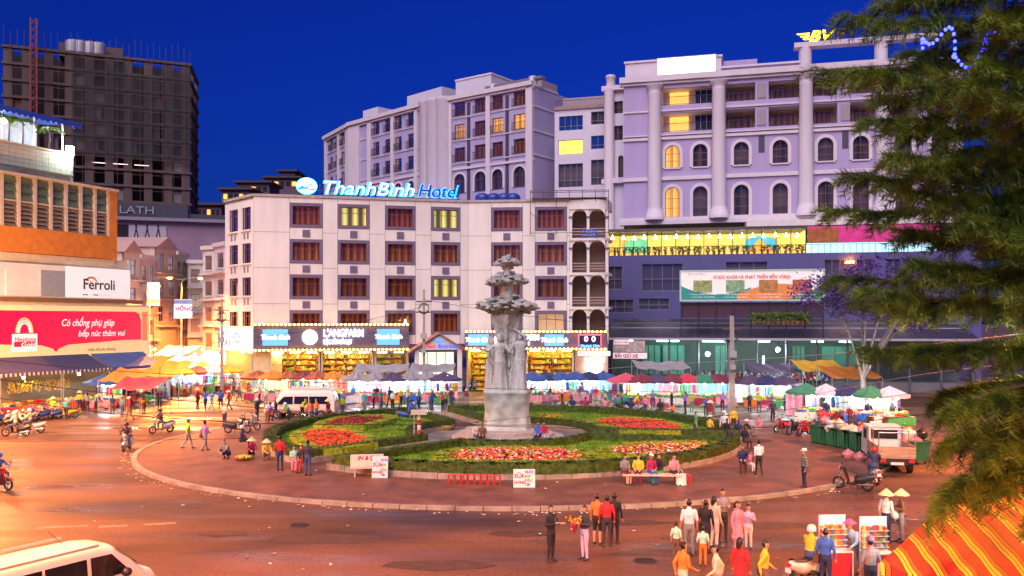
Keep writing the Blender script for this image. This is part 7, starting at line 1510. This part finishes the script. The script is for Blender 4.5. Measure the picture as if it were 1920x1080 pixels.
# ---- shop awnings of the corner building
for i, (a, b, c, yt, lab) in enumerate(((-60, 60, 'purple', 684, 'dark awning at the left edge under the red billboard'), (60, 152, 'navy', 680, 'dark blue awning under the red billboard'), (156, 256, 'blue', 674, 'blue awning with white dotted edge under the red billboard'))):
    u0, u1 = FA.u(a), FA.u(b); t = thing('shop_awning', lab, 'awning', 'awnings of the corner building', tuple(FA.P(u0, -.8, 0)), FA.ang); w = u1-u0; z1 = 4.5; z0 = 3.35
    MB().grid(lambda u, v: (w*u, -2.8*v, z1+(z0-z1)*v-.12*math.sin(v*3.1)), 8, 6).build('canvas', cvm(c), t)
    val = [(0, z0)]
    for k in range(14): val += [(w*k/14, z0-.18), (w*(k+.5)/14, z0-.28)]
    MB().slab(val+[(w, z0-.18), (w, z0)], -2.83, -2.8).build('valance', striped('valance_'+c, [(0, (.7, .7, .72)), (.5, UC[c])], 0, .4), t)
    for x in (.1, w-.1): MB().tube((x, -2.75, 0), (x, -2.75, z0), .035, n=7).build('post', polem, t)
    lamp(tuple(FA.P(u0+w*.5, -2.6, 2.9)), 'bright bulb under the awnings of the corner building', stallo)
    for k in range(5):
        p = FA.P(u0+w*(k+.5)/5, -3.3, .0); table((p.x, p.y), FA.ang, mr_.choice(CLN), 'stall table under the awnings of the corner building', 1.7)
        for q in range(3): pp = FA.P(u0+w*(k+.5)/5-.5+.5*q, -3.35, .78); crate(tuple(pp), FA.ang, mr_.randrange(5), (4, 4, 3, 1, 0)[mr_.randrange(5)], 'under the awnings of the corner building', mr_.choice(('ball', 'leaf')))
bm = M('banana_yellow', (.75, .55, .04), .5, var=.2, scale=8.)
for i in range(7):
    p = FA.P(FA.u(-20+i*17), -2.6, 2.5); t = MB(); r = random.Random(i)
    for k in range(34): a = r.uniform(0, 6.28); z = -k*.025; q = .1+.1*r.random(); t.path([(q*math.cos(a), q*math.sin(a), z), (q*1.7*math.cos(a), q*1.7*math.sin(a), z+.05), (q*2*math.cos(a), q*2*math.sin(a), z+.16)], [.02, .025, .012], 5)
    tag(t.build('banana_bunch', bm, None, tuple(p)), 'bunch of yellow bananas hanging under the left awnings', 'bananas', 'hanging banana bunches')
# ---- dumpsters, rubbish bags, vegetable stalls
def dumpster(x, y, yaw, label):
    t = thing('dumpster', label, 'dumpster', 'green dumpsters', (x, y, 0), yaw); g = M('bin_green', (.03, .16, .07), .5, var=.25, scale=3.)
    def f():
        m = MB(); o = [(-.62, -.4), (.62, -.4), (.62, .4), (-.62, .4)]; q = [(-.7, -.5), (.7, -.5), (.7, .5), (-.7, .5)]
        m.add([(*p, .16) for p in o]+[(*p, 1.15) for p in q]+[(p[0]*.93, p[1]*.9, 1.15) for p in q]+[(p[0]*.9, p[1]*.88, .3) for p in o], [(0, 3, 2, 1)]+[(i, (i+1) % 4, 4+(i+1) % 4, 4+i) for i in range(4)]+[(4+i, 4+(i+1) % 4, 8+(i+1) % 4, 8+i) for i in range(4)]+[(8+i, 8+(i+1) % 4, 12+(i+1) % 4, 12+i) for i in range(4)]+[(12, 13, 14, 15)])
        for i in range(5): x = -.5+.25*i; m.box((x-.03, -.49, .25), (x+.03, -.4, 1.05))
        return m.mesh('bin_body', g)
    put(shared('dump', f), 'bin_body', t); put(shared('dumprim', lambda: MB().ring(rect(1.5, 1.1, -.75, -.55), rect(1.34, .94, -.67, -.47), 0, .08).mesh('rim', g)), 'rim', t, (0, 0, 1.15)).rotation_euler = (R(90), 0, 0)
    for sx in (-.5, .5):
        for sy in (-.3, .3): put(shared('castor', lambda: MB().tube((-.03, 0, .08), (.03, 0, .08), .08, n=10).mesh('castor', tyre)), 'castor', t, (sx, sy, 0))
    return t
def bag_mesh(k):
    def f():
        r = random.Random(k); ph = [r.uniform(0, 6) for _ in range(6)]
        def g(u, v):
            a, b = u*2*math.pi, v*math.pi; q = 1+.14*math.sin(3*a+ph[0])*math.sin(b)+.1*math.sin(5*a+4*b+ph[1])+.08*math.sin(7*b+ph[2]); z = .3*(1-math.cos(b))*.9; rr = .34*math.sin(b)**.8*q*(1 if v < .75 else .75)
            return (rr*math.cos(a), rr*math.sin(a)*.85, z+(.1 if v > .93 else 0))
        return MB().grid(g, 16, 12).mesh('rubbish_bag', M('bag_%d' % k, ((.55, .5, .45), (.6, .35, .16), (.02, .02, .025), (.5, .2, .22), (.65, .62, .5))[k], .3, var=.2))
    return shared(('bag', k), f)
a_, b_ = gd(1545, 836), gd(1712, 868)
for i in range(8):
    q = a_.lerp(b_, i/7); yw = math.atan2(b_.y-a_.y, b_.x-a_.x); dumpster(q.x, q.y, yw, 'green wheeled dumpster heaped with rubbish')
    for k in range(5): tag(put(bag_mesh(mr_.choice((0, 1, 0, 1, 2, 3, 4))), 'rubbish_bag', None, (q.x+mr_.uniform(-.45, .45), q.y+mr_.uniform(-.2, .25), .85+.28*(k > 2)+mr_.uniform(0, .12)), mr_.uniform(0, 6)), 'full rubbish bag piled on the green dumpsters', 'bag', 'rubbish bags on the dumpsters')
for i in range(3): q = gd(1590+i*22, 862+i*5); tag(put(bag_mesh(3), 'rubbish_bag', None, (q.x, q.y, 0), i), 'reddish rubbish bag on the ground by the dumpsters', 'bag', 'bags on the ground')
stall_row(5, 1490, 1690, 66., 62., ['green', 'pale', 'navy', 'green', 'pale'], 'behind the green dumpsters', stallw, 1.35, .3, 4)
# ---- small truck seen from behind
def truck():
    p = gd(1682, 889); t = thing('small_truck', 'small open truck with grey frame parked beside the dumpsters', 'truck', None, tuple(p), -.2); gm_ = M('truck_grey', (.34, .32, .3), .5, var=.25); wd = M('truck_boards', (.4, .26, .17), .8, var=.3, scale=3.)
    MB().box((-.85, .0, .75), (.85, 2.8, .83)).build('bed', gm_, t)
    for k in range(3): MB().box((-.85, -.04, .84+k*.17), (.85, .0, .99+k*.17)).build('tail_board', wd, t)
    for s in (-1, 1):
        for k in range(3): MB().box((s*.85-.02, .01, .84+k*.17), (s*.85+.02, 2.8, .99+k*.17)).build('side_board', wd, t)
        for y in (.05, 1.4, 2.7): MB().tube((s*.83, y, .8), (s*.83, y, 2.0), .03, n=7).build('upright', chrome, t)
        w = MB().tube((s*.7-.1, .6, .36), (s*.7+.1, .6, .36), .36, n=20).build('wheel', tyre, t); MB().tube((s*.7-.11, .6, .36), (s*.7+.11, .6, .36), .18, n=14).build('rim', gm_, w)
        w = MB().tube((s*.7-.1, 3.5, .36), (s*.7+.1, 3.5, .36), .36, n=20).build('wheel', tyre, t); MB().tube((s*.7-.11, 3.5, .36), (s*.7+.11, 3.5, .36), .18, n=14).build('rim', gm_, w)
        MB().box((s*.65-.12, -.1, .58), (s*.65+.12, -.04, .72)).build('tail_light', M('lens_red'), t)
    for y in (.05, 1.4, 2.7): MB().tube((-.83, y, 2.0), (.83, y, 2.0), .03, n=7).build('hoop', chrome, t)
    cab_ = MB().slab([(2.9, .5), (2.9, 2.0), (4.1, 2.0), (4.45, 1.3), (4.6, 1.2), (4.6, .5)], -.82, .82); c = cab_.build('cab', M('cab_white', (.65, .65, .63), .35), t); c.rotation_euler.z = R(90)
    MB().box((-.65, 2.87, 1.35), (.65, 2.9, 1.85)).build('rear_window', glass_dk, t); MB().box((-.3, -.08, .45), (.3, -.05, .58)).build('number_plate', M('plate_white'), t); MB().box((-.85, .1, .45), (.85, 2.8, .74)).build('chassis', black, t)
    for s in (-1, 1): MB().box((s*.83-.012, 3.1, 1.3), (s*.83+.012, 3.9, 1.85)).build('side_window', glass_dk, t)
truck()
# ---------------------------------------------------------------- vans
def van(loc, yaw, label, paint, L=4.9, W=1.8, Hh=1.95, plate=True):
    """x is forward"""
    t = thing('van', label, 'van', None, loc, yaw); n = 26
    prof = [(-L/2, .45, .95, 1.0), (-L/2+.02, .42, 1.35, 1.02), (-L/2+.14, .4, Hh-.16, .98), (-L/2+.5, .38, Hh-.02, .96), (-.3, .36, Hh, .96), (L*.16, .36, Hh-.03, .96), (L*.25, .36, Hh-.1, .95), (L*.34, .36, 1.5, .95), (L*.4, .36, 1.16, .96), (L*.46, .38, 1.05, .93), (L/2, .45, .8, .85)]
    def sec(u, v):
        k = v*(len(prof)-1); i = min(int(k), len(prof)-2); f = k-i; x, z0, z1, w = [prof[i][q]*(1-f)+prof[i+1][q]*f for q in range(4)]
        a = u*2*math.pi; ca, sa = math.cos(a), math.sin(a); e = .42; yy = math.copysign(abs(ca)**e, ca)*W/2*w; zz = (z0+z1)/2+(z1-z0)/2*math.copysign(abs(sa)**e, sa)
        if zz > 1.1: yy *= 1-.11*min(1, (zz-1.1)/.8)
        return (x, yy, zz)
    m = MB(); m.grid(sec, 40, 60); m.add([sec(i/40, 0) for i in range(40)], [tuple(range(40))]); m.add([sec(i/40, 1) for i in range(40)], [tuple(range(39, -1, -1))]); m.build('body', paint, t)
    gl = M('van_glass', (.012, .012, .016), .05, var=0)
    for s in (-1, 1):
        yb, yt = s*(W/2*.975+.012), s*(W/2*.905+.004)
        for x0, x1 in ((-L/2+.55, -.75), (-.68, .38)): MB().add([(x0, yb, 1.14), (x1, yb, 1.14), (x1, yt, 1.7), (x0, yt, 1.7)], [(0, 1, 2, 3)]).build('side_window', gl, t)
        MB().add([(.48, yb, 1.12), (L*.315, yb*.985, 1.16), (L*.215, yt, 1.68), (.48, yt, 1.7)], [(0, 1, 2, 3)]).build('door_window', gl, t)
        for x in (-L*.31, L*.31):
            w = MB().tube((x, s*(W/2-.2), .33), (x, s*(W/2+.005), .33), .33, n=24).build('wheel', tyre, t); MB().tube((x, s*(W/2), .33), (x, s*(W/2+.015), .33), .2, n=16).build('rim', chrome, w)
        mi_ = MB(); mi_.ball((L*.27, s*(W/2+.14), 1.2), .13, 10, 7, 0, .11); mi_.tube((L*.27, s*(W/2-.05), 1.15), (L*.27, s*(W/2+.1), 1.18), .03, n=6); mi_.build('mirror', black, t)
        MB().box((-.2, s*(W/2+.005), 1.0), (.0, s*(W/2+.03), 1.03)).build('door_handle', chrome, t); MB().box((-L/2-.01, s*.68-.09, .9), (-L/2+.12, s*.68+.09, 1.3)).build('tail_light', M('lens_red'), t); MB().ball((L/2-.16, s*.6, .82), .14, 10, 7, 0, .1).build('headlight', M('lens_clear'), t)
        MB().box((-L*.42, s*W*.42-.02, Hh-.03), (L*.15, s*W*.42+.02, Hh+.03)).build('roof_rail', M('rail_grey', (.4, .4, .42), .4), t)
    MB().add([(-L/2+.015-.03, -.72, 1.2), (-L/2-.015, .72, 1.2), (-L/2+.1, .66, 1.68), (-L/2+.1, -.66, 1.68)], [(0, 3, 2, 1)]).build('rear_window', gl, t)
    MB().add([(L*.385, -.78, 1.25), (L*.385, .78, 1.25), (L*.255, .7, 1.76), (L*.255, -.7, 1.76)], [(0, 1, 2, 3)]).build('windscreen', gl, t)
    MB().box((-L/2-.03, -.26, .72), (-L/2+.02, .26, .84)).build('number_plate', M('plate_white'), t); MB().tube((L*.1, .3, Hh-.05), (L*.02, .3, Hh+.35), .008, n=5).build('aerial', black, t); return t
vp = M('van_white', (.68, .66, .63), .28, var=.04)
van((-11.2, 21.4, 0), R(60), 'white passenger van cut off at the lower left corner', vp)
p = gd(566, 783); van((p.x, p.y, 0), R(180), 'white minibus passing behind the left lawn', vp, 5.4, 1.9, 2.3)
# ---------------------------------------------------------------- plaza furniture
def bench(px, py, yaw, label, words=None, w=1.55):
    p = gd(px, py, .13); t = thing('bench', label, 'bench', 'stone benches', tuple(p), yaw); st = M('bench_cream', (.62, .52, .4), .6, var=.12)
    MB().box((-w/2, -.25, .4), (w/2, .22, .47)).build('seat', st, t)
    if words: MB().add([(-w/2, .2, .47), (w/2, .2, .47), (w/2, .34, .98), (-w/2, .34, .98), (-w/2, .27, .47), (w/2, .27, .47), (w/2, .41, .98), (-w/2, .41, .98)], [(0, 1, 2, 3), (7, 6, 5, 4), (0, 3, 7, 4), (1, 5, 6, 2), (3, 2, 6, 7)]).build('backrest', st, t); text('lettering', words, .26, M('bench_ink', (.25, .03, .02)), t, (-.45, .275, .73), 0, .004, tilt=75, shear=.2, bold=.012)
    for x in (-w/2+.22, w/2-.22): MB().path([(x, -.16, .4), (x, -.2, .2), (x, -.14, 0)], [.05, .035, .045]).build('leg', st, t); MB().path([(x, .16, .4), (x, .2, .2), (x, .14, 0)], [.05, .035, .045]).build('leg', st, t)
    return t
bench(688, 893, .15, 'cream bench with dark brushed lettering on its backrest', 'IN & ỌC'); bench(1222, 908, -.05, 'backless bench under the seated people at the garden wall', None, 2.6)
def price_board(px, py, yaw, label, w, h, tilt=.12):
    p = gd(px, py, .13); t = thing('price_board', label, 'sign', 'price boards', tuple(p), yaw); o = MB().slab([(-w/2, 0), (-w/2, h), (w/2, h), (w/2, 0)], -.012, .012).build('panel', M('price_white', (.78, .74, .74), .5), t); o.rotation_euler.x = -tilt
    for i, (s, c, x, z, sz) in enumerate((('SỮA', (.6, .03, .08), -w*.46, h*.52, .26), ('NÓNG', (.6, .03, .08), -w*.46, h*.2, .17), ('NƯỚC', (.15, .08, .45), w*.03, h*.78, .15), ('BẮP', (.08, .35, .1), w*.03, h*.55, .16), ('ĐẬU', (.7, .25, .08), w*.03, h*.32, .16), ('10K', (.1, .15, .5), w*.03, h*.09, .16))):
        q = text('lettering', s, sz, M('ink_%d' % i, c), o, (x, -.016, z), 0, .002, bold=.008); q.scale.x = .9
    MB().tube((0, .25, 0), (0, .02+h*tilt, h*.9), .012, n=5).build('prop', polem, t)
price_board(712, 896, -.1, 'white price board leaning on the lettered bench', .75, 1.0); price_board(983, 914, 0, 'white price board standing alone on the plaza', .95, .8)
rs = M('stool_red', (.6, .03, .03), .4)
def stool(px, py, label, group='red plastic stools'):
    p = gd(px, py, .13); t = thing('plastic_stool', label, 'stool', group, tuple(p), mr_.uniform(-.1, .1)); put(shared('stop_', lambda: MB().lathe([(.16, .4), (.17, .42), (.15, .44), (.01, .445)], n=4, smooth=False).mesh('seat', rs)), 'seat', t, (0, 0, 0), pi/4)
    lg_ = shared('sleg', lambda: MB().tube((0, 0, 0), (0, 0, .41), .022, .026, 6).mesh('leg', rs))
    for sx in (-.12, .12):
        for sy in (-.12, .12): put(lg_, 'leg', t, (sx, sy, 0))
for i in range(8): stool(846+i*12.4, 907+.2*i, 'red plastic stool in the row in front of the garden')
stool(1392, 886, 'red plastic stool under the seated pair by the garden wall'); stool(1288, 908, 'red plastic stool beside the shopping bag')
p = gd(1276, 909, .13); t = thing('shopping_bag', 'white plastic shopping bag beside the front bench', 'bag', None, tuple(p)); MB().grid(lambda u, v: (.26*math.cos(u*6.283)*(1-.12*v)*(1+.06*math.sin(u*20)), .15*math.sin(u*6.283)*(1-.3*v), .5*v), 20, 6).build('sack', M('bag_white', (.75, .74, .74), .4), t); MB().path([(-.12, 0, .48), (-.06, 0, .66), (.06, 0, .66), (.12, 0, .48)], .012, 5).build('handle', M('bag_white'), t)
p = gd(456, 862, .13); t = thing('fruit_basket', 'flat wicker basket of green and yellow fruit on the plaza', 'basket', None, tuple(p)); MB().lathe([(.3, 0), (.45, .1), (.48, .12), (.44, .1), (.28, .03), (.01, .03)], n=20).build('tray', M('wicker', (.4, .25, .1), .8), t)
m = MB(); r = random.Random(2)
for k in range(60): a, q = r.uniform(0, 6.28), .4*math.sqrt(r.random()); m.ball((q*math.cos(a), q*math.sin(a), .12+.12*(1-q*2)), .06, 8, 5, r.choice((0, 0, 1, 1, 2)))
m.build('fruit', [M('produce_lime', (.35, .5, .06)), M('produce_yellow', (.75, .5, .05)), M('produce_red', (.6, .05, .03))], t)['kind'] = 'stuff'
p = gd(786, 834, .13); t = thing('striped_post', 'red and white striped post carrying a pale box near the monument', 'post', None, tuple(p))
for k in range(6): MB().tube((0, 0, k*.3), (0, 0, k*.3+.298), .11, n=14).build('band', rs if k % 2 == 0 else M('post_white', (.78, .76, .74), .5), t)
MB().box((-.45, -.3, 1.8), (.45, .3, 2.05)).build('box', M('box_pale', (.6, .52, .38), .6), t); MB().tube((-.3, .1, 0), (-.3, .1, 1.8), .05, n=8).build('pipe', polem, t)
for i, (px, py) in enumerate(((812, 802), (836, 806), (660, 779), (700, 777))):
    p = gd(px, py, .13); t = thing('round_planter', 'low yellow round planter bowl on the back path' if i < 2 else 'pale stone seat behind the left lawn', 'planter', 'planters', tuple(p)); MB().lathe([(.3, 0), (.55, .25), (.6, .38), (.54, .38), (.4, .3), (.01, .3)], n=20).build('bowl', M('bowl_yellow', (.6, .42, .12), .6) if i < 2 else M('post_white'), t)
# ---------------------------------------------------------------- near right corner: striped tents, snack racks, bicycle
stripe = striped('tent_stripes', [(0, (.36, .004, .006)), (.44, (.02, .012, .005)), (.49, (.7, .5, .03)), (.61, (.02, .012, .005)), (.65, (.7, .5, .03)), (.77, (.02, .012, .005)), (.81, (.55, .1, .01)), (.95, (.02, .012, .005))], 0, .62)
def tent(A, B, C, D, label, sag=.12, folds=.03):
    """A,B ridge; D,C eave below them"""
    A, B, C, D = map(Vector, (A, B, C, D)); o = (A+B+C+D)/4; t = thing('striped_tent', label, 'tent', 'striped tents', (o.x, o.y, 0)); q = V(o.x, o.y, 0)
    def f(u, v): a = A.lerp(B, u); d = D.lerp(C, u); p = a.lerp(d, v); return p-q-V(0, 0, sag*math.sin(math.pi*u)*v+folds*math.sin(u*31+v*3)*v)
    MB().grid(f, 40, 14).build('roof_cloth', stripe, t)
    MB().grid(lambda u, v: D.lerp(C, u)-q-V(0, .03*v, sag*math.sin(math.pi*u)+folds*math.sin(u*31+3)+(.22+.03*math.sin(u*50))*v), 40, 2).build('valance', stripe, t)
    for P in (A, B, C, D): MB().tube((P.x-q.x, P.y-q.y, 0), (P.x-q.x, P.y-q.y, P.z), .03, n=7).build('pole', polem, t)
    return t
tent(at(1748, 966, 20.8), at(1990, 952, 20.8), at(1990, 1128, 17.6), at(1648, 1056, 18.4), 'big red and yellow striped tent in the lower right corner')
tent(at(1790, 930, 24.2), at(2010, 885, 24.5), at(2010, 950, 22.2), at(1768, 968, 22.), 'second striped tent behind the big one')
tent(at(1850, 915, 27.5), at(2010, 868, 28), at(2010, 905, 26), at(1800, 945, 26), 'farthest striped tent under the pine')
for i, (px, py, Y) in enumerate(((1885, 905, 26.5), (1745, 985, 22.5))): lamp(tuple(at(px, py, Y)), 'dazzling bulb hanging at the striped tents', stallw)
def snack_rack(px, py, yaw, label, w=.78, h=1.78):
    p = gd(px, py); t = thing('snack_rack', label, 'rack', 'snack racks', tuple(p), yaw); wh = M('rack_white', (.75, .74, .72), .5); 
    for x in (-w/2, w/2): MB().tube((x, 0, 0), (x, .0, h), .02, n=6).build('upright', wh, t); MB().tube((x, -.5, 0), (x, -.5, .8), .02, n=6).build('upright', wh, t)
    MB().box((-w/2, -.52, .78), (w/2, .02, .82)).build('counter', wh, t); MB().box((-w/2, -.02, h-.32), (w/2, .0, h)).build('header', M('header_sky', (.6, .75, .85), emit=(.7, .85, .95), es=.1), t)
    for k in range(4):
        z = .9+k*.16; MB().box((-w/2, -.2, z), (w/2, .0, z+.015)).build('shelf', wh, t); m = MB(); x = -w/2+.03
        while x < w/2-.08: q = mr_.uniform(.05, .11); m.box((x, -.17, z+.016), (x+q-.01, -.04, z+.016+mr_.uniform(.07, .14)), mr_.randrange(8)); x += q
        m.build('snacks', goods_cols, t)['kind'] = 'stuff'
    MB().box((-w/2, -.5, .05), (w/2, -.48, .76)).build('front_cloth', cloth('red'), t); return t
snack_rack(1560, 1078, .1, 'white snack rack with sky blue header near the bottom edge'); snack_rack(1637, 1082, .05, 'white snack rack beside the striped tent')
person('stand', 1548, 1105, 2.6, 'blue', 'navy', 'person in blue shirt at the snack racks'); person('bend', 1603, 1075, -.8, 'sky', 'grey', 'snack seller with pink sun hat between the racks', hat='brim', hatm=M('hat_pink', (.8, .12, .4), .7)); person('stand', 1632, 1128, pi, 'grey', 'dark', 'person in grey shirt and knitted cap in front of the rack', hat='cap', hatm=M('cap_violet', (.2, .15, .3), .8))
person('stand', 1662, 1016, 2.2, 'white', 'navy', 'person in white shirt and conical hat above the striped tent', hat='cone'); person('phone', 1690, 1016, -1.8, 'brown', 'grey', 'person in brown jacket and conical hat by the bicycle', hat='cone'); person('stand', 1772, 1010, .4, 'white', 'white', 'person in white behind the striped tent')
def bicycle(px, py, yaw):
    p = gd(px, py); t = thing('bicycle', 'old bicycle with round wheels leaning by the striped tent', 'bicycle', None, tuple(p), yaw); fm_ = M('bicycle_frame', (.3, .3, .33), .4, .5)
    for y in (-.52, .52):
        w = torus(MB(), (0, y, .33), .31, .02, 26, 6).build('wheel', tyre, t); m = MB()
        for k in range(14): a = k*2*pi/14; m.tube((0, y, .33), (0, y+.3*math.cos(a), .33+.3*math.sin(a)), .005, n=4)
        torus(m, (0, y, .33), .29, .012, 26, 5); m.build('spokes', chrome, w)
    m = MB()
    for a, b in (((0, .52, .33), (0, .1, .3)), ((0, .52, .33), (0, .18, .8)), ((0, .1, .3), (0, .18, .85)), ((0, .1, .3), (0, -.34, .75)), ((0, .18, .78), (0, -.36, .82)), ((0, -.52, .33), (0, -.33, .92))): m.tube(a, b, .017, n=6)
    m.build('frame', fm_, t); MB().ball((0, .2, .9), .11, 10, 6, 0, .05).build('saddle', black, t); MB().path([(-.28, -.2, 1.), (-.2, -.36, 1.), (0, -.34, .95), (.2, -.36, 1.), (.28, -.2, 1.)], .012, 6).build('handlebar', chrome, t); m = MB(); m.tube((-.1, .1, .18), (.1, .1, .42), .012, n=5); m.build('pedals', black, t); MB().box((-.07, .3, .7), (.07, .75, .73)).build('carrier', black, t); MB().ball((0, .52, .88), .22, 12, 7, 0, .16).build('basket_load', M('bag_white'), t)
bicycle(1706, 1018, 1.1)
bq = person  # the bouquet held by the person in lilac trousers
p = gd(1082, 1050); t = MB(); r = random.Random(8)
for k in range(60): t.ball((r.gauss(0, .1), r.gauss(0, .06), r.gauss(0, .07)), .035, 6, 4, r.choice((0, 0, 0, 1)))
t.lathe([(.02, -.35), (.1, -.1), (.13, 0)], n=10, mi=2); tag(t.build('bouquet', [M('petal_yellow'), M('petal_orange'), cloth('crimson')], None, (p.x-.08, p.y-.1, 1.2)), 'bouquet of yellow flowers held in the foreground', 'bouquet')
p = gd(1040, 1050); t = thing('phone', 'lit phone in the hands of the person in black', 'phone', None, (p.x+.07, p.y-.15, 1.27), .9); MB().box((-.04, -.006, -.07), (.04, .006, .07)).build('case', black, t); MB().box((-.036, .0065, -.065), (.036, .009, .065)).build('screen', E('phone_screen', (.4, .8, 1.), 8.), t)
# ---------------------------------------------------------------- labels that single out each thing
ORD = ['leftmost', 'second from left', 'third from left', 'fourth from left', 'fifth from left', 'sixth from left', 'seventh from left', 'eighth from left', 'ninth from left', 'tenth from left', 'eleventh from left', 'twelfth from left']
def finish():
    by = {}
    for o in REG: by.setdefault(o['label'], []).append(o)
    for lb, os_ in by.items():
        if len(os_) < 2: continue
        os_.sort(key=lambda o: o.location.x/max(o.location.y, 1))
        n = len(os_)
        for i, o in enumerate(os_):
            if i < 7 or i < n/2 and i < 12: w = ORD[i]
            elif n-1-i < 12: w = ORD[n-1-i].replace('left', 'right')
            else: w = '%dth from left' % (i+1) if (i+1) % 10 not in (1, 2, 3) else '%d%s from left' % (i+1, {1: 'st', 2: 'nd', 3: 'rd'}[(i+1) % 10])
            o['label'] = lb+', '+w
finish()
